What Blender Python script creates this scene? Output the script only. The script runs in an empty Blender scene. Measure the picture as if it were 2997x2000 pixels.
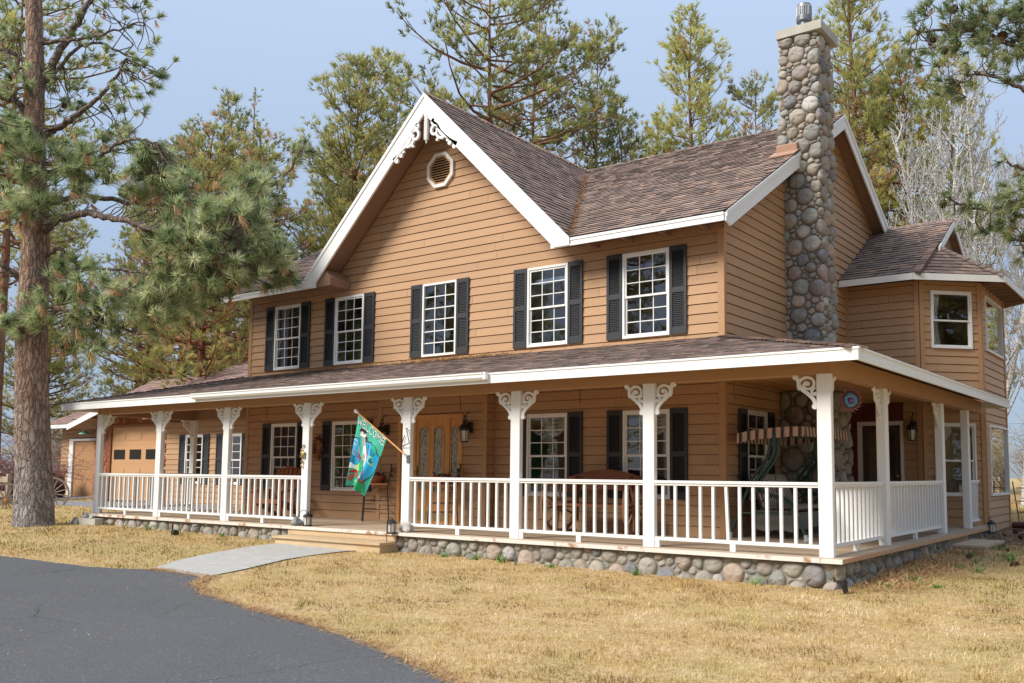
import bpy, bmesh, math, random
import numpy as np
from mathutils import Vector, Matrix
R = math.radians
random.seed(7)
rng = np.random.default_rng(11)
scene = bpy.context.scene
COL = scene.collection

# ------------------------------------------------------------------ materials
class NT:
    def __init__(self, name):
        self.m = bpy.data.materials.new(name); self.m.use_nodes = True
        self.t = self.m.node_tree; self.t.nodes.clear()
        self.out = self.t.nodes.new('ShaderNodeOutputMaterial')
    def n(self, kind, **kw):
        nd = self.t.nodes.new('ShaderNode' + kind)
        for k, v in kw.items():
            if k.startswith('i_'): nd.inputs[k[2:].replace('_', ' ')].default_value = v
            else: setattr(nd, k, v)
        return nd
    def l(self, a, b): self.t.links.new(a, b)
    def coords(self, scale=(1, 1, 1), kind='Object'):
        tc = self.n('TexCoord'); mp = self.n('Mapping')
        mp.inputs['Scale'].default_value = scale
        self.l(tc.outputs[kind], mp.inputs['Vector']); return mp.outputs['Vector']
    def noise(self, vec, scale, detail=4, rough=.55):
        nd = self.n('TexNoise'); nd.inputs['Scale'].default_value = scale
        nd.inputs['Detail'].default_value = detail; nd.inputs['Roughness'].default_value = rough
        self.l(vec, nd.inputs['Vector']); return nd.outputs['Fac']
    def ramp(self, fac, stops):
        nd = self.n('ValToRGB'); cr = nd.color_ramp
        while len(cr.elements) < len(stops): cr.elements.new(.5)
        for e, (p, c) in zip(cr.elements, stops):
            e.position = p; e.color = (*c, 1) if len(c) == 3 else c
        self.l(fac, nd.inputs['Fac']); return nd.outputs['Color']
    def mix(self, fac, a, b, mode='MIX'):
        nd = self.n('Mix', data_type='RGBA', blend_type=mode)
        for s, v in ((nd.inputs[0], fac), (nd.inputs[6], a), (nd.inputs[7], b)):
            if hasattr(v, 'links'): self.l(v, s)
            elif isinstance(v, (tuple, list)): s.default_value = (*v, 1) if len(v) == 3 else v
            else: s.default_value = v
        return nd.outputs[2]
    def mapr(self, v, a, b, c, d):
        nd = self.n('MapRange'); self.l(v, nd.inputs['Value'])
        for k, x in zip(('From Min', 'From Max', 'To Min', 'To Max'), (a, b, c, d)): nd.inputs[k].default_value = x
        return nd.outputs['Result']
    def math(self, op, a, b=0.):
        nd = self.n('Math', operation=op)
        for s, v in ((nd.inputs[0], a), (nd.inputs[1], b)):
            if hasattr(v, 'links'): self.l(v, s)
            else: s.default_value = v
        return nd.outputs[0]
    def island(self, a, b):
        g = self.n('NewGeometry'); return self.mapr(g.outputs['Random Per Island'], 0, 1, a, b)
    def hsv(self, col, val=1., sat=1., hue=.5):
        nd = self.n('HueSaturation')
        for k, v in (('Value', val), ('Saturation', sat), ('Hue', hue), ('Color', col)):
            s = nd.inputs[k]
            if hasattr(v, 'links'): self.l(v, s)
            elif isinstance(v, (tuple, list)): s.default_value = (*v, 1)
            else: s.default_value = v
        return nd.outputs['Color']
    def bump(self, h, strength=.3, dist=.01, normal=None):
        nd = self.n('Bump'); nd.inputs['Strength'].default_value = strength; nd.inputs['Distance'].default_value = dist
        self.l(h, nd.inputs['Height'])
        if normal: self.l(normal, nd.inputs['Normal'])
        return nd.outputs['Normal']
    def done(self, col, rough=.6, bump=None, spec=.4, metal=0., **kw):
        p = self.n('BsdfPrincipled')
        for k, v in (('Base Color', col), ('Roughness', rough), ('Metallic', metal)):
            s = p.inputs[k]
            if hasattr(v, 'links'): self.l(v, s)
            elif isinstance(v, (tuple, list)): s.default_value = (*v, 1)
            else: s.default_value = v
        p.inputs['Specular IOR Level'].default_value = spec
        for k, v in kw.items(): p.inputs[k.replace('_', ' ')].default_value = v
        if bump: self.l(bump, p.inputs['Normal'])
        self.l(p.outputs['BSDF'], self.out.inputs['Surface'])
        self.p = p
        return self.m

def simple(name, col, rough=.6, var=.12, scale=6, isl=.08, spec=.4, metal=0., bstr=.15, bscale=60, stretch=(1, 1, 1)):
    t = NT(name); v = t.coords(stretch)
    f = t.noise(v, scale, 5)
    c = t.mix(f, tuple(x * (1 - var) for x in col), tuple(min(1, x * (1 + var)) for x in col))
    if isl: c = t.hsv(c, val=t.island(1 - isl, 1 + isl))
    b = t.bump(t.noise(v, bscale, 4), bstr, .004)
    return t.done(c, rough, b, spec, metal)

def mat_siding(name, col):
    t = NT(name); v = t.coords((1.2, 1.2, 14)); w = t.coords()
    g = t.noise(v, 5, 6, .6); big = t.noise(w, .7, 3)
    c = t.mix(t.mapr(g, .3, .7, 0, 1), tuple(x * .90 for x in col), tuple(x * 1.08 for x in col))
    c = t.mix(t.mapr(big, .35, .7, 0, .22), c, tuple(x * .78 for x in col))
    c = t.hsv(c, val=t.island(.94, 1.06))
    st = t.coords((3.2, 3.2, .35)); sp = t.noise(st, 2.6, 4)
    c = t.mix(t.mapr(sp, .6, .8, 0, .16), c, tuple(x * .55 for x in col))
    b = t.bump(g, .35, .006)
    return t.done(c, .62, b, .3)

MAT = {}
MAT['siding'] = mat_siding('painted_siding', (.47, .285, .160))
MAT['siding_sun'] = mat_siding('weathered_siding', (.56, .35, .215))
MAT['trim_brown'] = simple('brown_trim', (.44, .25, .125), .6, .1, 3, .04, stretch=(1, 1, 6))
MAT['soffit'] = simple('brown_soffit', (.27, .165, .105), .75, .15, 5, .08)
MAT['white'] = simple('white_paint', (.80, .80, .785), .45, .05, 9, .02, bstr=.08, stretch=(1, 1, .3))
def mat_worn_white():
    t = NT('worn_white_edge'); v = t.coords(); n1 = t.noise(v, 5, 8, .7); n2 = t.noise(v, 1.7, 4)
    f = t.mapr(t.math('ADD', n1, t.math('MULTIPLY', n2, .6)), .86, .96, 0, 1)
    c = t.mix(f, (.70, .66, .60), (.40, .215, .12)); return t.done(c, .7, t.bump(n1, .3, .004), .3)
MAT['worn'] = mat_worn_white()
MAT['black'] = simple('black_vinyl', (.030, .031, .036), .5, .12, 8, .05, spec=.45)
MAT['iron'] = simple('black_iron', (.018, .017, .018), .5, .3, 20, 0, spec=.5, bstr=.3)
MAT['dark'] = simple('dark_cavity', (.012, .009, .007), .9, .2, 5, 0)
MAT['interior'] = simple('room_plaster', (.42, .30, .19), .8, .15, 2, 0)
MAT['curtain_blue'] = simple('blue_curtain', (.42, .52, .70), .8, .15, 4, 0)
MAT['curtain_white'] = simple('cream_curtain', (.70, .66, .58), .8, .1, 4, 0)

def mat_glass(name, base=.05, tint=(.92, .95, .95)):
    t = NT(name)
    fr = t.n('Fresnel'); fr.inputs['IOR'].default_value = 1.5
    f = t.math('ADD', t.math('MULTIPLY', fr.outputs[0], 1.6), base)
    f = t.math('MINIMUM', f, 1.)
    v = t.coords(); nz = t.noise(v, 1.6, 2)
    gl = t.n('BsdfGlossy'); gl.inputs['Roughness'].default_value = .0; gl.inputs['Color'].default_value = (.93, .95, 1, 1)
    t.l(t.bump(nz, .09, .02), gl.inputs['Normal'])
    tr = t.n('BsdfTransparent'); tr.inputs['Color'].default_value = (*tint, 1)
    mx = t.n('MixShader'); t.l(f, mx.inputs[0]); t.l(tr.outputs[0], mx.inputs[1]); t.l(gl.outputs[0], mx.inputs[2])
    t.l(mx.outputs[0], t.out.inputs['Surface']); return t.m
MAT['glass'] = mat_glass('window_glass')
MAT['glass_strong'] = mat_glass('reflective_glass', .42)
def mat_leaded():
    t = NT('leaded_glass'); v = t.coords((1, 1, .35)); n = t.noise(v, 26, 5, .7)
    w = t.n('TexWave', wave_type='BANDS', bands_direction='DIAGONAL'); w.inputs['Scale'].default_value = 16; w.inputs['Distortion'].default_value = 14; w.inputs['Detail'].default_value = 3
    t.l(t.coords((1, 1, .5)), w.inputs['Vector'])
    c = t.mix(w.outputs['Fac'], (.16, .14, .085), (.58, .55, .44)); c = t.mix(t.mapr(n, .45, .7, 0, 1), c, (.05, .045, .032))
    return t.done(c, .12, t.bump(n, .9, .02), .9)
MAT['leaded'] = mat_leaded()
def mat_wood(name, a, b, axis=2, scale=3.2, rough=.45, isl=.06):
    t = NT(name); s = [9, 9, 9]; s[axis] = .7
    v = t.coords(tuple(s)); n = t.noise(v, scale, 6, .62); n2 = t.noise(t.coords(), .9, 3)
    c = t.mix(t.mapr(n, .3, .7, 0, 1), a, b); c = t.mix(t.mapr(n2, .3, .7, 0, .25), c, tuple(x * .7 for x in a))
    c = t.hsv(c, val=t.island(1 - isl, 1 + isl))
    return t.done(c, rough, t.bump(n, .2, .003), .4)
MAT['door_wood'] = mat_wood('varnished_oak', (.52, .235, .075), (.74, .40, .155))
MAT['deck'] = mat_wood('weathered_deck', (.42, .32, .225), (.58, .47, .345), 0, 4, .75, .1)
MAT['deck_edge'] = mat_wood('deck_edge', (.46, .245, .12), (.60, .40, .25), 0, 4, .7, .1)
MAT['step_wood'] = mat_wood('step_board', (.50, .355, .205), (.66, .50, .32), 0, 4, .75, .1)
MAT['cedar'] = mat_wood('cedar_ceiling', (.50, .24, .095), (.66, .36, .16), 0, 4, .6, .16)
MAT['cedar_shingle'] = mat_wood('cedar_shingle', (.22, .075, .035), (.40, .15, .07), 2, 4, .8, .45)
MAT['rust_wood'] = mat_wood('stained_bench_wood', (.17, .055, .022), (.30, .105, .042), 0, 3, .5, .1)
MAT['old_wood'] = mat_wood('old_wheel_wood', (.20, .10, .055), (.34, .20, .12), 2, 3, .8, .15)
MAT['grey_wood'] = mat_wood('grey_wheel_wood', (.32, .25, .18), (.46, .39, .30), 2, 3, .85, .15)
MAT['orange_wood'] = mat_wood('orange_chair_wood', (.24, .075, .025), (.40, .14, .05), 2, 3, .55, .12)
MAT['concrete'] = simple('concrete', (.44, .42, .37), .85, .22, 5, .05, bstr=.4, bscale=25)
def mat_shingle():
    t = NT('asphalt_shingle'); v = t.coords()
    g = t.n('NewGeometry'); rp = g.outputs['Random Per Island']
    c = t.ramp(rp, [(0, (.225, .168, .146)), (.25, (.275, .20, .170)), (.5, (.325, .232, .190)), (.75, (.385, .262, .205)), (.92, (.46, .30, .22)), (1, (.29, .225, .20))])
    n = t.noise(v, 160, 2, .8); c = t.mix(t.mapr(n, .3, .7, 0, .5), c, t.hsv(c, val=.58))
    big = t.noise(v, .5, 3); c = t.hsv(c, val=t.mapr(big, .3, .7, .86, 1.12))
    return t.done(c, .93, t.bump(n, .5, .004), .2)
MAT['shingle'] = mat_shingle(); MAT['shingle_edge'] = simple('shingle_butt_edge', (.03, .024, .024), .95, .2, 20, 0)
def mat_stone():
    t = NT('river_stone'); v = t.coords()
    g = t.n('NewGeometry'); rp = g.outputs['Random Per Island']
    c = t.ramp(rp, [(0, (.27, .27, .25)), (.14, (.36, .34, .29)), (.26, (.29, .255, .215)), (.38, (.44, .40, .34)), (.48, (.215, .22, .235)),
                    (.58, (.40, .31, .26)), (.68, (.33, .345, .30)), (.78, (.47, .37, .30)), (.87, (.25, .235, .215)), (.94, (.52, .50, .46)), (1, (.165, .17, .185))])
    n = t.noise(v, 9, 8, .65); c = t.mix(t.mapr(n, .32, .72, 0, .6), c, t.hsv(c, val=.62, sat=1.1))
    n2 = t.noise(v, 48, 4, .7); c = t.mix(t.mapr(n2, .55, .75, 0, .35), c, (.50, .47, .41))
    n3 = t.noise(v, 2.2, 3); c = t.mix(t.mapr(n3, .62, .74, 0, .5), c, (.56, .55, .52))
    return t.done(c, .78, t.bump(n, .7, .016), .3)
MAT['stone'] = mat_stone()
MAT['mortar'] = simple('mortar', (.24, .22, .185), .95, .25, 10, 0, bstr=.6, bscale=40)
MAT['metal'] = simple('galvanised_metal', (.20, .21, .23), .4, .15, 10, 0, metal=.5, spec=.5)
MAT['brass'] = simple('aged_brass', (.42, .30, .13), .4, .25, 18, 0, metal=.7, spec=.5)

# ------------------------------------------------------------------ mesh builder
def unit(v): v = Vector(v); return v.normalized()
class MB:
    def __init__(self): self.v = []; self.f = []; self.mi = []; self.cur = 0
    def add(self, vs, fs):
        b = len(self.v); self.v.extend([tuple(p) for p in vs])
        for f in fs: self.f.append(tuple(i + b for i in f)); self.mi.append(self.cur)
    def poly(self, pts): self.add(pts, [tuple(range(len(pts)))])
    def box(self, x0, x1, y0, y1, z0, z1):
        v = [(x, y, z) for x in (x0, x1) for y in (y0, y1) for z in (z0, z1)]
        self.add(v, [(0, 1, 3, 2), (4, 6, 7, 5), (0, 4, 5, 1), (2, 3, 7, 6), (0, 2, 6, 4), (1, 5, 7, 3)])
    def obox(self, c, ax, ay, az):
        c, ax, ay, az = map(Vector, (c, ax, ay, az))
        v = [c + ax * i + ay * j + az * k for i in (-1, 1) for j in (-1, 1) for k in (-1, 1)]
        self.add(v, [(0, 1, 3, 2), (4, 6, 7, 5), (0, 4, 5, 1), (2, 3, 7, 6), (0, 2, 6, 4), (1, 5, 7, 3)])
    def bar(self, a, b, w, h, up=(0, 0, 1)):
        a, b = Vector(a), Vector(b); d = (b - a); L = d.length; d.normalize()
        s = d.cross(Vector(up)); s = s.normalized() if s.length > 1e-4 else Vector((1, 0, 0))
        u = s.cross(d); self.obox((a + b) / 2, d * L / 2, s * w / 2, u * h / 2)
    def tube(self, path, r, n=8, cap=True):
        P = [Vector(p) for p in path]; k = len(P)
        rr = r if isinstance(r, (list, tuple)) else [r] * k
        t0 = (P[1] - P[0]).normalized(); ref = Vector((0, 0, 1)) if abs(t0.z) < .9 else Vector((1, 0, 0))
        s = t0.cross(ref).normalized(); vs = []
        for i in range(k):
            t = (P[min(i + 1, k - 1)] - P[max(i - 1, 0)])
            t = t.normalized() if t.length > 1e-9 else t0
            s = (s - t * s.dot(t)); s = s.normalized() if s.length > 1e-6 else t.orthogonal().normalized()
            u = t.cross(s)
            for j in range(n):
                a = 2 * math.pi * j / n; vs.append(P[i] + (s * math.cos(a) + u * math.sin(a)) * rr[i])
        fs = [(i * n + j, i * n + (j + 1) % n, (i + 1) * n + (j + 1) % n, (i + 1) * n + j) for i in range(k - 1) for j in range(n)]
        if cap: fs += [tuple(range(n - 1, -1, -1)), tuple((k - 1) * n + j for j in range(n))]
        self.add(vs, fs)
    def lathe(self, prof, n=20, M=None, cap=True):
        M = M or Matrix.Identity(4); vs = []
        for r, z in prof:
            for j in range(n):
                a = 2 * math.pi * j / n; vs.append(M @ Vector((r * math.cos(a), r * math.sin(a), z)))
        k = len(prof)
        fs = [(i * n + j, i * n + (j + 1) % n, (i + 1) * n + (j + 1) % n, (i + 1) * n + j) for i in range(k - 1) for j in range(n)]
        if cap: fs += [tuple(range(n - 1, -1, -1)), tuple((k - 1) * n + j for j in range(n))]
        self.add(vs, fs)
    def prism(self, pts, d):           # planar polygon extruded along vector d
        d = Vector(d); a = [Vector(p) for p in pts]; n = len(a)
        self.add(a + [p + d for p in a], [tuple(range(n - 1, -1, -1)), tuple(range(n, 2 * n))] + [(i, (i + 1) % n, n + (i + 1) % n, n + i) for i in range(n)])
    def ribbon(self, path, hw, d):     # flat scroll: path in a plane, half widths, extruded along d
        P = [Vector(p) for p in path]; D = Vector(d); dn = D.normalized(); k = len(P); L = []; Q = []
        for i in range(k):
            t = (P[min(i + 1, k - 1)] - P[max(i - 1, 0)]).normalized(); s = t.cross(dn)
            w = hw[i] if isinstance(hw, (list, tuple)) else hw
            L.append(P[i] + s * w); Q.append(P[i] - s * w)
        vs = L + Q + [p + D for p in L] + [p + D for p in Q]; fs = []
        for i in range(k - 1):
            fs += [(i, i + 1, k + i + 1, k + i), (2 * k + i, 3 * k + i, 3 * k + i + 1, 2 * k + i + 1),
                   (i, 2 * k + i, 2 * k + i + 1, i + 1), (k + i, k + i + 1, 3 * k + i + 1, 3 * k + i)]
        fs += [(0, k, 3 * k, 2 * k), (k - 1, 3 * k - 1, 4 * k - 1, 2 * k - 1)]
        self.add(vs, fs)
    def blob(self, c, r, seed=0, nu=10, nv=7, amp=.15):
        rn = random.Random(seed); ph = [rn.uniform(0, 6.28) for _ in range(6)]; vs = []; c = Vector(c)
        for i in range(nv + 1):
            th = math.pi * i / nv
            for j in range(nu):
                a = 2 * math.pi * j / nu
                k = 1 + amp * (math.sin(2 * a + ph[0] + th) + math.sin(3 * a + ph[1]) * math.sin(2 * th + ph[2]) + .6 * math.sin(5 * th + ph[3]))
                vs.append(c + Vector((r[0] * k * math.sin(th) * math.cos(a), r[1] * k * math.sin(th) * math.sin(a), r[2] * k * math.cos(th))))
        self.add(vs, [(i * nu + j, (i + 1) * nu + j, (i + 1) * nu + (j + 1) % nu, i * nu + (j + 1) % nu) for i in range(nv) for j in range(nu)])
    def mesh(self, name, mats, smooth=False, angle=40):
        me = bpy.data.meshes.new(name); me.from_pydata(self.v, [], self.f)
        mats = mats if isinstance(mats, (list, tuple)) else [mats]
        for m in mats: me.materials.append(MAT[m] if isinstance(m, str) else m)
        if len(mats) > 1: me.polygons.foreach_set('material_index', self.mi)
        if smooth:
            me.polygons.foreach_set('use_smooth', [True] * len(self.f)); me.set_sharp_from_angle(angle=R(angle))
        me.update(); return me
    def build(self, name, mats, parent=None, smooth=False, angle=40, loc=(0, 0, 0), rz=0.):
        return link(name, self.mesh(name, mats, smooth, angle), parent, loc, rz)

def link(name, data, parent=None, loc=(0, 0, 0), rz=0.):
    o = bpy.data.objects.new(name, data); COL.objects.link(o)
    o.location = loc; o.rotation_euler = (0, 0, rz)
    if parent: o.parent = parent
    return o
def under(parent, *obs):               # parent without moving (world coordinates kept)
    inv = Matrix.Translation(parent.location).inverted()
    for o in obs: o.parent = parent; o.matrix_parent_inverse = inv
def pieces(mb):                        # the connected pieces of a builder, one builder each
    par = list(range(len(mb.v)))
    def find(a):
        while par[a] != a: par[a] = par[par[a]]; a = par[a]
        return a
    for f in mb.f:
        for k in f[1:]: par[find(k)] = find(f[0])
    out = {}
    for f, m in zip(mb.f, mb.mi): out.setdefault(find(f[0]), []).append((f, m))
    res = []
    for fs in out.values():
        b = MB(); ids = sorted({i for f, _ in fs for i in f}); mp = {i: k for k, i in enumerate(ids)}; b.v = [mb.v[i] for i in ids]
        b.f = [tuple(mp[i] for i in f) for f, _ in fs]; b.mi = [m for _, m in fs]; res.append(b)
    return res
def tag(o, label=None, cat=None, group=None, kind=None):
    for k, v in (('label', label), ('category', cat), ('group', group), ('kind', kind)):
        if v: o[k] = v
    return o
def thing(name, label, cat, loc=(0, 0, 0), rz=0., group=None):
    o = link(name, None, None, loc, rz); o.empty_display_size = .1
    return tag(o, label, cat, group)
KIDS = {}
def dup(o, parent=None, loc=None, rz=None, label=None):
    c = o.copy(); COL.objects.link(c)
    if parent is not None: c.parent = parent
    if loc is not None: c.location = loc
    if rz is not None: c.rotation_euler = (0, 0, rz)
    if label: c['label'] = label
    for ch in list(o.children): dup(ch, c)
    return c
def np_mesh(name, verts, faces_n, mat, attr=None):
    """verts (N,3), all faces with faces_n corners in order; attr = dict name -> per-vertex float array"""
    verts = np.asarray(verts, dtype=np.float32); nv = len(verts); nf = nv // faces_n
    me = bpy.data.meshes.new(name); me.vertices.add(nv); me.vertices.foreach_set('co', verts.ravel())
    me.loops.add(nv); me.loops.foreach_set('vertex_index', np.arange(nv, dtype=np.int32))
    me.polygons.add(nf); me.polygons.foreach_set('loop_start', np.arange(0, nv, faces_n, dtype=np.int32))
    for k, a in (attr or {}).items():
        at = me.attributes.new(k, 'FLOAT', 'POINT'); at.data.foreach_set('value', np.asarray(a, dtype=np.float32))
    me.materials.append(mat); me.update(calc_edges=True); return me

# ------------------------------------------------------------------ geometry helpers
def clip(poly, n, d):                  # keep points with n.p <= d   (2D)
    out = []; k = len(poly)
    for i in range(k):
        a, b = poly[i], poly[(i + 1) % k]
        da = n[0] * a[0] + n[1] * a[1] - d; db = n[0] * b[0] + n[1] * b[1] - d
        if da <= 0: out.append(a)
        if (da < 0 < db) or (db < 0 < da):
            t = da / (da - db); out.append((a[0] + (b[0] - a[0]) * t, a[1] + (b[1] - a[1]) * t))
    return out
def clip_convex(poly, region):
    k = len(region); area = sum(region[i][0] * region[(i + 1) % k][1] - region[(i + 1) % k][0] * region[i][1] for i in range(k))
    for i in range(k):
        a, b = region[i], region[(i + 1) % k]; n = (b[1] - a[1], -(b[0] - a[0]))
        if area < 0: n = (-n[0], -n[1])
        poly = clip(poly, n, n[0] * a[0] + n[1] * a[1])
        if len(poly) < 3: return []
    return poly

def shingles(mb, O, U, V, region, expo=.142, rnd=None, thick=.017):
    """region: convex polygon in (u,v) on the plane O + u U + v V"""
    O, U, V = Vector(O), unit(U), unit(V); N = U.cross(V).normalized(); rnd = rnd or random.Random(3)
    us = [p[0] for p in region]; vs = [p[1] for p in region]
    k = math.floor(min(vs) / expo)
    while k * expo < max(vs):
        v0 = k * expo; v1 = v0 + expo * 1.12; u = min(us) - rnd.random() * .3
        while u < max(us):
            w = rnd.choice((.10, .14, .17, .20, .25, .30)); h = thick * rnd.uniform(.55, 1.3)
            q = clip_convex([(u + .002, v0), (u + w - .002, v0), (u + w - .002, v1), (u + .002, v1)], region)
            u += w
            if len(q) < 3: continue
            P = [O + U * a + V * b + N * (.004 + h * (1 - (b - v0) / (v1 - v0))) for a, b in q]
            mb.poly(P)
            lo = [p for p in q if abs(p[1] - v0) < 1e-6]
            if len(lo) == 2:
                a, b = sorted(lo); A = O + U * a[0] + V * v0; B = O + U * b[0] + V * v0
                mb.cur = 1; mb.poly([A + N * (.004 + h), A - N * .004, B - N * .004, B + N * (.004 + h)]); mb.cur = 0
        k += 1

def siding(mb, rngf, breaks, z0, z1, holes=(), expo=.1645, zbase=0., rnd=None, depth=.018, d0=.0, slot=.011):
    """lap siding in the local frame: x along the wall, outward = -y"""
    rnd = rnd or random.Random(5); k = math.floor((z0 - zbase) / expo)
    while zbase + k * expo < z1 - 1e-4:
        zk = zbase + k * expo; ze = zk + expo
        lv = sorted(set([max(zk, z0), min(ze - slot, z1)] + [b for b in breaks if zk < b < ze - slot and z0 < b < z1] + [b for h in holes for b in (h[2], h[3]) if zk < b < ze - slot and z0 < b < z1]))
        joints = []; j = rnd.uniform(-30, -26)
        while j < 40: joints.append(j); j += rnd.choice((2.44, 3.66, 4.88))
        for a, b in zip(lv[:-1], lv[1:]):
            if b - a < 1e-4: continue
            La, Ra = rngf(a + 1e-5); Lb, Rb = rngf(b - 1e-5)
            if Ra - La < 1e-3 and Rb - Lb < 1e-3: continue
            cuts = [(min(La, Lb), max(Ra, Rb))]
            for h in holes:
                if h[2] < b - 1e-5 and h[3] > a + 1e-5:
                    nc = []
                    for s, e in cuts:
                        if h[1] <= s or h[0] >= e: nc.append((s, e)); continue
                        if h[0] > s: nc.append((s, h[0]))
                        if h[1] < e: nc.append((h[1], e))
                    cuts = nc
            fin = []
            for s, e in cuts:
                for jj in joints:
                    if s + .05 < jj < e - .05: fin.append((s, jj - .0025)); s = jj + .0025
                fin.append((s, e))
            da = d0 + .003 + depth * (1 - (a - zk) / expo); db = d0 + .003 + depth * (1 - (b - zk) / expo)
            for s, e in fin:
                sa, ea, sb, eb = max(s, La), min(e, Ra), max(s, Lb), min(e, Rb)
                if ea < sa: ea = sa
                if eb < sb: eb = sb
                mb.poly([(sa, -da, a), (ea, -da, a), (eb, -db, b), (sb, -db, b)])
                if abs(a - zk) < 1e-6 and ea > sa: mb.poly([(sa, .03, a), (ea, .03, a), (ea, -da, a), (sa, -da, a)]); mb.poly([(sa, .03, a - slot), (ea, .03, a - slot), (ea, .03, a), (sa, .03, a)]); mb.poly([(sa, -.006, a - slot), (ea, -.006, a - slot), (ea, .03, a - slot), (sa, .03, a - slot)])
        k += 1

def stone_cells(W, H, rmin, rmax, seed, aspect=1.0):
    """power-diagram cells of a packed strip: list of polygons (u,v)"""
    rn = random.Random(seed); pts = []
    r = rmax; tries = 0
    cell = 2 * rmax; grid = {}
    def near(u, v):
        i, j = int(u // cell), int(v // cell)
        for a in (-1, 0, 1):
            for b in (-1, 0, 1): yield from grid.get((i + a, j + b), ())
    area = W * H
    while r > rmin:
        for _ in range(int(area / (r * r) * (.55 if r > rmax * .45 else 9))):
            u, v = rn.uniform(-r * .2, W + r * .2), rn.uniform(r * .35, H - r * .35) if H > r else H / 2
            if all((u - q[0]) ** 2 + ((v - q[1]) * aspect) ** 2 > (.93 * (r + q[2])) ** 2 for q in near(u, v)):
                q = (u, v, r); pts.append(q); grid.setdefault((int(u // cell), int(v // cell)), []).append(q)
        r *= .86
    cells = []
    for p in pts:
        poly = [(max(p[0] - 2 * rmax, -.03), 0), (min(p[0] + 2 * rmax, W + .03), 0), (min(p[0] + 2 * rmax, W + .03), H), (max(p[0] - 2 * rmax, -.03), H)]
        for q in near(p[0], p[1]):
            if q is p: continue
            n = (q[0] - p[0], q[1] - p[1]); d = (q[0] ** 2 + q[1] ** 2 - p[0] ** 2 - p[1] ** 2 + p[2] ** 2 - q[2] ** 2) / 2
            poly = clip(poly, n, d)
            if len(poly) < 3: break
        if len(poly) >= 3: cells.append((p, poly))
    return cells

def stones(mb, W, H, fmap, rmin=.045, rmax=.15, seed=1, gap=.012, dome=.07, aspect=1.0):
    """fmap(u, v, h) -> 3D"""
    rn = random.Random(seed + 99)
    for p, poly in stone_cells(W, H, rmin, rmax, seed, aspect):
        cx = sum(q[0] for q in poly) / len(poly); cy = sum(q[1] for q in poly) / len(poly)
        k = 0
        for _ in range(2):             # Chaikin rounding
            n = len(poly); np_ = []
            for i in range(n):
                a, b = poly[i], poly[(i + 1) % n]
                np_ += [(a[0] * .70 + b[0] * .30, a[1] * .70 + b[1] * .30), (a[0] * .30 + b[0] * .70, a[1] * .30 + b[1] * .70)]
            poly = np_ if len(np_) < 60 else poly
        rad = [math.hypot(q[0] - cx, q[1] - cy) for q in poly]; mr = sum(rad) / len(rad)
        if mr < .018: continue
        poly = [(cx + (q[0] - cx) * (max(.2, 1 - gap / max(r, .01)) * (.93 + .07 * min(1, mr / r * 1.12))), cy + (q[1] - cy) * (max(.2, 1 - gap / max(r, .01)) * (.93 + .07 * min(1, mr / r * 1.12)))) for q, r in zip(poly, rad)]
        n = len(poly); hgt = min(dome, mr * .62) * rn.uniform(.75, 1.15); ph = rn.uniform(0, 6.28); tx, ty = rn.uniform(-.12, .12), rn.uniform(-.12, .12)
        vs = []; rings = [(1, -.25), (1.0, .14), (.955, .42), (.84, .70), (.62, .90), (.33, .985)]
        for s, h in rings:
            for i, q in enumerate(poly):
                du, dv = (q[0] - cx) * s, (q[1] - cy) * s; a = 2 * math.pi * i / n
                vs.append(fmap(cx + du, cy + dv, hgt * h * (1 + .10 * math.sin(2 * a + ph) + .06 * math.sin(5 * a + 2 * ph)) + (du * tx + dv * ty) * 1.6 * h))
        vs.append(fmap(cx, cy, hgt)); m = len(rings); fs = []
        for i in range(m - 1):
            for j in range(n): fs.append((i * n + j, i * n + (j + 1) % n, (i + 1) * n + (j + 1) % n, (i + 1) * n + j))
        for j in range(n): fs.append(((m - 1) * n + j, (m - 1) * n + (j + 1) % n, m * n))
        mb.add(vs, fs)

def strip_map(path, rc=.06, z0=0.):
    """path: list of (x,y) corners, outward on the right-hand side when walking; returns length and map(u,v,h)"""
    P = [Vector((a, b)) for a, b in path]; seg = []; L = 0
    for a, b in zip(P[:-1], P[1:]):
        d = (b - a); seg.append((L, a, d.normalized(), d.length)); L += d.length
    def f(u, v, h):
        i = 0
        while i < len(seg) - 1 and u > seg[i][0] + seg[i][3]: i += 1
        s, a, d, l = seg[i]; nrm = Vector((d.y, -d.x)); t = u - s
        # soften the normal close to a corner
        if i < len(seg) - 1 and l - t < rc:
            d2 = seg[i + 1][2]; n2 = Vector((d2.y, -d2.x)); k = .5 * (1 - (l - t) / rc); nrm = (nrm * (1 - k) + n2 * k).normalized()
        if i > 0 and t < rc:
            d2 = seg[i - 1][2]; n2 = Vector((d2.y, -d2.x)); k = .5 * (1 - t / rc); nrm = (nrm * (1 - k) + n2 * k).normalized()
        q = a + d * t + nrm * h
        return Vector((q.x, q.y, z0 + v))
    return L, f

def ground_z(x, y):
    x = float(x); y = float(y)
    if x >= 2: a = -.38
    elif x >= -11: a = -.26 - .12 * (x + 11) / 13
    elif x >= -20: a = -.26 + .04 * min(1, (-11 - x) / 6)
    else: a = -.22 - .021 * min(-20 - x, 20)
    s = .03 if x < 1 else max(.02, .03 - .004 * (x - 1))
    return a + s * (max(-18., min(y, 14.)) + 3)
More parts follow.
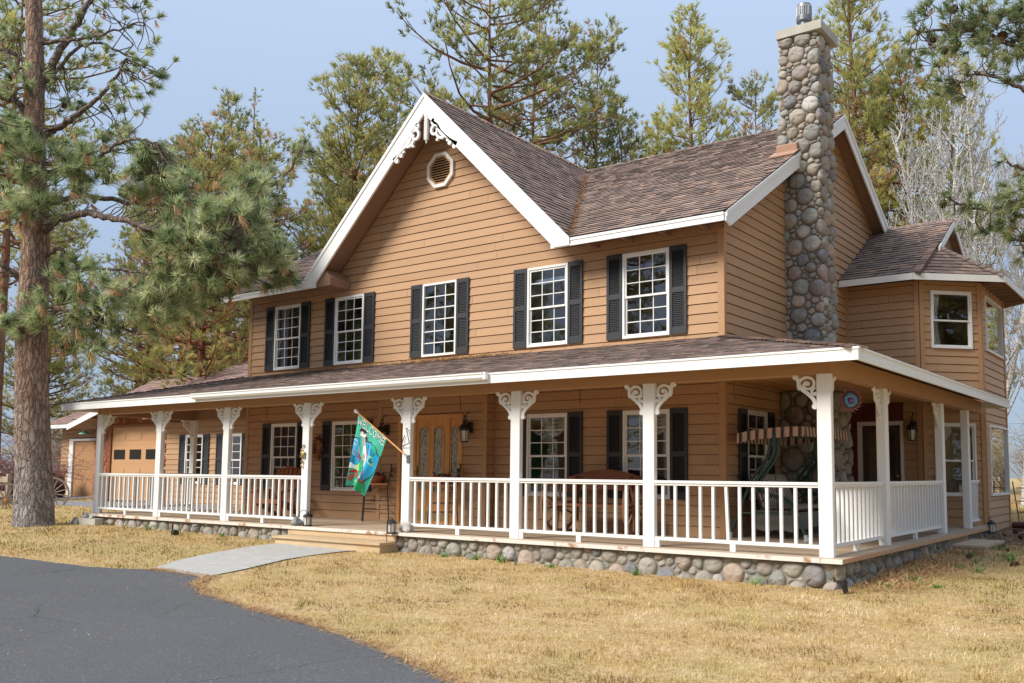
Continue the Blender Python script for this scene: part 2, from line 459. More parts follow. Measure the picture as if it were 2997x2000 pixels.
# ------------------------------------------------------------------ the house
X0, X1 = -10.683, 1.691
YE, ZE, YR, ZR, XG, HW = -.6, 5.08, 5.2, 8.53, -4.47, 3.53
XV, XL = XG + HW, XG - HW
HLOC = (-4.5, 2.0, -.35)
house = thing('house', 'two-storey brown lap-sided house with white trim, black shutters, river-stone chimney and wrap-around porch', 'house', HLOC)
def part(name, mb, mats, smooth=False, parent=house, **kw):
    o = mb.build(name, mats, None, smooth, **kw)
    if parent is house: under(house, o)
    elif parent is not None:
        o.parent = parent; o.matrix_parent_inverse = parent_world(parent).inverted()
    return o
def parent_world(p):
    m = Matrix.Translation(p.location) @ Matrix.Rotation(p.rotation_euler.z, 4, 'Z')
    if p.parent: m = parent_world(p.parent) @ p.matrix_parent_inverse @ m
    return m
def wall(loc, rz, rngf, z0, z1, breaks=(), holes=(), mat='siding', seed=1, name='wall', parent=house):
    mb = MB(); siding(mb, rngf, breaks, z0, z1, holes, rnd=random.Random(seed))
    o = mb.build(name, mat, None, loc=loc, rz=R(rz)); under(parent, o); return o
def rect(a, b): return lambda z: (a, b)

# window openings (x0, x1, z0, z1)
UPW = [(-9.72, -8.80), (-7.64, -6.72), (-4.985, -4.065), (-2.29, -1.37), (-.205, .715)]
LOW = [(-9.71, -8.80), (-7.615, -6.70), (-2.27, -1.36), (-.195, .715)]
holes = [(a + .02, b - .02, 3.33, 4.78) for a, b in UPW] + [(a + .02, b - .02, .60, 2.05) for a, b in LOW]
GT = 8.33
def front_rng(z):
    if z < 5.27: return (X0, X1)
    h = max(0, (GT - z) / .977); return (XG - h, XG + h)
wall((0, 0, 0), 0, front_rng, 0, GT, (5.27,), holes, seed=2)
def end_rng(z):
    a = max(0., (z + .17 - ZE) / .595 + YE); b = min(10.4, YR + (ZR - .17 - z) / .595)
    return (a, max(a, b))
wall((X1, 0, 0), 90, end_rng, 0, 8.34, (5.0, 5.27), [(.81, 1.60, .60, 2.05)], seed=3)
wall((X0, 10.4, 0), -90, lambda z: tuple(10.4 - q for q in end_rng(z)[::-1]), 0, 8.34, (5.0, 5.27), seed=4)
wall((X1, 10.4, 0), 180, rect(0, X1 - X0), 0, 5.0, seed=5)
# projecting entry bay
wall((0, -.27, 0), 0, rect(-5.87, -3.07), 0, 2.5, (), [(-5.30, -3.63, 0, 2.10)], seed=6)
wall((-3.07, -.27, 0), 90, rect(0, .27), 0, 2.5, seed=7); wall((-5.87, 0, 0), -90, rect(0, .27), 0, 2.5, seed=8)
# angled bay wing
BA, BB, BC = (1.691, 6.051), (3.205, 6.051), (4.187, 7.033)
wall((BA[0], BA[1], 0), 0, rect(0, 1.514), -.05, 5.02, (), [(.22, 1.12, 0, 2.08)], seed=9)
wall((BB[0], BB[1], 0), 45, rect(0, 1.389), -.05, 5.02, (), [(.267, 1.147, 3.63, 4.79), (.267, 1.147, .60, 2.05)], seed=10)
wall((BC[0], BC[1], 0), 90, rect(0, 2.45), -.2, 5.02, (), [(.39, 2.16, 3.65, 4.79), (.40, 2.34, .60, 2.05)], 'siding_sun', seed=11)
wall((BC[0], 9.483, 0), 135, rect(0, 1.389), -.2, 5.02, (), seed=12)
wall((3.205, 10.465, 0), 180, rect(0, 1.514), -.2, 5.02, (), seed=13)

mb = MB()
for x0, x1 in ((X1 - .092, X1 + .024), (X0 - .024, X0 + .092)): mb.box(x0, x1, -.026, .06, 0, 5.0)
mb.box(X1 + .001, X1 + .025, .06, .068, 0, 5.0)
for x in (-5.87, -3.07): mb.box(x - .05, x + .05, -.295, -.26, 0, 2.5)
mb.box(-3.046, -3.0, -.03, -.0, 0, 2.5); mb.box(-5.975, -5.875, -.028, -.0, 0, 2.5)
mb.box(X1 + .0, X1 + .045, 6.0, 6.051, 0, 5.0)
def vtrim(x, y, ang, w, z0, z1):
    a = R(ang); mb.obox((x, y, (z0 + z1) / 2), (math.cos(a) * w / 2, math.sin(a) * w / 2, 0), (-math.sin(a) * .022, math.cos(a) * .022, 0), (0, 0, (z1 - z0) / 2))
for off, ang, (cx, cy) in ((-.045, 0, BB), (.045, 45, BB), (-.045, 45, BC), (.045, 90, BC)):
    a = R(ang); vtrim(cx + math.cos(a) * off + math.sin(a) * .012, cy + math.sin(a) * off - math.cos(a) * .012, ang, .09, -.05, 5.0)
vtrim(BC[0] + .012, 9.44, 90, .09, -.2, 5.0)
for b in pieces(mb): part('corner_trim', b, 'trim_brown')
mb = MB(); mb.box(4.05, 4.17, 7.03, 9.47, -.6, -.2); part('foundation', mb, 'concrete')

# rooms behind the glass
mb = MB()
mb.poly([(X0 + .05, 3.2, 0), (X1 - .05, 3.2, 0), (X1 - .05, 3.2, 5.0), (X0 + .05, 3.2, 5.0)])
for z in (.012, 2.62, 2.78, 5.0): mb.poly([(X0 + .05, .03, z), (X1 - .05, .03, z), (X1 - .05, 3.2, z), (X0 + .05, 3.2, z)])
for x in (-8.2, -5.9, -3.1, -.75):
    mb.box(x - .05, x + .05, .05, 3.2, 2.79, 5.0); mb.box(x - .05, x + .05, .05, 3.2, .02, 2.6)
mb.box(X1 - .1, X1 - .05, 2.0, 10.3, .02, 5.0)
for z in (.012, 2.62, 2.78, 5.0): mb.poly([(X1, 6.1, z), (3.2, 6.1, z), (4.15, 7.05, z), (4.15, 9.45, z), (3.2, 10.4, z), (X1, 10.4, z)])
mb.poly([(2.75, 6.45, 0), (3.75, 7.45, 0), (3.75, 7.45, 2.6), (2.75, 6.45, 2.6)])  # partition added to keep the angled lower window dark, blocking daylight from behind
for p, q in (((4.14, 9.5), (3.2, 10.42)), ((3.2, 10.42), (1.7, 10.42))): mb.poly([(*p, 0), (*q, 0), (*q, 5), (*p, 5)])
part('interior', mb, 'interior')

# ---- windows
FW = .04
def window_mesh(w, h, cols, rows, style):
    """local frame: x 0..w, z 0..h, outward = -y.  style: 'hung', 'grid', 'hung_plain', 'fixed'"""
    mb = MB(); f = FW
    def bar(x0, x1, z0, z1, y0, y1): mb.box(x0, x1, y0, y1, z0, z1)
    bar(0, f, 0, h, -.045, .05); bar(w - f, w, 0, h, -.045, .05); bar(f, w - f, h - f, h, -.045, .05); bar(f, w - f, 0, f * 1.1, -.055, .05)
    panes = []
    if style in ('hung', 'hung_plain'):
        m = h * .485
        for z0, z1, y in ((f, m + .02, .012), (m - .02, h - f, -.012)):
            s = .032
            bar(f, f + s, z0, z1, y - .014, y + .014); bar(w - f - s, w - f, z0, z1, y - .014, y + .014)
            bar(f + s, w - f - s, z0, z0 + s * 1.1, y - .018, y + .014); bar(f + s, w - f - s, z1 - s * 1.1, z1, y - .014, y + .014)
            a, b, c, d = f + s, w - f - s, z0 + s, z1 - s; panes.append((a, b, c, d, y))
            if style == 'hung':
                for i in range(1, cols): x = a + (b - a) * i / cols; bar(x - .008, x + .008, c, d, y - .009, y - .001)
                for i in range(1, rows): z = c + (d - c) * i / rows; bar(a, b, z - .008, z + .008, y - .0085, y - .0015)
    else:
        a, b, c, d = f, w - f, f, h - f; panes.append((a, b, c, d, 0))
        for i in range(1, cols): x = a + (b - a) * i / cols; bar(x - .010, x + .010, c, d, -.012, -.002)
        for i in range(1, rows): z = c + (d - c) * i / rows; bar(a, b, z - .010, z + .010, -.0115, -.0025)
    pb = MB()
    for a, b, c, d, y in panes: pb.poly([(a, y, c), (b, y, c), (b, y, d), (a, y, d)])
    return mb.mesh('window', 'white'), pb
WPROTO = {}
def window(x, y, z, rz, w, h, cols=3, rows=3, style='hung', glass='glass', parent=house):
    key = (round(w, 3), round(h, 3), cols, rows, style, glass)
    if key not in WPROTO:
        me, pb = window_mesh(w, h, cols, rows, style); WPROTO[key] = (me, pb.mesh('pane', glass))
    me, pm = WPROTO[key]
    o = link('window', me, None, (x, y, z), R(rz)); under(parent, o)
    link('pane', pm, o); return o
def shutter_mesh(w=.315, h=1.5):
    mb = MB(); s = .05; d = .032
    mb.box(0, s, -d, 0, 0, h); mb.box(w - s, w, -d, 0, 0, h)
    rails = ((0, .12), (h * .47, h * .47 + .085), (h - .085, h))
    for a, b in rails: mb.box(s, w - s, -d + .002, 0, a, b)
    for a, b in ((.12, h * .47), (h * .47 + .085, h - .085)):
        n = int((b - a) / .03)
        for i in range(n):
            z = a + (i + .5) * (b - a) / n
            mb.poly([(s, -.024, z - .013), (w - s, -.024, z - .013), (w - s, -.006, z + .012), (s, -.006, z + .012)])
        mb.poly([(s, -.003, a), (w - s, -.003, a), (w - s, -.003, b), (s, -.003, b)])
    return mb.mesh('shutter', 'black')
SHUT = shutter_mesh()
def shutter(x, y, z, rz=0, parent=house):
    o = link('shutter', SHUT, None, (x, y, z), R(rz)); under(parent, o); return o
for i, (a, b) in enumerate(UPW):
    window(a, 0, 3.31, 0, b - a, 1.49, 3, 6 if i == 2 else 3, 'grid' if i == 2 else 'hung')
    for xs in (a - .325, b + .01): shutter(xs, -.018, 3.31)
for a, b in LOW:
    window(a, 0, .58, 0, b - a, 1.49)
    for xs in (a - .325, b + .01): shutter(xs, -.018, .58)
window(X1, .79, .58, 90, .83, 1.49, 2, 3)
for y in (.79 - .325, 1.63): shutter(X1 + .018, y, .58, 90)
s2 = math.sqrt(.5)
window(BB[0] + .247 * s2, BB[1] + .247 * s2, 3.61, 45, .92, 1.20, style='hung_plain', glass='glass')
window(BB[0] + .247 * s2, BB[1] + .247 * s2, .58, 45, .92, 1.49, style='hung_plain')
window(BC[0], BC[1] + .37, 3.63, 90, 1.81, 1.18, 1, 1, 'fixed', 'glass_strong')
window(BC[0], BC[1] + .38, .58, 90, 1.98, 1.49, 1, 1, 'fixed', 'glass_strong')

# ---- gable vent
mb = MB(); vx, vz, ro = -4.555, 7.12, .385
def octp(r, y): return [(vx + r * math.cos(R(22.5 + 45 * i)), y, vz + r * math.sin(R(22.5 + 45 * i))) for i in range(8)]
def ring(r0, r1, y0, y1):
    A, B, A2, B2 = octp(r0, y1), octp(r1, y1), octp(r0, y0), octp(r1, y0)
    for i in range(8):
        j = (i + 1) % 8
        mb.poly([A[i], A[j], B[j], B[i]]); mb.poly([A[i], A2[i], A2[j], A[j]]); mb.poly([B[i], B[j], B2[j], B2[i]])
ring(.385, .315, 0, -.07); mb.cur = 1; ring(.315, .275, 0, -.055)
for i in range(10):
    z = vz - .245 + i * .052; w = min(.262, .38 - abs(z - vz)) if abs(z - vz) > .11 else .262
    mb.obox((vx, -.030, z), (w, 0, 0), (0, .02, .012), (0, .003, -.005))
mb.cur = 2; mb.poly(octp(.30, -.019))
part('gable_vent', mb, ['white', 'trim_brown', 'dark'])

# ---- main roof
SL = math.hypot(YR - YE, ZR - ZE); GL = math.hypot(HW, ZR - ZE); XR, XLE = 2.0, -10.99
mb = MB(); rs = random.Random(21)
shingles(mb, (0, YE - .02, ZE), (1, 0, 0), (0, YR - YE, ZR - ZE), [(XV, 0), (XR + .03, 0), (XR + .03, SL), (XG, SL)], rnd=rs)
shingles(mb, (0, YE - .02, ZE), (1, 0, 0), (0, YR - YE, ZR - ZE), [(XLE, 0), (XL, 0), (XG, SL), (XLE, SL)], rnd=rs)
shingles(mb, (XV, YE - .05, ZE), (0, 1, 0), (-HW, 0, ZR - ZE), [(0, 0), (.05, 0), (5.85, GL), (0, GL)], rnd=rs)
shingles(mb, (XL, YE - .05, ZE), (0, -1, 0), (HW, 0, ZR - ZE), [(0, 0), (-.05, 0), (-5.85, GL), (0, GL)], rnd=rs)
def ridge_caps(mb, A, B, nl, nr, w=.15, step=.135, lift=.02):
    A, B = Vector(A), Vector(B); d = (B - A); L = d.length; d.normalize(); nl, nr = unit(nl), unit(nr); up = (nl + nr).normalized(); k = 0
    sl = d.cross(nl).normalized(); sr = nr.cross(d).normalized()
    if sl.z > 0: sl = -sl
    if sr.z > 0: sr = -sr
    while k * step < L:
        a = A + d * (k * step); b = A + d * min(L, k * step + step * 1.7); h = lift * rs.uniform(.8, 1.3)
        mb.add([a + up * (h + .012), a + sl * w + nl * (h + .012), b + sl * w + nl * .006, b + up * .012, a + sr * w + nr * (h + .012), b + sr * w + nr * .006,
                a + up * 0, a + sl * w, a + sr * w],
               [(0, 1, 2, 3), (0, 3, 5, 4), (0, 6, 7, 1), (0, 4, 8, 6)])
        k += 1
NF = Vector((0, -(ZR - ZE), YR - YE)); NB = Vector((0, ZR - ZE, YR - YE)); NGR = Vector((ZR - ZE, 0, HW)); NGL = Vector((-(ZR - ZE), 0, HW))
ridge_caps(mb, (XG, YR, ZR), (XR + .03, YR, ZR), NF, NB); ridge_caps(mb, (XLE, YR, ZR), (XG, YR, ZR), NF, NB)
ridge_caps(mb, (XG, YE - .04, ZR), (XG, YR, ZR), NGL, NGR)
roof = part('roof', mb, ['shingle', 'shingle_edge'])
mb = MB(); T = (0, 0, -.15)
def slab(mb, pts, t=-.15): mb.prism([(p[0], p[1], p[2] - .012) for p in pts], (0, 0, t + .012))
slab(mb, [(XV, YE, ZE), (XR, YE, ZE), (XR, YR, ZR), (XG, YR, ZR)]); slab(mb, [(XLE, YE, ZE), (XL, YE, ZE), (XG, YR, ZR), (XLE, YR, ZR)])
slab(mb, [(XV, YE, ZE), (XG, YE, ZR), (XG, YR, ZR)]); slab(mb, [(XL, YE, ZE), (XG, YR, ZR), (XG, YE, ZR)])
slab(mb, [(XLE, YR, ZR), (XR, YR, ZR), (XR, 11, 5.08), (XLE, 11, 5.08)])
mb.prism([(XG - 3.14, -.58, 4.95), (XG - 2.72, -.58, 4.95), (XG - 2.72, -.58, 5.12), (XG - 2.9, -.58, 5.3), (XG - 3.14, -.58, 5.2)], (0, .55, 0))
for i in range(4): mb.box(-.75 + i * .72, -.70 + i * .72, -.6, -.02, 4.985, 5.03)
part('soffit', mb, 'soffit', parent=roof)
mb = MB(); yf = YE - .028
mb.box(XG + 3.14, XR + .0, yf, YE, 4.93, 5.065); mb.box(XG + HW + .02, XR, yf - .012, yf, 5.02, 5.066); part('fascia', mb, 'white', parent=roof)
mb = MB(); mb.box(XLE, XG - 3.14, yf, YE, 4.93, 5.065); mb.box(XLE, XL - .02, yf - .012, yf, 5.02, 5.066); part('fascia', mb, 'white', parent=roof)
mb = MB(); yb = YE - .045
for s in (1, -1):
    mb = MB(); mb.prism([(XG, yb, 8.505), (XG + s * (HW + .02), yb, 5.055), (XG + s * (HW + .02), yb, 4.94), (XG + s * 3.225, yb, 4.94), (XG, yb, 8.09)], (0, .044, 0))
    mb.prism([(XG, yb - .02, 8.522), (XG + s * (HW + .03), yb - .02, 5.073), (XG + s * (HW + .03), yb - .02, 4.99), (XG, yb - .02, 8.435)], (0, .019, 0)); part('barge_board', mb, 'white', parent=roof)
for s, (ya, yb2) in ((1, (YE, YR)), (-1, (YR, 11.))):
    z = lambda y: ZR - .595 * abs(y - YR)
    a, b = ya, yb2; mb = MB()
    mb.prism([(XR + .002, a, z(a) - .015), (XR + .002, b, z(b) - .015), (XR + .002, b, z(b) - .30), (XR + .002, a + (.16 if s > 0 else 0), z(a) - .20 if s > 0 else z(a) - .30)] + ([(XR + .002, a, z(a) - .15)] if s > 0 else []), (.03, 0, 0))
    mb.prism([(XR + .032, a, z(a) + .004), (XR + .032, b, z(b) + .004), (XR + .032, b, z(b) - .08), (XR + .032, a, z(a) - .08)], (.018, 0, 0)); part('barge_board', mb, 'white', parent=roof)
# gable ornament: drop post and two scroll brackets
mb = MB(); yo = -.655
mb.box(XG + .065 - .042, XG + .065 + .042, yo, yo + .06, 7.55, 8.09)
for k in range(3): mb.box(XG + .03 + k * .026, XG + .042 + k * .026, yo - .008, yo, 7.57, 8.03)
mb.lathe([(.0, 0), (.012, .01), (.018, .03), (.01, .045), (.028, .06), (.03, .075), (.012, .085)], 12, Matrix.Translation((XG + .065, yo + .03, 7.465)))
part('drop_post', mb, 'white', parent=roof)
def scroll_pts(cx, cz, r0, r1, a0, a1, n=26): return [(cx + (r0 + (r1 - r0) * i / n) * math.cos(R(a0 + (a1 - a0) * i / n)), cz + (r0 + (r1 - r0) * i / n) * math.sin(R(a0 + (a1 - a0) * i / n))) for i in range(n + 1)]
def smooth_path(pts, n=6):
    out = []; P = [Vector((*p, 0)) if len(p) == 2 else Vector(p) for p in pts]; P = [P[0] * 2 - P[1]] + P + [P[-1] * 2 - P[-2]]
    for i in range(1, len(P) - 2):
        for k in range(n):
            t = k / n; a, b, c, d = P[i - 1:i + 3]
            out.append(.5 * ((2 * b) + (c - a) * t + (2 * a - 5 * b + 4 * c - d) * t * t + (3 * b - a - 3 * c + d) * t ** 3))
    out.append(P[-2]); return out
for s in (1, -1):
    mb = MB(); dk = [0]; X = lambda p: (XG + .03 + s * p[0], yo + .01 + dk[0] * .0013, p[1])
    path = [(.24, 7.93), (.20, 7.86), (.28, 7.83), (.35, 7.77), (.41, 7.64), (.50, 7.55), (.62, 7.47), (.75, 7.37), (.86, 7.29)]
    P = smooth_path(path, 5); mb.ribbon([X((p.x, p.y)) for p in P], [.03 + .012 * math.sin(i * .35) for i in range(len(P))], (0, .045, 0))
    dk[0] = 1; P = scroll_pts(.27, 7.69, .125, .045, 60, 400, 30); mb.ribbon([X(p) for p in P], [.032 - .012 * i / 30 for i in range(31)], (0, .046, 0))
    dk[0] = 2; P = smooth_path([(.31, 7.60), (.36, 7.54), (.45, 7.50), (.52, 7.52)], 5); mb.ribbon([X((p.x, p.y)) for p in P], .026, (0, .047, 0))
    dk[0] = 3
    for cx, cz, r in ((.33, 7.49, .03), (.49, 7.66, .045), (.66, 7.52, .04), (.66, 7.36, .045), (.78, 7.27, .05), (.22, 7.94, .035), (.60, 7.43, .035), (.72, 7.44, .04)):
        dk[0] += 1; mb.lathe([(r, -.0), (r, .048)], 12, Matrix.Translation(X((cx, cz))) @ Matrix.Rotation(R(-90), 4, 'X'))
    part('gable_scroll', mb, 'white', parent=roof)

# ---- chimney
mb = MB(); mb.box(1.66, 2.35, 2.65, 3.35, 2.45, 9.24); mb.box(1.69, 2.57, 2.32, 3.33, 0, 2.52)
L1, f1 = strip_map([(1.655, 3.3), (1.655, 2.64), (2.36, 2.64), (2.36, 3.36), (1.75, 3.36)], .10, 2.5)
mb.cur = 1; stones(mb, L1, 6.73, f1, .03, .165, 31, .008, .08, 1.12)
L2, f2 = strip_map([(1.72, 2.30), (2.59, 2.30), (2.59, 3.34), (2.2, 3.34)], .12, .0)
stones(mb, L2, 2.5, f2, .045, .21, 32, .009, .085, 1.05)
chim = part('chimney', mb, ['mortar', 'stone'], True, angle=75)
mb = MB(); mb.box(1.61, 2.49, 2.54, 3.50, 9.22, 9.385); part('chimney_cap', mb, 'concrete', parent=chim)
mb = MB(); Mx = Matrix.Translation((2.02, 2.95, 0))
mb.lathe([(.098, 9.385), (.098, 9.60)], 24, Mx, False); mb.lathe([(.10, 9.60), (.145, 9.625), (.148, 9.69), (.138, 9.70), (.138, 9.935), (.132, 9.955), (0.02, 9.965)], 28, Mx)
for a in range(0, 360, 15): mb.obox((2.02 + .139 * math.cos(R(a)), 2.95 + .139 * math.sin(R(a)), 9.82), (.004, 0, 0), (0, .004, 0), (0, 0, .10))
mb.cur = 1
for a in (-95, -80, -65, -50): mb.obox((2.02 + .1375 * math.cos(R(a)), 2.95 + .1375 * math.sin(R(a)), 9.81), (math.sin(R(a)) * .008, -math.cos(R(a)) * .008, 0), (math.cos(R(a)) * .002, math.sin(R(a)) * .002, 0), (0, 0, .085))
part('flue', mb, ['metal', 'dark'], True, parent=chim)
mb = MB(); mb.obox((1.81, 2.53, 7.04), (.20, 0, .0), (0, .05, .03), (0, -.02, .085)); mb.obox((1.79, 2.42, 6.93), (.25, 0, 0), (0, .16, .095), (0, -.006, .01))
MAT['flash'] = simple('pink_brown_flashing', (.42, .25, .18), .5, .1, 8, 0)
part('chimney_flashing', mb, 'flash', parent=chim)

# ---- bay roof
C1, C2, C3, C4 = Vector((3.22, 5.55, 5.08)), Vector((4.70, 6.86, 5.08)), Vector((4.70, 9.62, 5.08)), Vector((3.22, 10.93, 5.08))
AP, AP2 = Vector((3.27, 7.01, 5.99)), Vector((3.27, 9.47, 5.99)); RB = (8.24, 6.76)
def panel(mb, pts, rnd):              # first edge = eave
    P = [Vector(p) for p in pts]; U = (P[1] - P[0]).normalized(); N = U.cross(P[-1] - P[0]).normalized(); V = N.cross(U)
    shingles(mb, P[0], U, V, [((p - P[0]).dot(U), (p - P[0]).dot(V)) for p in P], rnd=rnd)
mb = MB(); rs = random.Random(22); BL = math.hypot(2.69, 1.68)
shingles(mb, (0, 5.53, 5.08), (1, 0, 0), (0, 2.69, 1.68), [(1.72, 0), (3.22, 0), (3.27, 1.72), (1.72, 1.72)], rnd=rs)
shingles(mb, (0, 5.53, 5.08), (1, 0, 0), (0, 2.69, 1.68), [(1.72, 1.72), (3.47, 1.72), (3.47, BL), (1.72, BL)], rnd=rs)
panel(mb, [C1, C2, AP], rs); panel(mb, [C2, C3, AP2, AP], rs); panel(mb, [C3, C4, AP2], rs)
NA = Vector((0, -1.68, 2.69)); NBp = (C2 - C1).cross(AP - C1); NC = (C3 - C2).cross(AP - C2)
ridge_caps(mb, C1, AP, NA, NBp, .17); ridge_caps(mb, C2, AP, NBp, NC, .15); ridge_caps(mb, (1.75, RB[0], RB[1]), (3.49, RB[0], RB[1]), NA, Vector((0, 1.68, 2.69)))
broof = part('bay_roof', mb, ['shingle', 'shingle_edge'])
mb = MB()
slab(mb, [(1.72, 5.55, 5.08), C1, AP, (3.45, 7.01, 5.99), (3.45, RB[0], RB[1]), (1.72, RB[0], RB[1])], -.13)
slab(mb, [(1.72, 10.93, 5.08), C4, AP2, (3.45, 9.47, 5.99), (3.45, RB[0], RB[1]), (1.72, RB[0], RB[1])], -.13)
slab(mb, [C1, C2, AP], -.13); slab(mb, [C2, C3, AP2, AP], -.13); slab(mb, [C3, C4, AP2], -.13)
mb.poly([(3.30, 7.0, 5.85), (3.30, 9.48, 5.85), (3.30, RB[0], 6.68)])
for i in range(7):                     # open rafters under the eave
    y = 7.2 + i * .38; mb.box(4.19, 4.68, y, y + .045, 4.96, 5.03)
part('bay_soffit', mb, 'soffit', parent=broof)
mb = MB()
for a, b in (((1.72, 5.535, 5.01), (C1.x, 5.535, 5.01)), ((C1.x, C1.y - .015, 5.01), (C2.x + .012, C2.y - .01, 5.01)), ((C2.x + .015, C2.y, 5.01), (C3.x + .015, C3.y, 5.01)), ((C3.x, C3.y, 5.01), (C4.x, C4.y, 5.01))):
    mb.bar(a, b, .026, .135)
for b in pieces(mb): part('bay_fascia', b, 'white', parent=broof)
mb = MB()
for s in (-1, 1): mb.prism([(3.455, RB[0], RB[1] - .012), (3.455, RB[0] + s * 1.46, RB[1] - .012 - .912), (3.455, RB[0] + s * 1.46, RB[1] - .17 - .912), (3.455, RB[0], RB[1] - .17)], (.03, 0, 0))
for b in pieces(mb): part('barge_board', b, 'white', parent=broof)

# ---- front door (inside the projecting entry)
mb = MB(); y0 = -.285
mb.box(-5.32, -5.24, y0 - .03, .02, 0, 2.11); mb.box(-3.69, -3.61, y0 - .03, .02, 0, 2.11); mb.box(-5.24, -3.69, y0 - .03, .02, 2.03, 2.11)
for x in (-4.885, -3.985): mb.box(x - .045, x + .045, y0 - .012, .01, 0, 2.03)
mb.box(-5.24, -3.69, y0 + .0, .0, 0, .03)
for a, b in ((-5.24, -4.93), (-3.94, -3.69)): mb.box(a, b, y0 + .012, y0 + .05, .03, 2.03)
fd = part('front_door', mb, 'door_wood')
mb = MB(); ya = y0 + .015
mb.box(-4.84, -4.03, ya, ya + .045, .03, 2.03)
for x in (-4.63, -4.24): mb.box(x - .14, x + .14, ya - .01, ya, .30, .56); mb.box(x - .11, x + .11, ya - .018, ya - .008, .33, .53)
slabd = part('door_slab', mb, 'door_wood', parent=fd)
def arch(cx, hw, z0, z1, y, n=12): return [(cx - hw, y, z0), (cx + hw, y, z0)] + [(cx + hw * math.cos(R(180 * i / n)), y, z1 - hw + hw * math.sin(R(180 * i / n))) for i in range(n + 1)]
for cx, hw in ((-4.63, .115), (-4.24, .115), (-3.815, .085), (-5.085, .085)):
    mb = MB(); A = arch(cx, hw + .03, .62, 1.90, ya - .014); B = arch(cx, hw, .65, 1.87, ya - .02); n = len(A)
    for i in range(n): j = (i + 1) % n; mb.poly([A[i], A[j], B[j], B[i]]); mb.poly([A[j], A[i], (A[i][0], ya, A[i][2]), (A[j][0], ya, A[j][2])])
    part('pane_moulding', mb, 'door_wood', parent=fd)
    mb = MB(); mb.poly(arch(cx, hw + .004, .646, 1.874, ya - .006)); part('pane', mb, 'leaded', parent=fd)
mb = MB(); mb.box(-4.80, -4.07, ya - .006, ya - .001, .06, .24); part('kick_plate', mb, 'brass', parent=fd)
mb = MB(); mb.obox((-4.80, ya - .03, 1.0), (.02, 0, 0), (0, .02, 0), (0, 0, .10)); mb.blob((-4.80, ya - .06, .98), (.03, .03, .03)); part('handle', mb, 'brass', parent=fd)

# ---- side door on the bay wing
MAT['shaded_maroon'] = simple('shaded_maroon_wall', (.12, .028, .022), .6, .1, 4, 0)
mb = MB(); yd = 6.051 - .03
mb.box(1.89, 1.98, yd - .012, 6.08, 0, 2.11); mb.box(2.77, 2.83, yd - .012, 6.08, 0, 2.11); mb.box(1.98, 2.77, yd - .012, 6.08, 2.03, 2.11)
sd = part('side_door', mb, 'white')
mb = MB(); mb.box(1.70, 1.885, 6.01, 6.03, 0, 2.5); mb.box(1.885, 2.84, 6.01, 6.03, 2.115, 2.5); part('wall_panel', mb, 'shaded_maroon')  # maroon wall panel; its colour also holds the porch shade beside the door
mb = MB(); yy = 6.06
for a, b, c, d in ((1.98, 2.10, 0, 2.03), (2.65, 2.77, 0, 2.03), (2.10, 2.65, 0, .3), (2.10, 2.65, 1.90, 2.03)): mb.box(a, b, yy, yy + .04, c, d)
MAT['dark_brown'] = simple('dark_brown_paint', (.075, .048, .034), .5, .1, 4, 0); part('door_slab', mb, 'dark_brown', parent=sd)
mb = MB(); mb.poly([(2.10, yy + .02, .3), (2.65, yy + .02, .3), (2.65, yy + .02, 1.9), (2.10, yy + .02, 1.9)]); part('pane', mb, 'glass', parent=sd)
mb = MB(); mb.blob((2.70, yy - .04, .98), (.03, .03, .03)); part('handle', mb, 'brass', parent=sd)
mb = MB(); mb.box(-6.37, -6.27, -.03, -.012, .36, .50); mb.box(-6.35, -6.33, -.034, -.03, .40, .47); mb.box(-6.31, -6.29, -.034, -.03, .40, .47); part('outlet_cover', mb, 'trim_brown')
# ------------------------------------------------------------------ porch (part of the house)
PXL, PXR, PYF, PZE, PZW = -13.72, 4.71, -2.80, 2.50, 3.21
PX = [-13.123, -10.649, -8.241, -5.791, -3.184, -.844, 1.528, 4.036]; PW = .184; PYP = -2.302; ZB = 2.26
PYB = .75; PYE = 6.72
mb = MB(); rs = random.Random(23); PL = math.hypot(2.8, .71); PLR = math.hypot(PXR - X1, .71); PLL = math.hypot(X0 - PXL, .71)
shingles(mb, (0, PYF - .02, PZE), (1, 0, 0), (0, 2.8, .71), [(PXL, 0), (PXR, 0), (X1, PL), (X0, PL)], .135, rs, .009)
shingles(mb, (PXR + .02, PYF, PZE), (0, 1, 0), (X1 - PXR, 0, .71), [(0, 0), (PYE - PYF, 0), (PYE - PYF, PLR), (2.8, PLR)], .135, rs, .009)
shingles(mb, (PXL - .02, PYF, PZE), (0, -1, 0), (X0 - PXL, 0, .71), [(0, 0), (PYF - PYB, 0), (PYF - PYB, PLL), (-2.8, PLL)], .135, rs, .009)
NPF, NPR, NPL = Vector((0, -.71, 2.8)), Vector((.71, 0, PXR - X1)), Vector((-.71, 0, X0 - PXL))
ridge_caps(mb, (PXR, PYF, PZE), (X1 + .03, -.03, PZW), NPF, NPR, .15); ridge_caps(mb, (PXL, PYF, PZE), (X0 - .03, -.03, PZW), NPF, NPL, .15)
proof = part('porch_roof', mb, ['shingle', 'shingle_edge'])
mb = MB()
slab(mb, [(PXL, PYF, PZE), (PXR, PYF, PZE), (X1, 0, PZW), (X0, 0, PZW)], -.09)
slab(mb, [(PXR, PYF, PZE), (PXR, PYE, PZE), (X1, PYE, PZW), (X1, 0, PZW)], -.09)
slab(mb, [(PXL, PYF, PZE), (X0, 0, PZW), (X0, PYB, PZW), (PXL, PYB, PZE)], -.09)
part('porch_soffit', mb, 'soffit', parent=proof)
mb = MB()
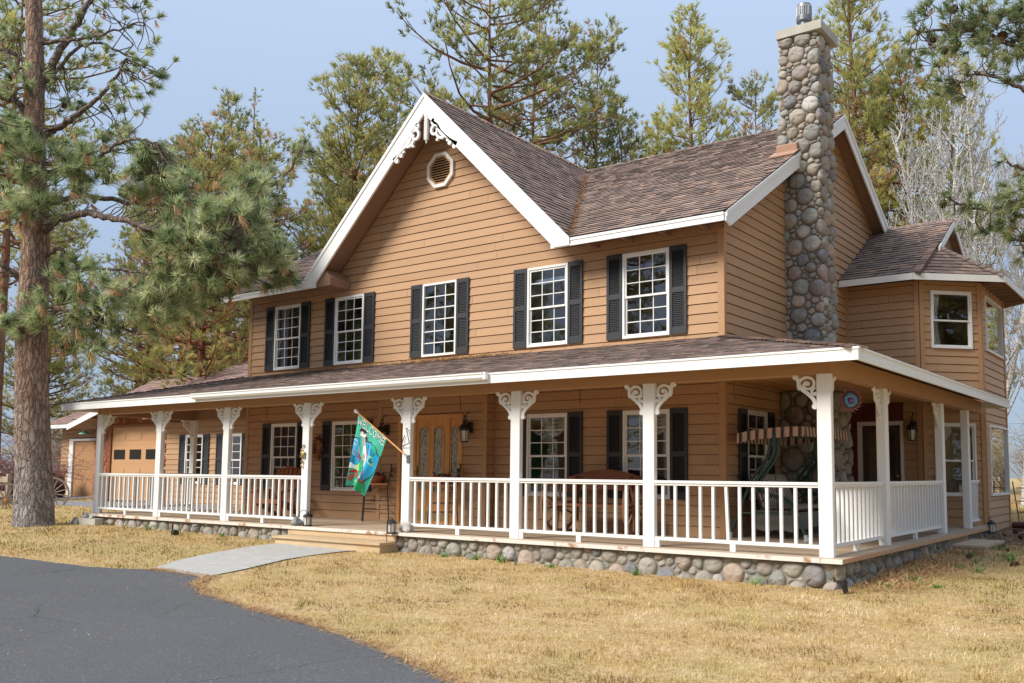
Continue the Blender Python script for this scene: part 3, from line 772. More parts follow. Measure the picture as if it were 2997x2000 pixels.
for x0, x1, y0, y1 in ((PXL, PXR, PYF - .026, PYF), (PXL - .026, PXL, PYF - .026, PYB)):
    mb = MB(); mb.box(x0, x1, y0, y1, 2.345, 2.475); mb.box(x0 - .008, x1, y0 - .012, y1, 2.475, 2.502); part('porch_fascia', mb, 'white', parent=proof)
mb = MB(); mb.box(PXR, PXR + .026, PYF - .026, PYE, 2.345, 2.475); mb.box(PXR, PXR + .038, PYF - .038, PYE, 2.475, 2.502)
mb.box(X1 + 2.0, PXR, PYE, PYE + .026, 2.36, 2.49)
part('porch_fascia', mb, 'white', parent=proof)
mb = MB(); gp = [(-.0, .0), (-.055, -.0), (-.085, .035), (-.085, .075), (-.10, .09), (-.10, .11), (-.09, .11)]   # K-style gutter profile (y, z)
mb.prism([(-8.45, PYF - .03 + y, 2.395 + z) for y, z in gp] + [(-8.45, PYF - .03, 2.505)], (7.55, 0, 0))
mb.prism([(-.9, PYF - .035, 2.40), (-.9, PYF - .115, 2.40), (-.9, PYF - .115, 2.51), (-.9, PYF - .035, 2.51)], (.05, 0, 0))
part('gutter', mb, 'white', parent=proof)
mb = MB()                                # tongue-and-groove ceiling
def boards(mb, x0, x1, y0, y1, z, t, w, along='x', gap=.004, lmin=2.4, seed=1, nose=0):
    rn = random.Random(seed); p = y0 if along == 'x' else x0; e = y1 if along == 'x' else x1
    while p < e - .01:
        q = min(p + w, e); a = x0 if along == 'x' else y0; E = x1 if along == 'x' else y1; s = a; first = True
        while s < E - 1e-3:
            L = lmin * rn.uniform(.3, 1) if first else lmin * rn.choice((1, 1.3, 1.6)); first = False; e2 = min(E, s + L)
            if E - e2 < .3: e2 = E
            h = rn.uniform(-.0015, .0015)
            if along == 'x': mb.box(s, e2 - .003, p, q - gap, z - t, z + h)
            else: mb.box(p, q - gap, s, e2 - .003, z - t, z + h)
            s = e2
        p = q
boards(mb, -12.95, 4.05, -2.14, -.0, 2.515, .015, .14, 'x', .006, 3.6, 1); boards(mb, X1 + .02, 4.05, .0, 6.03, 2.515, .015, .14, 'y', .006, 3.6, 2); boards(mb, -12.95, X0 - .02, 0, .09, 2.515, .015, .14, 'x', .006, 3.6, 3)
part('porch_ceiling', mb, 'cedar')
mb = MB(); mb.box(-13.123, 4.22, -2.300, -2.12, ZB + .0, 2.50); part('porch_beam', mb, 'trim_brown')
mb = MB(); mb.box(4.04, 4.215, -2.12, 6.64, ZB, 2.50); part('porch_beam', mb, 'trim_brown')
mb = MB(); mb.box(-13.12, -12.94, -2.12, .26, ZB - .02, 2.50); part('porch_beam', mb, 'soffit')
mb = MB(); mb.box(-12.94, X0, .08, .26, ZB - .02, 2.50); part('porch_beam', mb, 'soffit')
# floor, edge boards, stone base
mb = MB(); boards(mb, -13.18, 4.36, -2.47, -.0, 0, .04, .14, 'x', .005, 3.6, 5); boards(mb, X1, 4.36, .0, 6.9, 0, .04, .14, 'x', .005, 2.7, 6); boards(mb, -13.18, X0, 0, .45, 0, .04, .14, 'x', .005, 2.6, 7)
part('porch_floor', mb, 'deck')
mb = MB(); mb.box(-13.2, 4.39, -2.50, -2.472, -.055, -.001); part('floor_edge', mb, 'worn')
mb = MB(); mb.box(4.362, 4.39, -2.471, 6.92, -.055, -.001); mb.box(-13.2, -13.182, -2.471, .46, -.055, -.001)
for b in pieces(mb): part('floor_edge', b, 'deck_edge')
def stone_base(path, seed, z0=-.52, top=-.055):
    mb = MB(); L, f = strip_map(path, .07, z0)
    for (a, b), (c, d) in zip(path[:-1], path[1:]):
        v = Vector((c - a, d - b)).normalized(); n = Vector((v.y, -v.x)); p = [Vector((a, b)), Vector((c, d))]
        mb.poly([(*(p[0] + n * .012), z0), (*(p[1] + n * .012), z0), (*(p[1] + n * .012), top), (*(p[0] + n * .012), top)])
    mb.cur = 1; stones(mb, L, top - z0, f, .032, .15, seed, .007, .085, .95)
    return part('stone_base', mb, ['mortar', 'stone'], True, angle=75)
stone_base([(-13.05, .4), (-13.05, -2.38), (-5.92, -2.38), (-5.92, -2.2)], 41)
stone_base([(-3.10, -2.2), (-3.10, -2.38), (4.24, -2.38), (4.24, 3.18)], 42)
stone_base([(4.24, 4.72), (4.24, 6.55)], 43)
# posts with scroll brackets
def bracket_mesh(w=.30, h=.43):
    mb = MB(); dk = [0]; Y = lambda p: (p[0] * w / .25, -.014 - dk[0] * .0012, p[1] * h / .42)
    P = smooth_path([(.020, -.385), (.032, -.33), (.055, -.285), (.10, -.235), (.155, -.185), (.196, -.125), (.203, -.075), (.212, -.045), (.232, -.022)], 5)
    mb.ribbon([Y((p.x, p.y)) for p in P], .024, (0, .028, 0))
    dk[0] = 1; P = scroll_pts(.104, -.118, .106, .016, -35, 520, 44); mb.ribbon([Y(p) for p in P], [.019 - .006 * i / 44 for i in range(45)], (0, .030, 0))
    dk[0] = 2; P = smooth_path([(.02, -.245), (.045, -.235), (.06, -.205), (.05, -.175), (.02, -.165)], 4); mb.ribbon([Y((p.x, p.y)) for p in P], .018, (0, .029, 0))
    dk[0] = 3; mb.ribbon([Y((.003, -.395)), Y((.003, -.03))], .004, (0, .028, 0)); 
    for cx, cz, r in ((.028, -.393, .036), (.236, -.024, .034), (.016, -.238, .027), (.105, -.113, .026)):
        dk[0] += 1; mb.lathe([(r, -.0), (r, .032 + dk[0] * .002)], 14, Matrix.Translation(Y((cx, cz))) @ Matrix.Translation((0, -.002, 0)) @ Matrix.Rotation(R(-90), 4, 'X'))
    return mb.mesh('bracket', 'white')
BRK = bracket_mesh()
def post_mesh(wx, wy, h):
    mb = MB(); c = .008
    pr = [(c, 0), (wx - c, 0), (wx, c), (wx, wy - c), (wx - c, wy), (c, wy), (0, wy - c), (0, c)]
    mb.prism([(a, b, 0) for a, b in pr], (0, 0, h)); return mb.mesh('porch_post', 'white')
PD = .09; POST = post_mesh(PW, PD, ZB); SPOST = post_mesh(.135, .165, ZB)
posts = []
def porch_post(x, y, me, wx, wy, sides):
    o = link('porch_post', me, None, (x, y, 0)); under(house, o)
    for s in sides:
        loc, rz = {'r': ((wx, wy / 2, ZB), 0), 'l': ((0, wy / 2, ZB), 180), 'b': ((wx / 2, wy, ZB), 90), 'f': ((wx / 2, 0, ZB), -90)}[s]
        link('bracket', BRK, o, loc, R(rz))
    posts.append(o); return o
for i, x in enumerate(PX): porch_post(x, PYP, POST, PW, PD, 'rb' if i == 0 else ('lb' if i == 7 else 'lr'))
for y, s in ((.086, 'fb'), (3.474, 'f'), (5.49, '')): porch_post(4.05, y, SPOST, .135, .165, s)
porch_post(-13.123, .085, POST, PW, PD, 'f')
BAL = None
def railing(a, b, axis, c, n, mid=True):
    """rail between a and b along axis, centred on c"""
    global BAL
    mb = MB(); L = b - a
    mb.box(0, L, -.045, .045, .875, .912); mb.box(0, L, -.03, .03, .845, .874); mb.box(0, L, -.032, .032, .098, .142)
    if mid: mb.box(L / 2 - .04, L / 2 + .04, -.028, .028, .0, .097)
    mb.box(.0, .07, -.028, .028, 0, .097); 
    rz = 0 if axis == 'x' else 90
    o = mb.build('railing', 'white', None, loc=(a, c, 0) if axis == 'x' else (c, a, 0), rz=R(rz)); under(house, o)
    if BAL is None:
        m2 = MB(); m2.box(-.019, .019, -.019, .019, .142, .845); BAL = m2.mesh('baluster', 'white')
    for i in range(n):
        k = link('baluster', BAL, o, (L * (i + .62) / (n + .24), 0, 0), R(random.uniform(-2, 2)))
        if axis == 'x' and c < -2 and abs(a - 1.712) < .01 and i == 5: k.rotation_euler = (0, R(-2.2), 0); k.location.x += .03
    return o
yc = PYP + PD / 2
for i in (0, 1, 2, 4, 5, 6): railing(PX[i] + PW, PX[i + 1], 'x', yc, 12 if i != 6 else 12)
railing(PYP + PD, .086, 'y', 4.10, 13); railing(.086 + .165, 3.474, 'y', 4.10, 18); railing(5.49 + .165, 6.62, 'y', 4.10, 6, False)
railing(PYP + PD, .085, 'y', -13.03, 12)
# steps
mb = MB(); boards(mb, -5.82, -3.06, -2.88, -2.50, -.155, .04, .19, 'x', .006, 4, 9); mb.box(-5.78, -3.10, -2.84, -2.80, -.55, -.197); mb.box(-5.78, -5.74, -2.80, -2.42, -.55, -.197); mb.box(-3.14, -3.10, -2.80, -2.42, -.55, -.197)
mb.box(-5.90, -3.12, -2.47, -2.43, -.155, -.056)
part('front_step', mb, 'step_wood')
mb = MB(); boards(mb, 4.42, 4.95, 2.85, 4.50, -.135, .04, .27, 'y', .006, 3, 10); mb.box(4.87, 4.91, 2.9, 4.45, -.5, -.176); mb.box(4.42, 4.87, 2.89, 2.93, -.5, -.176); mb.box(4.42, 4.87, 4.42, 4.46, -.5, -.176)
mb.box(4.25, 4.29, 3.19, 4.71, -.5, -.056)
part('side_step', mb, 'deck')
# ------------------------------------------------------------------ things on and around the porch
def child(t, name, mb, mats, smooth=True, angle=40):
    return mb.build(name, mats, t, smooth, angle)
# --- wrought-iron bar stools with flower bowls
def stool(loc, rz, label):
    t = thing('bar_stool', label, 'bar stool', loc, rz, 'iron bar stools beside the front door')
    w = .23
    mb = MB(); mb.box(-w, w, -w, w, .735, .765); child(t, 'seat', mb, 'door_wood', False)
    mb = MB()
    for sx in (-1, 1):
        for sy in (-1, 1):
            top = (sx * (w - .02), sy * (w - .02), .735); ft = (sx * (w + .03), sy * (w + .02), .0)
            o = MB(); o.tube([top, (sx * (w - .005), sy * w, .40), ft], .011, 8); child(t, 'leg', o, 'iron')
            if sy < 0 and sx < 0 or sx > 0 and sy > 0:
                c = [(ft[0] - sx * .0 + sx * (.055 - .055 * math.cos(a)), ft[1], .055 - .05 * math.sin(a) * 1. - .055 + .055) for a in [i * .45 for i in range(11)]]
                P = [(ft[0] + sx * (.05 * math.sin(a) * (1 - a / 9)), ft[1], .06 - .055 * math.cos(a) * (1 - a / 9)) for a in [i * .4 for i in range(14)]]
                o = MB(); o.tube(P, .009, 7); child(t, 'scroll_foot', o, 'iron')
    for z in (.25, .42):
        for a, b in (((-w, -w), (w, -w)), ((w, -w), (w, w)), ((w, w), (-w, w)), ((-w, w), (-w, -w))): mb.tube([(a[0] * 1.05, a[1] * 1.03, z), (b[0] * 1.05, b[1] * 1.03, z)], .007, 6)
    child(t, 'stretcher', mb, 'iron')
    mb = MB()
    for sx in (-1, 1):
        P = smooth_path([(sx * w, 0, .71), (sx * w * .55, 0, .62), (sx * .03, 0, .66), (sx * .035, 0, .70), (sx * .06, 0, .685)], 5); mb.tube([(p.x, -w - .005, p.z) for p in P], .006, 6)
        P = smooth_path([(0, sx * w, .71), (0, sx * w * .55, .62), (0, sx * .03, .66), (0, sx * .035, .70), (0, sx * .06, .685)], 5); mb.tube([(w + .005, p.y, p.z) for p in P], .006, 6)
    child(t, 'scrollwork', mb, 'iron')
    mb = MB()
    for sx in (-1, 1):
        P = [(sx * w, w, .74), (sx * (w + .01), w + .03, .95), (sx * (w + .02), w + .05, 1.06)] + [(sx * (w + .02 + .05 * math.sin(a)), w + .05, 1.06 + .045 - .045 * math.cos(a) + .0) for a in [.5, 1., 1.6, 2.2, 2.9, 3.6, 4.3]]
        mb.tube(P, .011, 8)
    for z, a in ((.92, .03), (1.03, .04)):
        P = [(x, w + .035 + .03 * (1 - (x / w) ** 2), z) for x in [(-1 + .2 * i) * w for i in range(11)]]; mb.ribbon(P, a, (0, .006, 0))
    child(t, 'backrest', mb, 'iron'); return t
stool((-5.76, -.46, 0), R(-40), 'black iron bar stool left of the front door, behind the flag')
stool((-3.80, -.60, 0), R(-40), 'black iron bar stool in front of the front door sidelight')
MAT['terracotta'] = simple('terracotta', (.42, .13, .07), .7, .15, 8, 0); MAT['flower_leaf'] = simple('flower_leaf', (.035, .05, .03), .6, .3, 20, .4)
for nm, (c, v) in dict(violet=((.10, .05, .26), .2), yellow_flower=((.75, .45, .06), .15), orange_flower=((.75, .18, .03), .15)).items(): MAT[nm] = simple(nm, c, .6, v, 8, .2)
def flower_bowl(loc, label, seed):
    t = thing('flower_bowl', label, 'flower pot', loc, 0, 'terracotta bowls on the bar stools')
    mb = MB(); mb.lathe([(.0, 0), (.13, 0), (.15, .03), (.17, .07), (.165, .075), (.185, .12), (.195, .125), (.195, .15), (.175, .15), (.16, .12), (0, .12)], 28); child(t, 'bowl', mb, 'terracotta')
    rn = random.Random(seed); mb = MB()
    for i in range(150):
        a, r = rn.uniform(0, 6.28), .17 * rn.random() ** .5; p = Vector((r * math.cos(a), r * math.sin(a), .15 + rn.uniform(-.01, .06) * (1.2 - r / .2))); d = Vector((rn.uniform(-1, 1), rn.uniform(-1, 1), rn.uniform(-.3, .8))).normalized() * .02; s = d.orthogonal().normalized() * .009
        mb.poly([p - d, p + s, p + d, p - s])
    child(t, 'foliage', mb, 'flower_leaf', False); mb = MB()
    for i in range(16):
        a, r = rn.uniform(0, 6.28), .19 * rn.random() ** .5; mb.cur = rn.choice((0, 0, 1, 2)); mb.blob((r * math.cos(a), r * math.sin(a), .17 + rn.uniform(0, .05)), (.018, .018, .014), i, 7, 5)
    child(t, 'flowers', mb, ['violet', 'yellow_flower', 'orange_flower'])
flower_bowl((-5.78, -.47, .765), 'terracotta bowl of dark pansies on the stool behind the flag', 1)
flower_bowl((-3.82, -.61, .765), 'terracotta bowl of pansies on the stool by the door sidelight', 2)

# --- wagon-wheel bench
def wheel_mb(r, spokes, w=.05, hub=.07, rim_mat=0):
    mb = MB(); n = 40                    # axis along x
    ring = lambda rr, x: [(x, rr * math.cos(2 * math.pi * i / n), rr * math.sin(2 * math.pi * i / n)) for i in range(n)]
    A, B, C_, D = ring(r, -w / 2), ring(r, w / 2), ring(r - .055, w / 2), ring(r - .055, -w / 2); vs = A + B + C_ + D; fs = []
    for k in range(4):
        for i in range(n): j = (i + 1) % n; fs.append((k * n + i, k * n + j, ((k + 1) % 4) * n + j, ((k + 1) % 4) * n + i))
    mb.add(vs, fs); sp = MB()
    for i in range(spokes):
        a = 2 * math.pi * (i + .3) / spokes; c, s = math.cos(a), math.sin(a)
        sp.tube([(0, hub * .6 * c, hub * .6 * s), (0, hub * 2 * c, hub * 2 * s), (0, (r - .04) * c, (r - .04) * s)], [.02, .021, .014], 8)
    hb = MB(); M = Matrix.Rotation(R(90), 4, 'Y'); hb.lathe([(.0, -.13), (.035, -.13), (.04, -.08), (hub, -.05), (hub * 1.12, 0), (hub, .05), (.04, .08), (.035, .13), (0, .13)], 16, M)
    return mb, sp, hb
t = thing('bench', 'rust-brown timber bench with wagon-wheel ends between the two right porch windows', 'bench', (-.46, -.62, 0))
for x in (-.66, .84):
    mb, sp, hb = wheel_mb(.46, 10); sub = mb.build('wheel', 'old_wood', t, True, loc=(x, .02, .46), rz=R(-6 if x < 0 else 8)); sp.build('spokes', 'old_wood', sub, True); hb.build('hub', 'old_wood', sub, True)
mb = MB(); mb.box(-.68, .86, -.26, .22, .455, .495); child(t, 'seat', mb, 'rust_wood', False)
mb = MB(); P = [(-.62, .66), (.80, .66), (.86, .93)] + [(.86 - 1.5 * i / 16, .93 + .135 * math.sin(math.pi * i / 16)) for i in range(1, 16)] + [(-.66, .93)]
Q = [(-.62, .68)] + [(-.62 + 1.42 * i / 12, .68 + .05 * math.sin(math.pi * i / 12)) for i in range(1, 12)] + P[1:]
mb.prism([(a, .17 + (b - .6) * .25, b) for a, b in Q], (0, .04, 0)); child(t, 'backrest', mb, 'rust_wood', False)
mb = MB(); 
for x in (-.45, .62): mb.box(x, x + .06, .1, .22, .2, .95)
for x in (-.58, .72): mb.box(x, x + .05, -.2, .2, .42, .455); mb.box(x - .03, x + .1, -.32, .30, .0, .05)
for b in pieces(mb): child(t, 'support', b, 'rust_wood', False)

# --- slatted lounge chair behind the left railing
t = thing('deck_chair', 'orange-brown slatted wooden chair under the left lower window', 'chair', (-8.55, -.75, 0), R(20))
mb = MB(); mb.box(-.30, .30, -.33, -.29, .30, .38)
for i in range(6): mb.obox((0, -.27 + i * .10, .375 - i * .02), (.28, 0, 0), (0, .045, -.008), (0, .002, .011))
child(t, 'seat', mb, 'orange_wood', False); mb = MB()
for i in range(6): mb.obox((-.235 + i * .094, .37, .66), (.04, 0, 0), (0, .012, -.003), (.012 * (i - 2.5), .17, .44 - .02 * abs(i - 2.5)))
child(t, 'backrest', mb, 'orange_wood', False)
for s in (-1, 1):
    mb = MB(); mb.box(s * .33 - .06, s * .33 + .06, -.40, .34, .555, .58); child(t, 'armrest', mb, 'orange_wood', False)
    mb = MB(); mb.box(s * .33 - .035, s * .33 + .035, -.36, -.29, 0, .555); child(t, 'leg', mb, 'orange_wood', False)
    mb = MB(); mb.bar((s * .29, -.3, .34), (s * .29, .55, .02), .03, .10); mb.bar((s * .30, .2, .56), (s * .30, .28, .1), .03, .06); child(t, 'side_rail', mb, 'orange_wood', False)

# --- garden swing on the side porch
MAT['green_tube'] = simple('dark_green_metal', (.022, .060, .052), .4, .15, 8, 0, spec=.5)
MAT['foot_cap'] = simple('pale_foot_cap', (.45, .52, .50), .6, .1, 8, 0)
def mat_stripes(name, axis, freq, a, b, thin):
    t = NT(name); tc = t.n('TexCoord'); sx = t.n('SeparateXYZ'); t.l(tc.outputs['Object'], sx.inputs[0])
    f = t.math('FRACT', t.math('MULTIPLY', sx.outputs[axis], freq)); k = t.math('LESS_THAN', f, thin)
    f2 = t.math('FRACT', t.math('ADD', t.math('MULTIPLY', sx.outputs[axis], freq), .62)); k2 = t.math('LESS_THAN', f2, .06)
    c = t.mix(t.math('MAXIMUM', k, k2), a, b); v = t.coords(); c = t.mix(t.mapr(t.noise(v, 30, 3), .3, .7, 0, .25), c, tuple(x * .6 for x in a)); return t.done(c, .85, None, .2)
MAT['canopy'] = mat_stripes('striped_canopy', 1, 7.2, (.62, .44, .36), (.028, .03, .032), .36)
MAT['cushion'] = mat_stripes('striped_cushion', 1, 11., (.66, .56, .48), (.05, .045, .045), .34)
MAT['swing_cloth'] = simple('grey_green_cloth', (.20, .21, .17), .9, .15, 10, 0)
t = thing('swing_seat', 'garden swing with brown striped canopy, striped cushions and green tube frame on the side porch', 'swing seat', (2.35, 1.0, 0))
for s in (-1, 1):
    y = s * .98
    for dy in (0, .04 * s):
        mb = MB(); P = smooth_path([(.66, y, .03), (.53, y, .32), (.38, y, .56), (.16, y, .66), (-.02, y, .72), (-.10, y, .84), (-.02, y, .98), (.12, y, 1.15), (.22, y, 1.35), (.22, y, 1.62)], 5)
        mb.tube([(p.x + (.02 if dy else 0), p.y + dy, p.z) for p in P] if not dy else [(p.x - .05, p.y + dy, p.z) for p in P[20:]], .026, 10); child(t, 'front_leg', mb, 'green_tube')
    mb = MB(); P = smooth_path([(-.60, y, .03), (-.40, y, .5), (-.20, y, .95), (.04, y, 1.25), (.12, y, 1.62)], 5); mb.tube(P, .026, 10); child(t, 'rear_leg', mb, 'green_tube')
    mb = MB(); mb.tube([(-.45, y, .40), (.50, y, .40)], .014, 8); child(t, 'stretcher', mb, 'green_tube')
    for x in (.66, -.60): mb = MB(); mb.lathe([(.0, 0), (.06, 0), (.055, .02), (.034, .06), (.034, .10)], 14, Matrix.Translation((x * 1.005, y, 0)) @ Matrix.Rotation(R(-14 if x > 0 else 14), 4, 'Y')); child(t, 'foot_cap', mb, 'foot_cap')
    mb = MB(); P = smooth_path([(-.16, s * .72, .58), (.02, s * .72, .66), (.22, s * .72, .64), (.34, s * .72, .52), (.28, s * .72, .42)], 5); mb.tube(P, .016, 8); mb.tube([(.1, s * .72, .42), (.05, s * .74, 1.6)], .008, 6); child(t, 'armrest', mb, 'green_tube')
mb = MB(); mb.tube([(.17, -1.02, 1.62), (.17, 1.02, 1.62)], .024, 10); child(t, 'top_bar', mb, 'green_tube')
def pad(mb, c, ax, ay, az, n=8):         # puffed cushion
    c, ax, ay, az = map(Vector, (c, ax, ay, az)); g = {}
    for sgn in (1, -1):
        for i in range(n + 1):
            for j in range(n + 1):
                u, v = -1 + 2 * i / n, -1 + 2 * j / n; k = ((1 - u ** 4) * (1 - v ** 4)) ** .4
                g[sgn, i, j] = c + ax * u + ay * v + az * sgn * (.25 + .75 * k) * (1 if True else 0)
    base = len(mb.v); idx = {k: i for i, k in enumerate(g)}; fs = []
    for sgn in (1, -1):
        for i in range(n):
            for j in range(n): q = [idx[sgn, i, j], idx[sgn, i + 1, j], idx[sgn, i + 1, j + 1], idx[sgn, i, j + 1]]; fs.append(tuple(q if sgn > 0 else q[::-1]))
    for i in range(n):
        for (a, b) in (((i, 0), (i + 1, 0)), ((i + 1, n), (i, n)), ((0, i + 1), (0, i)), ((n, i), (n, i + 1))): fs.append((idx[1, a[0], a[1]], idx[-1, a[0], a[1]], idx[-1, b[0], b[1]], idx[1, b[0], b[1]]))
    mb.add(list(g.values()), fs)
mb = MB(); pad(mb, (.06, 0, .46), (.26, 0, .02), (0, .70, 0), (0, 0, .06)); child(t, 'seat_cushion', mb, 'cushion')
mb = MB(); pad(mb, (-.27, 0, .74), (-.10, 0, .26), (0, .70, 0), (.06, 0, .02)); child(t, 'back_cushion', mb, 'cushion')
mb = MB(); mb.box(-.24, .34, -.74, .74, .385, .41); child(t, 'seat_frame', mb, 'green_tube', False)
mb = MB(); n = 24
for x in (.345,):
    for i in range(n):
        y0, y1 = -.72 + 1.44 * i / n, -.72 + 1.44 * (i + 1) / n; f = lambda y: .15 + .012 * math.sin(y * 22) + .02 * math.sin(y * 7)
        mb.poly([(x + .01 * math.sin(y0 * 30), y0, f(y0)), (x + .01 * math.sin(y1 * 30), y1, f(y1)), (x, y1, .41), (x, y0, .41)])
for s in (-1, 1):
    for i in range(10):
        x0, x1 = -.26 + .6 * i / 10, -.26 + .6 * (i + 1) / 10; f = lambda x: .13 + .015 * math.sin(x * 14)
        mb.poly([(x0, s * .725, f(x0)), (x1, s * .725, f(x1)), (x1, s * .725, .44), (x0, s * .725, .44)])
child(t, 'skirt', mb, 'swing_cloth', False)
mb = MB(); n = 30; zt = lambda x, y: 1.645 + .085 * (x + .45) / 1.1 + .03 * (1 - ((x - .1) / .55) ** 2)
for i in range(8):
    for j in range(n):
        x0, x1 = -.45 + 1.1 * i / 8, -.45 + 1.1 * (i + 1) / 8; y0, y1 = -1.0 + 2.0 * j / n, -1.0 + 2.0 * (j + 1) / n
        mb.poly([(x0, y0, zt(x0, y0)), (x1, y0, zt(x1, y0)), (x1, y1, zt(x1, y1)), (x0, y1, zt(x0, y1))])
for j in range(n):
    y0, y1 = -1.0 + 2.0 * j / n, -1.0 + 2.0 * (j + 1) / n; w = lambda y: .145 + .01 * abs(math.sin(y * 4.7))
    for x in (.65, -.45): mb.poly([(x, y0, zt(x, y0)), (x, y1, zt(x, y1)), (x + .015, y1, zt(x, y1) - w(y1)), (x + .015, y0, zt(x, y0) - w(y0))])
child(t, 'canopy', mb, 'canopy', False)
MAT['canopy_x'] = mat_stripes('striped_canopy_side', 0, 7.2, (.62, .44, .36), (.028, .03, .032), .36)
mb = MB()
for i in range(16):
    x0, x1 = -.45 + 1.1 * i / 16, -.45 + 1.1 * (i + 1) / 16
    for y in (-1.0, 1.0): mb.poly([(x0, y, zt(x0, y)), (x1, y, zt(x1, y)), (x1, y - .01, zt(x1, y) - .155 - .006 * math.sin(x1 * 9)), (x0, y - .01, zt(x0, y) - .155 - .006 * math.sin(x0 * 9))])
for b in pieces(mb): child(t, 'valance', b, 'canopy_x', False)
mb = MB(); mb.tube([(.24, .9, 1.58), (.24, .9, 1.02)], .004, 5)
for i in range(5):
    a = R(90 + 72 * i); mb.prism([(.24 + .055 * math.cos(a) * 0, .9 + .055 * math.cos(a), 1.0 + .055 * math.sin(a)), (.24, .9 + .016 * math.cos(a + .6), 1.0 + .016 * math.sin(a + .6)), (.24, .9, 1.0), (.24, .9 + .016 * math.cos(a - .6), 1.0 + .016 * math.sin(a - .6))], (.012, 0, 0))
for z in (1.12, 1.22, 1.33, 1.5): mb.blob((.24, .9, z), (.02, .02, .026), int(z * 100), 8, 6)
tag(mb.build('starfish_string', 'curtain_white', None, True, loc=(2.35, 1.0, 0)), 'cream starfish and shells on a string hanging from the striped swing', 'ornament')

# --- wall lanterns
MAT['lamp_glass'] = simple('frosted_lamp_glass', (.62, .60, .55), .3, .1, 10, 0, spec=.6)
def wall_lantern(loc, rz, label):
    t = thing('wall_lantern', label, 'lantern', loc, rz, 'black wall lanterns')
    mb = MB(); mb.box(-.06, .06, -.02, 0, .02, .22); mb.blob((0, -.02, .12), (.07, .03, .10), 3); child(t, 'wall_plate', mb, 'iron')
    mb = MB(); P = smooth_path([(0, -.02, .12), (0, -.09, .20), (0, -.13, .32), (0, -.17, .33), (0, -.17, .26)], 5); mb.tube(P, .010, 8); mb.tube(smooth_path([(0, -.13, .32), (0, -.10, .40), (0, -.05, .41), (0, -.06, .37)], 5), .008, 7); child(t, 'arm', mb, 'iron')
    M = Matrix.Translation((0, -.17, 0)) @ Matrix.Rotation(R(30), 4, 'Z')
    mb = MB(); mb.lathe([(.012, .27), (.03, .25), (.035, .22), (.02, .20), (.07, .17), (.11, .10), (.115, .06), (.10, .055), (0, .055)], 6, M); child(t, 'hood', mb, 'iron', False)
    mb = MB()
    for i in range(6):
        a = R(60 * i + 30); mb.tube([(.085 * math.cos(a), -.17 + .085 * math.sin(a), .06), (.065 * math.cos(a), -.17 + .065 * math.sin(a), -.15)], .006, 5)
    mb.lathe([(0, -.165), (.07, -.165), (.07, -.145), (0, -.14)], 6, M); child(t, 'cage', mb, 'iron', False)
    mb = MB(); mb.lathe([(.078, .06), (.058, -.145)], 6, M, False); child(t, 'glass', mb, 'lamp_glass', False); return t
wall_lantern((-5.64, -.30, 1.72), 0, 'black wall lantern left of the front door, partly behind the flag')
wall_lantern((-3.41, -.30, 1.72), 0, 'black wall lantern right of the front door')
wall_lantern((3.05, 6.03, 1.86), 0, 'black wall lantern beside the white-framed side door')

# --- wreath, post ornament, triangle bell, sun catcher, chains
for nm, c in dict(twig=(.10, .045, .03), rust_leaf=(.36, .10, .045), pink_leaf=(.52, .22, .15), gold_leaf=(.55, .30, .08)).items(): MAT[nm] = simple(nm, c, .8, .2, 20, .25)
t = thing('wreath', 'oval wreath of rust and gold leaves on the wall between the left lower windows', 'wreath', (-8.05, -.06, 1.50))
mb = MB(); rn = random.Random(4); el = lambda a, r: (.12 * math.cos(a) * r, 0, .22 * math.sin(a) * r)
for k in range(7): mb.tube([(el(a, 1 + .07 * math.sin(a * (3 + k) + k))[0], rn.uniform(-.02, .02), el(a, 1 + .07 * math.sin(a * (3 + k) + k))[2]) for a in [2 * math.pi * i / 30 for i in range(31)]], .008, 5)
child(t, 'twig_ring', mb, 'twig'); mb = MB()
for i in range(520):
    a = rn.uniform(0, 6.28); r = 1 + rn.gauss(0, .16); p = Vector(el(a, r)) + Vector((0, rn.uniform(-.07, .03), 0)); d = Vector((rn.uniform(-1, 1), rn.uniform(-1, .2), rn.uniform(-1, 1))).normalized() * .026; s = d.cross(Vector((rn.uniform(-1, 1), 1, rn.uniform(-1, 1)))).normalized() * .013
    mb.cur = rn.choice((0, 1, 1, 2, 2, 3)); d *= 1.25; mb.poly([p - d, p + s, p + d, p - s])
child(t, 'leaves', mb, ['twig', 'rust_leaf', 'pink_leaf', 'gold_leaf'], False)
t = thing('post_chime', 'bronze turtle-shaped wind chime hanging on the post left of the steps', 'wind chime', (-5.735, PYP - .012, 1.30))
mb = MB(); mb.blob((.01, -.02, .0), (.055, .028, .065), 3, 14, 9, .06); child(t, 'shell', mb, 'brass'); mb = MB()
for a in (35, 145, 215, 325): mb.blob((.01 + .055 * math.cos(R(a)), -.018, .062 * math.sin(R(a))), (.02, .012, .024), a, 8, 6)
mb.blob((-.02, -.02, .085), (.018, .016, .026), 9, 8, 6); child(t, 'limbs', mb, 'brass'); mb = MB(); mb.tube(smooth_path([(-.02, -.01, .10), (-.01, -.01, .13), (.02, -.01, .16)], 4), .008, 6); mb.blob((.02, -.015, .17), (.024, .02, .02), 2, 8, 6); child(t, 'hanger', mb, 'brass')
mb = MB(); mb.tube([(0, -.02, -.06), (-.005, -.02, -.12)], .003, 5); mb.blob((-.005, -.02, -.13), (.022, .018, .036), 5, 9, 7); mb.blob((-.01, -.02, -.21), (.02, .012, .03), 6, 8, 6); child(t, 'bell', mb, 'brass')
t = thing('dinner_triangle', 'black iron dinner triangle hooked on the post right of the steps', 'triangle bell', (-3.06, PYP - .03, 1.46), R(-4))
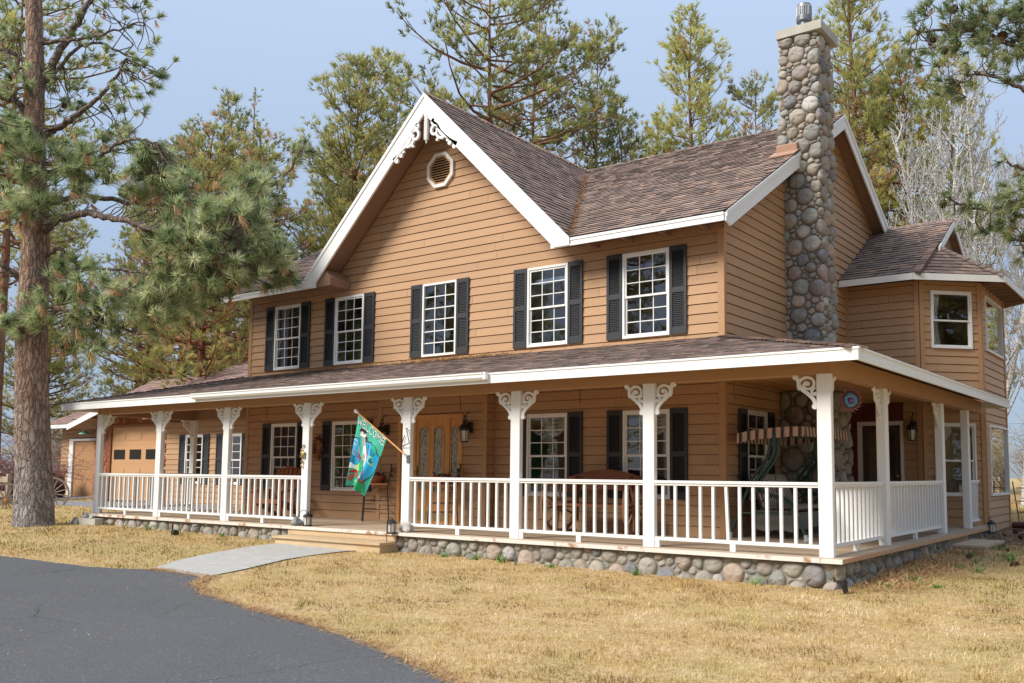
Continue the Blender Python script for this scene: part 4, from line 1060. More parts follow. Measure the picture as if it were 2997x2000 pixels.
mb = MB(); mb.tube([(-.045, 0, .16), (-.11, -.01, -.03), (-.105, -.01, -.035), (.125, -.04, .015), (.122, -.04, .025), (.03, -.01, .20), (.012, -.01, .23)] + [(.012 + .022 * math.sin(a), -.01, .252 - .022 * math.cos(a)) for a in [.5 * i for i in range(1, 10)]], .0075, 7); child(t, 'triangle', mb, 'iron')
mb = MB(); mb.tube(smooth_path([(-.105, 0, -.03), (-.12, .01, -.08), (-.09, .02, -.12)], 5), .005, 6); child(t, 'striker', mb, 'iron')
MAT['copper'] = simple('copper_red_metal', (.20, .07, .065), .35, .2, 12, 0, metal=.6, spec=.6); MAT['blue_disc'] = simple('blue_green_disc', (.10, .22, .34), .35, .7, 60, 0, metal=.3, spec=.6); MAT['magenta'] = simple('iridescent_bead', (.35, .06, .42), .15, .3, 20, 0, metal=.5)
t = thing('sun_spinner', 'copper sun wind spinner with blue centre hanging under the side porch beam', 'wind spinner', (4.12, -1.25, 2.0), R(40))
mb = MB()
for i in range(16):
    a = 2 * math.pi * i / 16; p = lambda r, o: (r * math.cos(a + o), 0, r * math.sin(a + o)); mb.prism([p(.115, -.10), p(.115, .22), p(.16, .30), p(.195, .50), p(.155, .14), p(.14, -.04)], (0, .008, 0))
child(t, 'flames', mb, 'copper', False); mb = MB(); mb.lathe([(.13, 0), (.13, .012), (.115, .016), (.115, 0)], 28, Matrix.Rotation(R(90), 4, 'X')); child(t, 'ring', mb, 'copper', False)
mb = MB()
for k in range(14): a = 2 * math.pi * k / 14; mb.blob((.065 * math.cos(a), -.012, .065 * math.sin(a)), (.032, .01, .032), k, 8, 6)
child(t, 'disc', mb, 'blue_disc'); mb = MB(); mb.blob((0, -.022, 0), (.03, .02, .03), 1, 12, 8, .02); mb.tube([(0, 0, .13), (0, 0, .26)], .002, 4); child(t, 'bead', mb, 'magenta')
MAT['chain'] = simple('rusty_chain', (.20, .10, .055), .55, .3, 30, 0, metal=.5)
def chain_mesh(n, seed):
    mb = MB()
    for i in range(n):
        z = -i * .034; P = [((.010 * math.cos(a) if i % 2 else 0), (0 if i % 2 else .010 * math.cos(a)), z - .021 + .021 * math.sin(a)) for a in [2 * math.pi * k / 9 for k in range(10)]]; mb.tube(P, .0038, 5, False)
    mb.tube([(0, 0, 0), (0, 0, .04)], .005, 6); return mb.mesh('chain', 'chain', True)
cm = chain_mesh(11, 1); cl = chain_mesh(14, 2)
for i, (x, lab) in enumerate(((-12.3, 'hanging chain under the porch ceiling in front of the garage door'), (-8.34, 'hanging chain in front of the wall above the left lower window'), (-2.87, 'hanging chain beside the oak front door'), (-.29, 'hanging chain between the two right lower windows'))):
    tag(link('chain', cl if i == 0 else cm, None, (x, -1.2, 2.47)), lab, 'chain', 'rusty plant chains under the porch ceiling')
tag(link('chain', cm, None, (2.42, -1.2, 2.47)), 'hanging chain at the corner of the house, left of the swing', 'chain', 'rusty plant chains under the porch ceiling')

# --- welcome flag
for nm, c in dict(flag_green=(.05, .42, .30), flag_emerald=(.02, .36, .13), flag_lime=(.36, .62, .22), flag_blue=(.02, .40, .70), flag_red=(.42, .015, .03), flag_white=(.72, .74, .76), flag_grey=(.33, .34, .34), flag_brown=(.42, .10, .06), flag_black=(.015, .016, .02), flag_orange=(.75, .16, .02)).items(): MAT[nm] = simple(nm, c, .75, .06, 5, 0, bstr=.1, bscale=300)
t = thing('welcome_flag', 'green and blue stitched WELCOME flag with birds on a wooden pole, beside the front steps', 'flag', (-3.03, PYP - .02, 1.25))
TIP = Vector((-1.17, -.10, .79)); ud = TIP.normalized()
mb = MB(); mb.tube([(0, 0, 0), TIP], .014, 10); child(t, 'pole', mb, 'door_wood')
mb = MB(); mb.blob(TIP * 1.015, (.035, .035, .035), 2, 12, 8, .02); mb.blob(TIP * .985, (.028, .028, .022), 3, 10, 6, .02); child(t, 'finial', mb, 'white')
mb = MB(); mb.box(-.03, .03, .0, .02, -.10, .03); mb.tube([(0, 0, 0), TIP * .05], .02, 10); child(t, 'holder', mb, 'metal', False)
PT, PB = TIP * .965, TIP * .40; GW = (PB - PT).length
def flag_pt(u, v, lift=0.):              # u along the pole from the tip (0..1), v down the cloth (0..1)
    top = PT.lerp(PB, u); 
    bot = Vector((-1.35 + .40 * u ** .85, -.10 + .07 * math.sin(u * 7), -.50 - .18 * u + .08 * math.sin(u * 3.1)))
    p = top.lerp(bot, v); fold = .045 * v * math.sin(u * 8.5 + v * 1.3) + .03 * v * math.sin(u * 17 + v * 3); p += Vector((.018 * math.sin(v * 3.1), -fold, -.03 * math.sin(math.pi * v) * (1 - u)))
    return p + Vector((-.10, -.99, .08)) * lift
def cloth(mb, outline, lift=0., back=False, sub=3):
    """outline polygon in flag (u,v) space triangulated finely"""
    bm = bmesh.new(); vs = [bm.verts.new((a, b, 0)) for a, b in outline]; bm.faces.new(vs)
    for ax in (0, 1):
        for k in range(1, 40):
            co = [0, 0, 0]; no = [0, 0, 0]; co[ax] = k / 40; no[ax] = 1; bmesh.ops.bisect_plane(bm, geom=bm.verts[:] + bm.edges[:] + bm.faces[:], plane_co=co, plane_no=no)
    bmesh.ops.triangulate(bm, faces=bm.faces[:]); bm.verts.ensure_lookup_table(); bm.verts.index_update()
    mb.add([flag_pt(v.co.x, v.co.y, lift) for v in bm.verts], [tuple(v.index for v in f.verts) for f in bm.faces]); bm.free()
mb = MB(); cloth(mb, [(0, 0), (1, 0), (1, 1), (0, 1)]); child(t, 'cloth', mb, 'flag_green')
def blobp(cx, cy, rx, ry, rot=0, n=18, a0=0, a1=360): return [(cx + rx * math.cos(R(a0 + (a1 - a0) * i / n)) * math.cos(R(rot)) - ry * math.sin(R(a0 + (a1 - a0) * i / n)) * math.sin(R(rot)), cy + rx * math.cos(R(a0 + (a1 - a0) * i / n)) * math.sin(R(rot)) + ry * math.sin(R(a0 + (a1 - a0) * i / n)) * math.cos(R(rot))) for i in range(n)]
pieces = [('flag_blue', [(.0, .24), (.14, .22), (.17, .42), (.24, .60), (.12, .66), (.0, .62)]), ('flag_blue', [(.42, .20), (.60, .16), (.98, .26), (1, .46), (.93, .66), (.80, .80), (.66, .74), (.60, .5), (.5, .32)]),
          ('flag_white', [(.30, .22), (.40, .22), (.50, .36), (.62, .55), (.72, .74), (.66, .84), (.52, .66), (.38, .45)]), ('flag_white', [(.0, .45), (.10, .48), (.16, .62), (.16, .72), (.0, .70)]), ('flag_white', blobp(.05, .29, .06, .05)),
          ('flag_grey', blobp(.31, .215, .085, .075, 30)), ('flag_grey', blobp(.12, .38, .07, .12, -32)), ('flag_white', [(.16, .10), (.36, .07), (.40, .11), (.30, .16), (.16, .17)]), ('flag_black', blobp(.25, .075, .12, .05, -12)), ('flag_black', [(.36, .08), (.42, .11), (.44, .17), (.39, .18), (.35, .13)]), ('flag_orange', [(.41, .095), (.465, .10), (.42, .12)]), ('flag_orange', [(.30, .27), (.40, .235), (.42, .255), (.33, .295)]),
          ('flag_red', [(.48, .22), (.54, .18), (.60, .35), (.66, .52), (.74, .62), (.84, .80), (.80, .845), (.72, .80), (.62, .6), (.54, .42)]), ('flag_red', [(.02, .40), (.10, .44), (.30, .50), (.30, .54), (.22, .56), (.05, .48)]),
          ('flag_brown', blobp(.46, .50, .05, .115, -28)), ('flag_emerald', blobp(.76, .24, .12, .10)), ('flag_lime', [(.66, .36), (.74, .33), (.86, .36), (.93, .46), (.84, .47), (.72, .45)]), ('flag_emerald', [(.26, .60), (.44, .54), (.56, .70), (.56, .82), (.40, .76), (.28, .70)]), ('flag_lime', [(.14, .66), (.26, .60), (.40, .61), (.36, .70), (.27, .75), (.17, .72)]),
          ('flag_red', [(.03, .74), (.22, .725), (.28, .735), (.28, .765), (.03, .785)]), ('flag_brown', blobp(.22, .815, .085, .05)), ('flag_brown', blobp(.07, .86, .05, .06, 30)), ('flag_lime', [(.14, .92), (.35, .90), (.55, .83), (.62, .84), (.5, .90), (.3, .945)]), ('flag_emerald', [(.60, .84), (.86, .82), (.95, .95), (.8, .99), (.62, .93)]), ('flag_brown', blobp(.42, .955, .07, .032))]
for mname, pts in pieces:
    mb = MB(); mb.cur = 0; cx = sum(p[0] for p in pts) / len(pts); cy = sum(p[1] for p in pts) / len(pts)
    pts = [(a, .105 + .895 * b) for a, b in pts]; cy = sum(p[1] for p in pts) / len(pts); out = [(min(1, max(0, cx + (p[0] - cx) * 1.06)), min(1, max(0, cy + (p[1] - cy) * 1.06))) for p in pts]
    cloth(mb, out, .0035); mb.cur = 1; cloth(mb, [(min(1, max(0, a)), min(1, max(0, b))) for a, b in pts], .006)
    child(t, 'applique', mb, ['flag_black', mname])
FONT = {'W': [[(0, 0), (.25, 1), (.5, .35), (.75, 1), (1, 0)]], 'E': [[(1, 0), (0, 0), (0, 1), (1, 1)], [(0, .5), (.8, .5)]], 'L': [[(0, 0), (0, 1), (1, 1)]], 'C': [[(1, .12), (.7, 0), (.3, 0), (0, .3), (0, .7), (.3, 1), (.7, 1), (1, .88)]], 'O': [[(.5, 0), (.1, .2), (0, .5), (.1, .8), (.5, 1), (.9, .8), (1, .5), (.9, .2), (.5, 0)]], 'M': [[(0, 1), (.15, 0), (.5, .7), (.85, 0), (1, 1)]]}
mb = MB(); u = .05
for ch in 'WELCOME':
    w = .13 if ch in 'WM' else .095
    for st in FONT[ch]:
        P = []
        for a, b in zip(st[:-1], st[1:]):
            for k in range(5): P.append((a[0] + (b[0] - a[0]) * k / 5, a[1] + (b[1] - a[1]) * k / 5))
        P.append(st[-1]); mb.tube([flag_pt(u + p[0] * w, (.022 + p[1] * .105), .008) for p in P], .0085, 5)
    u += w + .035
child(t, 'lettering', mb, 'flag_white')

# --- candle lanterns on hooks and stones at the steps
MAT['grey_rock'] = simple('grey_rock', (.30, .30, .29), .85, .35, 7, 0, bstr=.8, bscale=18); MAT['white_rock'] = simple('pale_rock', (.46, .43, .40), .85, .4, 6, 0, bstr=.9, bscale=14)
def rock(loc, r, mat, label, seed, group=None):
    mb = MB(); mb.blob((0, 0, r[2] * .75), r, seed, 16, 11, .17); return tag(mb.build('rock', mat, None, True, 35, loc=loc), label, 'rock', group)
rock((-5.74, -2.42, .0), (.105, .08, .085), 'grey_rock', 'grey rock at the foot of the post left of the steps', 5)
rock((-3.0, -2.36, .0), (.12, .09, .09), 'white_rock', 'pale craggy rock at the foot of the post right of the steps', 8)
def candle_lantern(loc, label, hook, zb=0.):
    t = thing('candle_lantern', label, 'lantern', loc, 0, 'candle lanterns on shepherd hooks')
    mb = MB(); mb.lathe([(0, zb), (.085, zb), (.085, zb + .02), (.07, zb + .025), (0, zb + .025)], 18); child(t, 'base', mb, 'iron', False)
    mb = MB(); mb.lathe([(.09, zb + .17), (.09, zb + .185), (.06, zb + .215), (.02, zb + .235), (.012, zb + .255), (0, zb + .255)], 18); child(t, 'lid', mb, 'iron', False)
    mb = MB(); mb.lathe([(.062, zb + .025), (.062, zb + .17)], 18, None, False); child(t, 'glass', mb, 'lamp_glass')
    mb = MB()
    for i in range(6): a = R(60 * i); mb.tube([(.07 * math.cos(a), .07 * math.sin(a), zb + .02), (.07 * math.cos(a), .07 * math.sin(a), zb + .175)], .005, 5)
    child(t, 'cage', mb, 'iron'); mb = MB(); mb.tube(smooth_path(hook, 6), .006, 7); child(t, 'hook', mb, 'iron'); return t
candle_lantern((-5.49, -2.36, 0), 'small glass candle lantern on the deck left of the steps, on a curved hook', [(-.24, -.07, .0), (-.20, -.06, .15), (-.13, -.05, .27), (-.04, -.03, .28), (.0, 0, .22), (.02, 0, .245), (.05, 0, .28)])
candle_lantern((-3.12, -2.56, -.22), 'small glass candle lantern on a stake right of the steps', [(-.02, -.09, -.12), (-.02, -.09, .3), (-.02, -.08, .42), (-.02, -.03, .47), (0, 0, .45)], .20)
candle_lantern((4.42, 6.2, -.25), 'small candle lantern on a stake at the far end of the side porch', [(-.02, -.09, -.1), (-.02, -.09, .3), (-.02, -.08, .42), (-.02, -.03, .45), (0, 0, .42)], .14)

# --- white scrolled iron chair on the side porch
t = thing('iron_chair', 'white scrolled iron chair in front of the side door', 'chair', (2.15, 4.7, 0), R(150))
mb = MB()
for r in (.24, .17, .10): mb.tube([(r * math.cos(a), .2, .70 + r * 1.2 * math.sin(a)) for a in [2 * math.pi * i / 24 for i in range(25)]], .011, 6)
mb.tube([(-.24, .2, .45), (-.26, .22, 1.0)], .012, 6); mb.tube([(.24, .2, .45), (.26, .22, 1.0)], .012, 6); child(t, 'backrest', mb, 'white')
mb = MB(); mb.lathe([(0, .43), (.25, .43), (.25, .455), (0, .455)], 24); child(t, 'seat', mb, 'white', False)
for a in (45, 135, 225, 315): mb = MB(); mb.tube([(.2 * math.cos(R(a)), .2 * math.sin(R(a)), .43), (.26 * math.cos(R(a)), .26 * math.sin(R(a)), 0)], .012, 6); child(t, 'leg', mb, 'white')

# --- small garden items
def gz(x, y): return ground_z(x, y)
t = thing('garden_spotlight', 'black garden spotlight on a spike by the left stone base', 'spotlight', (-8.75, -2.95, gz(-8.75, -2.95)))
mb = MB(); mb.tube([(-.10, 0, 0), (-.07, 0, .20)], .016, 8); child(t, 'spike', mb, 'iron'); mb = MB(); mb.tube([(-.06, 0, .07), (.10, -.03, .05)], [.045, .06], 12); child(t, 'head', mb, 'iron')
t = thing('path_light', 'tiny black garden light in the lawn beside the pine trunk', 'garden light', (-13.9, -2.0, gz(-13.9, -2.0)))
mb = MB(); mb.tube([(0, 0, 0), (0, 0, .09)], .03, 8); child(t, 'stem', mb, 'iron'); mb = MB(); mb.lathe([(.0, .08), (.055, .085), (.06, .11), (0, .12)], 12); child(t, 'cap', mb, 'iron')
t = thing('corner_light', 'black ribbed garden light at the right corner of the stone base', 'garden light', (4.48, -2.66, gz(4.48, -2.66)), 0)
mb = MB(); mb.lathe([(.03, 0), (.036, .10), (.045, .11), (.045, .13), (.038, .135), (.045, .14), (.045, .155), (.03, .165), (0, .165)], 14, Matrix.Rotation(R(-12), 4, 'Y')); child(t, 'body', mb, 'iron')
mb = MB(); mb.tube([(0, 0, 0), (0, 0, .09)], .018, 8); mb.lathe([(.0, .085), (.03, .09), (.03, .12), (0, .125)], 10); tag(mb.build('lawn_spike', 'metal', None, True, loc=(-.38, -2.72, gz(-.4, -2.72))), 'short metal lawn spike in front of the stone base', 'lawn spike')
mb = MB(); mb.box(-.30, .30, -.1, .1, 0, .16); mb.box(-.02, .02, -.102, -.1, .0, .16); tag(mb.build('concrete_block', 'concrete', None, loc=(-12.55, -2.62, gz(-12.5, -2.6) - .02), rz=R(4)), 'grey concrete block at the left end of the stone base', 'concrete block')
rock((-12.95, -2.55, gz(-13, -2.5) + .06), (.10, .08, .09), 'white_rock', 'white rock on top at the left porch corner', 12)
rock((-12.62, -2.58, gz(-13, -2.5) + .12), (.08, .06, .05), 'white_rock', 'small white stone lying on the concrete block', 13)
rock((-13.05, -2.72, gz(-13, -2.7) - .04), (.13, .06, .10), 'grey_rock', 'flat brown-grey rock leaning at the left porch corner', 14)
MAT['downpipe'] = simple('dark_red_downpipe', (.10, .022, .022), .4, .15, 8, 0)
mb = MB(); mb.lathe([(.075, 0), (.075, .30), (.068, .30), (.068, .02)], 16, Matrix.Translation((4.42, 8.4, -.05)) @ Matrix.Rotation(R(90), 4, 'Y')); tag(mb.build('drain_pipe', 'downpipe', None, True), 'short dark red drain pipe sticking out at the far end of the house', 'drain pipe')
MAT['green_post'] = simple('green_post', (.012, .05, .025), .5, .15, 8, 0); MAT['rust'] = simple('rusty_wire', (.30, .085, .045), .75, .3, 20, 0)
t = thing('trellis', 'rusty red trellis tied to a dark green stake at the right edge', 'trellis', (4.62, 9.6, gz(4.6, 9.6)))
mb = MB(); mb.box(-.02, .02, -.02, .02, 0, 1.35); mb.box(-.035, .035, .02, .028, 0, 1.35); child(t, 'stake', mb, 'green_post', False)
mb = MB()
for x in (-.3, -.0, .12, .42, .75, 1.0): mb.bar((x, .35, 0), (x * 1.25 - .05, .35, 1.0), .025, .012, (0, 1, 0))
for z in (.3, .55, .85): mb.bar((-.35, .36, z), (1.3, .36, z), .022, .012, (0, 1, 0))
mb.bar((.05, .37, .9), (.45, .37, .1), .022, .012, (0, 1, 0)); mb.bar((.9, .37, .9), (.45, .37, .1), .022, .012, (0, 1, 0)); child(t, 'lattice', mb, 'rust', False)
tag((lambda m: (m.box(0, 2.4, -.06, .06, 0, .26), m.build('raised_bed_board', 'grey_wood', None, loc=(4.7, 9.95, gz(5, 10))))[1])(MB()), 'weathered board edging the bed behind the green stake', 'board')
# --- curtains and things seen through the windows
def drape(name, x0, x1, y, z0, z1, mat, label, cat='curtain', waves=7, gather=0., grp=None, loc=(0, 0, 0), rz=0):
    mb = MB(); n = 28; m = 8
    f = lambda i, j: (x0 + (x1 - x0) * i / n * (1 - gather * math.sin(math.pi * j / m)), y + .03 * math.sin(waves * 2 * math.pi * i / n) * (.5 + .5 * j / m), z1 + (z0 - z1) * j / m)
    for i in range(n):
        for j in range(m): mb.poly([f(i, j), f(i + 1, j), f(i + 1, j + 1), f(i, j + 1)])
    return tag(mb.build(name, mat, None, True, 180, loc=loc, rz=rz), label, cat, grp)
def swag(cx, y, z, w, label, loc=(0, 0, 0), rz=0):
    mb = MB()
    for k in range(5):
        P = [(cx - w + 2 * w * i / 16, y - .012 * k, z - .03 * k - (.06 + .045 * k) * math.sin(math.pi * i / 16)) for i in range(17)]; mb.ribbon(P, .028, (0, .006, 0))
    return tag(mb.build('swag_curtain', 'curtain_white', None, True, loc=loc, rz=rz), label, 'curtain', 'cream swag curtains')
drape('curtain', -9.68, -9.42, .12, 3.34, 4.76, 'curtain_blue', 'pale blue curtain in the leftmost upper window', waves=4)
drape('curtain', -6.90, -6.74, .12, 3.9, 4.76, 'curtain_blue', 'narrow pale blue curtain in the second upper window', waves=3)
drape('roller_blind', -2.22, -1.44, .10, 4.50, 4.60, 'curtain_blue', 'blue blind edge inside the fourth upper window', 'blind', waves=1)
swag(-1.72, .12, 2.04, .30, 'cream swag curtain in the lower window left of the bench'); swag(.40, .12, 2.04, .30, 'cream swag curtain in the lower window right of the bench')
drape('curtain', -1.52, -1.40, .14, .62, 1.8, 'curtain_white', 'pale grey curtain edge in the lower window left of the bench', waves=3)
swag(.42, .12, 2.03, .26, 'cream swag curtain in the angled lower window of the wing', BB + (0,), R(45))
drape('curtain', .30, .55, .12, 3.66, 4.76, 'curtain_white', 'white curtain in the angled upper window of the wing', waves=4, gather=.3, loc=BB + (0,), rz=R(45))
mb = MB(); mb.lathe([(.0, 0), (.05, 0), (.075, .10), (.07, .10), (0, .09)], 14); tag(mb.build('hanging_pot', 'terracotta', None, True, loc=(-9.0, .16, 3.98)), 'terracotta pot hanging inside the leftmost upper window', 'flower pot')
mb = MB(); mb.box(-.05, .05, -.04, .04, 0, .16); mb.prism([(-.065, -.045, .16), (.065, -.045, .16), (0, -.045, .23)], (0, .09, 0)); mb.box(-.018, .018, -.042, -.04, .06, .10); MAT['teal'] = simple('teal_paint', (.10, .42, .42), .6, .1, 8, 0); tag(mb.build('birdhouse', 'teal', None, loc=(-6.86, .14, 3.34)), 'small teal birdhouse on the sill of the second upper window', 'birdhouse')

# ------------------------------------------------------------------ the two garages
def gar_part(t, name, mb, mats, smooth=False): o = mb.build(name, mats, None, smooth); o.parent = t; o.matrix_parent_inverse = Matrix.Translation(t.location).inverted(); return o
garage = thing('garage', 'tan garage with cedar-shingled gable, roll-up door and shuttered windows behind the porch', 'garage', (-19, 4, 0))
def gwall(t, loc, rz, a, b, z0, z1, holes=(), seed=1, rngf=None):
    mb = MB(); siding(mb, rngf or rect(a, b), (), z0, z1, holes, rnd=random.Random(seed)); o = mb.build('wall', 'siding', None, loc=loc, rz=R(rz)); o.parent = t; o.matrix_parent_inverse = Matrix.Translation(t.location).inverted(); return o
GWN = [(-17.86, -16.96), (-15.945, -15.045)]
gwall(garage, (0, 3, 0), 0, -19.25, -13.4, -.1, 2.75, [(a + .02, b - .02, .59, 2.05) for a, b in GWN], 61); gwall(garage, (-13.4, 3, 0), 90, 0, 8, -.1, 2.75, seed=62); gwall(garage, (-23.2, 11, 0), -90, 0, 8, -.1, 2.75, seed=63)
for a, b in GWN:
    o = window(a, 3, .57, 0, b - a, 1.49, 2, 3, parent=garage)
    for xs in (a - .325, b + .01): shutter(xs, 2.982, .57, parent=garage)
mb = MB(); rn = random.Random(9)          # cedar shingle face round the door
def cshingles(mb, x0, x1, z0, z1, y, hole, top):
    z = z0; k = 0
    while z < z1:
        x = x0 - rn.random() * .1
        while x < x1:
            w = rn.uniform(.09, .22); a, b = max(x, x0), min(x + w - .006, x1); x += w
            if b - a < .02 or z + .13 > top((a + b) / 2) or (hole[0] < b and hole[1] > a and z < hole[2]): continue
            o = rn.uniform(0, .006); mb.poly([(a, y - .022 - o, z + rn.uniform(-.006, .006)), (b, y - .022 - o, z), (b, y - .006, z + .16), (a, y - .006, z + .16)]); mb.poly([(a, y, z), (b, y, z), (b, y - .022 - o, z), (a, y - .022 - o, z)])
        z += .14; k += 1
gtop = lambda x: 3.0 - .25 * abs(x + 20.7)
cshingles(mb, -23.2, -18.95, 0, 3.8, 2.98, (-22.33, -19.05, 2.45), gtop); mb.poly([(-23.2, 2.985, 0), (-22.3, 2.985, 0), (-22.3, 2.985, 2.6), (-23.2, 2.985, 2.5)]); mb.poly([(-23.2, 2.985, 2.40), (-18.95, 2.985, 2.40), (-18.95, 2.985, 2.6), (-20.7, 2.985, 3.1), (-23.2, 2.985, 2.5)])
gar_part(garage, 'cedar_facing', mb, 'cedar_shingle')
mb = MB(); mb.box(-22.33, -22.14, 2.93, 3.1, -.05, 2.46); mb.box(-19.25, -19.06, 2.93, 3.1, -.05, 2.46); mb.box(-22.14, -19.25, 2.93, 3.1, 2.38, 2.46); gar_part(garage, 'door_frame', mb, 'rust_wood')
MAT['garage_paint'] = simple('tan_door_paint', (.52, .295, .150), .55, .06, 3, 0, bstr=.06); MAT['garage_paint_dark'] = simple('brown_door_paint', (.42, .225, .105), .55, .06, 3, 0)
def gdoor(t, x0, x1, z0, z1, y, rows, cols, mat, winrow=None):
    mb = MB(); mb.box(x0, x1, y, y + .04, z0, z1); rh = (z1 - z0) / rows; cw = (x1 - x0) / cols; glass = []
    for r in range(rows):
        mb.box(x0, x1, y - .004, y, z0 + r * rh + .006, z0 + (r + 1) * rh - .006)
        for c in range(cols):
            a, b, c0, c1 = x0 + c * cw + .14, x0 + (c + 1) * cw - .14, z0 + r * rh + .16, z0 + (r + 1) * rh - .16
            if r == winrow: glass.append((a, b, c0 - .02, c1 + .02)); continue
            mb.box(a, b, y - .014, y - .004, c0, c1); mb.box(a + .05, b - .05, y - .019, y - .013, c0 + .04, c1 - .04)
    d = gar_part(t, 'garage_door', mb, mat)
    for a, b, c0, c1 in glass:
        m = MB(); m.box(a, b, y - .012, y - .002, c0, c1); m.build('pane', 'dark', d)
gdoor(garage, -22.14, -19.25, -.02, 2.38, 2.99, 4, 3, 'garage_paint', 2)
mb = MB(); rs = random.Random(71)
panel(mb, [(-19.2, 2.3, 2.72), (-13.1, 2.3, 2.72), (-13.1, 8.5, 5.7), (-16.5, 8.5, 5.7)], rs); panel(mb, [(-18.2, 2.2, 2.58), (-18.2, 9, 2.58), (-20.7, 9, 3.2), (-20.7, 2.2, 3.2)], rs); panel(mb, [(-23.6, 9, 2.48), (-23.6, 2.2, 2.48), (-20.7, 2.2, 3.2), (-20.7, 9, 3.2)], rs)
panel(mb, [(-19.2, 11., 2.72), (-19.2, 2.3, 2.72), (-16.5, 8.5, 5.7)], rs)
panel(mb, [(-23.6, 2.35, 2.66), (-18.4, 2.35, 2.66), (-18.4, 6, 4.36), (-25.0, 6, 4.36)], rs); panel(mb, [(-21.8, 6, 4.36), (-15, 6, 4.36), (-15, 9.3, 6.3), (-17.6, 9.3, 6.3)], rs)
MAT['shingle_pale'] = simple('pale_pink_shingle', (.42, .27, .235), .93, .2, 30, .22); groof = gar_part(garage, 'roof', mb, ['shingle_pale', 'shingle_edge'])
mb = MB(); slab(mb, [(-19.2, 2.3, 2.7), (-13.1, 2.3, 2.7), (-13.1, 8.5, 5.68), (-16.5, 8.5, 5.68)]); slab(mb, [(-18.2, 2.2, 2.56), (-20.7, 2.2, 3.18), (-20.7, 9, 3.18), (-18.2, 9, 2.56)], -.1); slab(mb, [(-23.6, 2.2, 2.46), (-20.7, 2.2, 3.18), (-20.7, 9, 3.18), (-23.6, 9, 2.46)], -.1)
mb.poly([(-13.4, 3, 2.7), (-13.4, 11, 2.7), (-13.4, 8.5, 5.6)]); gar_part(garage, 'soffit', mb, 'soffit')
mb = MB(); mb.box(-18.2, -13.1, 2.27, 2.3, 2.56, 2.71)
for s in (-1,): mb.prism([(-20.7, 2.17, 3.2), (-20.7 + s * 2.9, 2.17, 2.48), (-20.7 + s * 2.9, 2.17, 2.3), (-20.7, 2.17, 3.02)], (0, .03, 0))
gar_part(garage, 'fascia', mb, 'white')
g2 = thing('garage', 'smaller brown garage with white-framed door left of the porch, behind the pine trunk', 'garage', (-30, 8, -.2))
gwall(g2, (0, 6.5, 0), 0, -32.7, -26.5, -.35, 2.75, [(-31.95, -28.6, -.3, 2.3)], 64); gwall(g2, (-26.5, 6.5, 0), 90, 0, 7, -.35, 2.75, seed=65); gwall(g2, (-32.7, 13.5, 0), -90, 0, 7, -.35, 2.75, seed=66)
mb = MB(); mb.box(-31.95, -31.62, 6.44, 6.6, -.3, 2.26); mb.box(-28.9, -28.6, 6.44, 6.6, -.3, 2.26); mb.box(-31.62, -28.9, 6.44, 6.6, 2.17, 2.26); gar_part(g2, 'door_frame', mb, 'white')
gdoor(g2, -31.62, -28.9, -.2, 2.17, 6.52, 4, 3, 'garage_paint_dark')
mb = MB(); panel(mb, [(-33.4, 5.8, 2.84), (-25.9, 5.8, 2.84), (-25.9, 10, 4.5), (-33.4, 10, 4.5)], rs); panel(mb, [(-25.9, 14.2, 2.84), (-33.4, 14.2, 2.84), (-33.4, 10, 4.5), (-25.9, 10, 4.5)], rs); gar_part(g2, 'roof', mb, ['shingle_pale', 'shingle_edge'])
mb = MB(); mb.box(-33.4, -25.9, 5.77, 5.8, 2.68, 2.83); gar_part(g2, 'fascia', mb, 'white'); mb = MB(); slab(mb, [(-33.4, 5.8, 2.83), (-25.9, 5.8, 2.83), (-25.9, 10, 4.49), (-33.4, 10, 4.49)]); mb.poly([(-32.7, 6.5, 2.7), (-32.7, 13.5, 2.7), (-32.7, 10, 4.4)]); mb.poly([(-26.5, 6.5, 2.7), (-26.5, 13.5, 2.7), (-26.5, 10, 4.4)]); gar_part(g2, 'soffit', mb, 'soffit')
MAT['barn_green'] = simple('mint_enamel', (.22, .50, .36), .4, .08, 6, 0)
t = thing('barn_light', 'mint green barn lamp on a black gooseneck over the smaller garage door', 'lamp', (-30.15, 6.15, 2.42))
mb = MB(); mb.lathe([(.03, .24), (.05, .20), (.06, .12), (.22, .03), (.235, .0), (.22, .01), (.05, .10), (0, .11)], 20); child(t, 'shade', mb, 'barn_green'); mb = MB(); mb.tube(smooth_path([(0, 0, .22), (0, 0, .32), (.25, .1, .34), (.45, .3, .2)], 5), .018, 8); mb.blob((.47, .33, .2), (.07, .05, .07), 2); child(t, 'arm', mb, 'iron')

# --- old wagon wheels, utility vehicle and fence beyond the pine
def lawn_wheel(x, y, z, r, rz, hubmat, label):
    t = thing('wagon_wheel', label, 'wagon wheel', (x, y, z), rz, 'old wagon wheels on the lawn')
    mb, sp, hb = wheel_mb(r, 14, .055, .055); child(t, 'rim', mb, 'grey_wood', False); child(t, 'spokes', sp, 'grey_wood'); child(t, 'hub', hb, hubmat); return t
MAT['hub_yellow'] = simple('orange_yellow_hub', (.50, .24, .05), .6, .2, 10, 0)
lawn_wheel(-20.4, -1.0, .08, .50, R(158), 'hub_yellow', 'grey wagon wheel with orange hub left of the pine trunk')
lawn_wheel(-21.72, .88, .22, .52, R(150), 'grey_wood', 'pale wagon wheel showing behind the right side of the pine trunk')
MAT['car_black'] = simple('black_paint', (.012, .012, .013), .25, .1, 5, 0, spec=.6); MAT['tyre'] = simple('tyre_rubber', (.02, .02, .021), .85, .2, 30, 0); MAT['car_red'] = simple('dull_red_paint', (.28, .06, .03), .4, .1, 5, 0); MAT['blinker'] = simple('orange_lens', (.80, .14, .01), .2, .1, 5, 0)
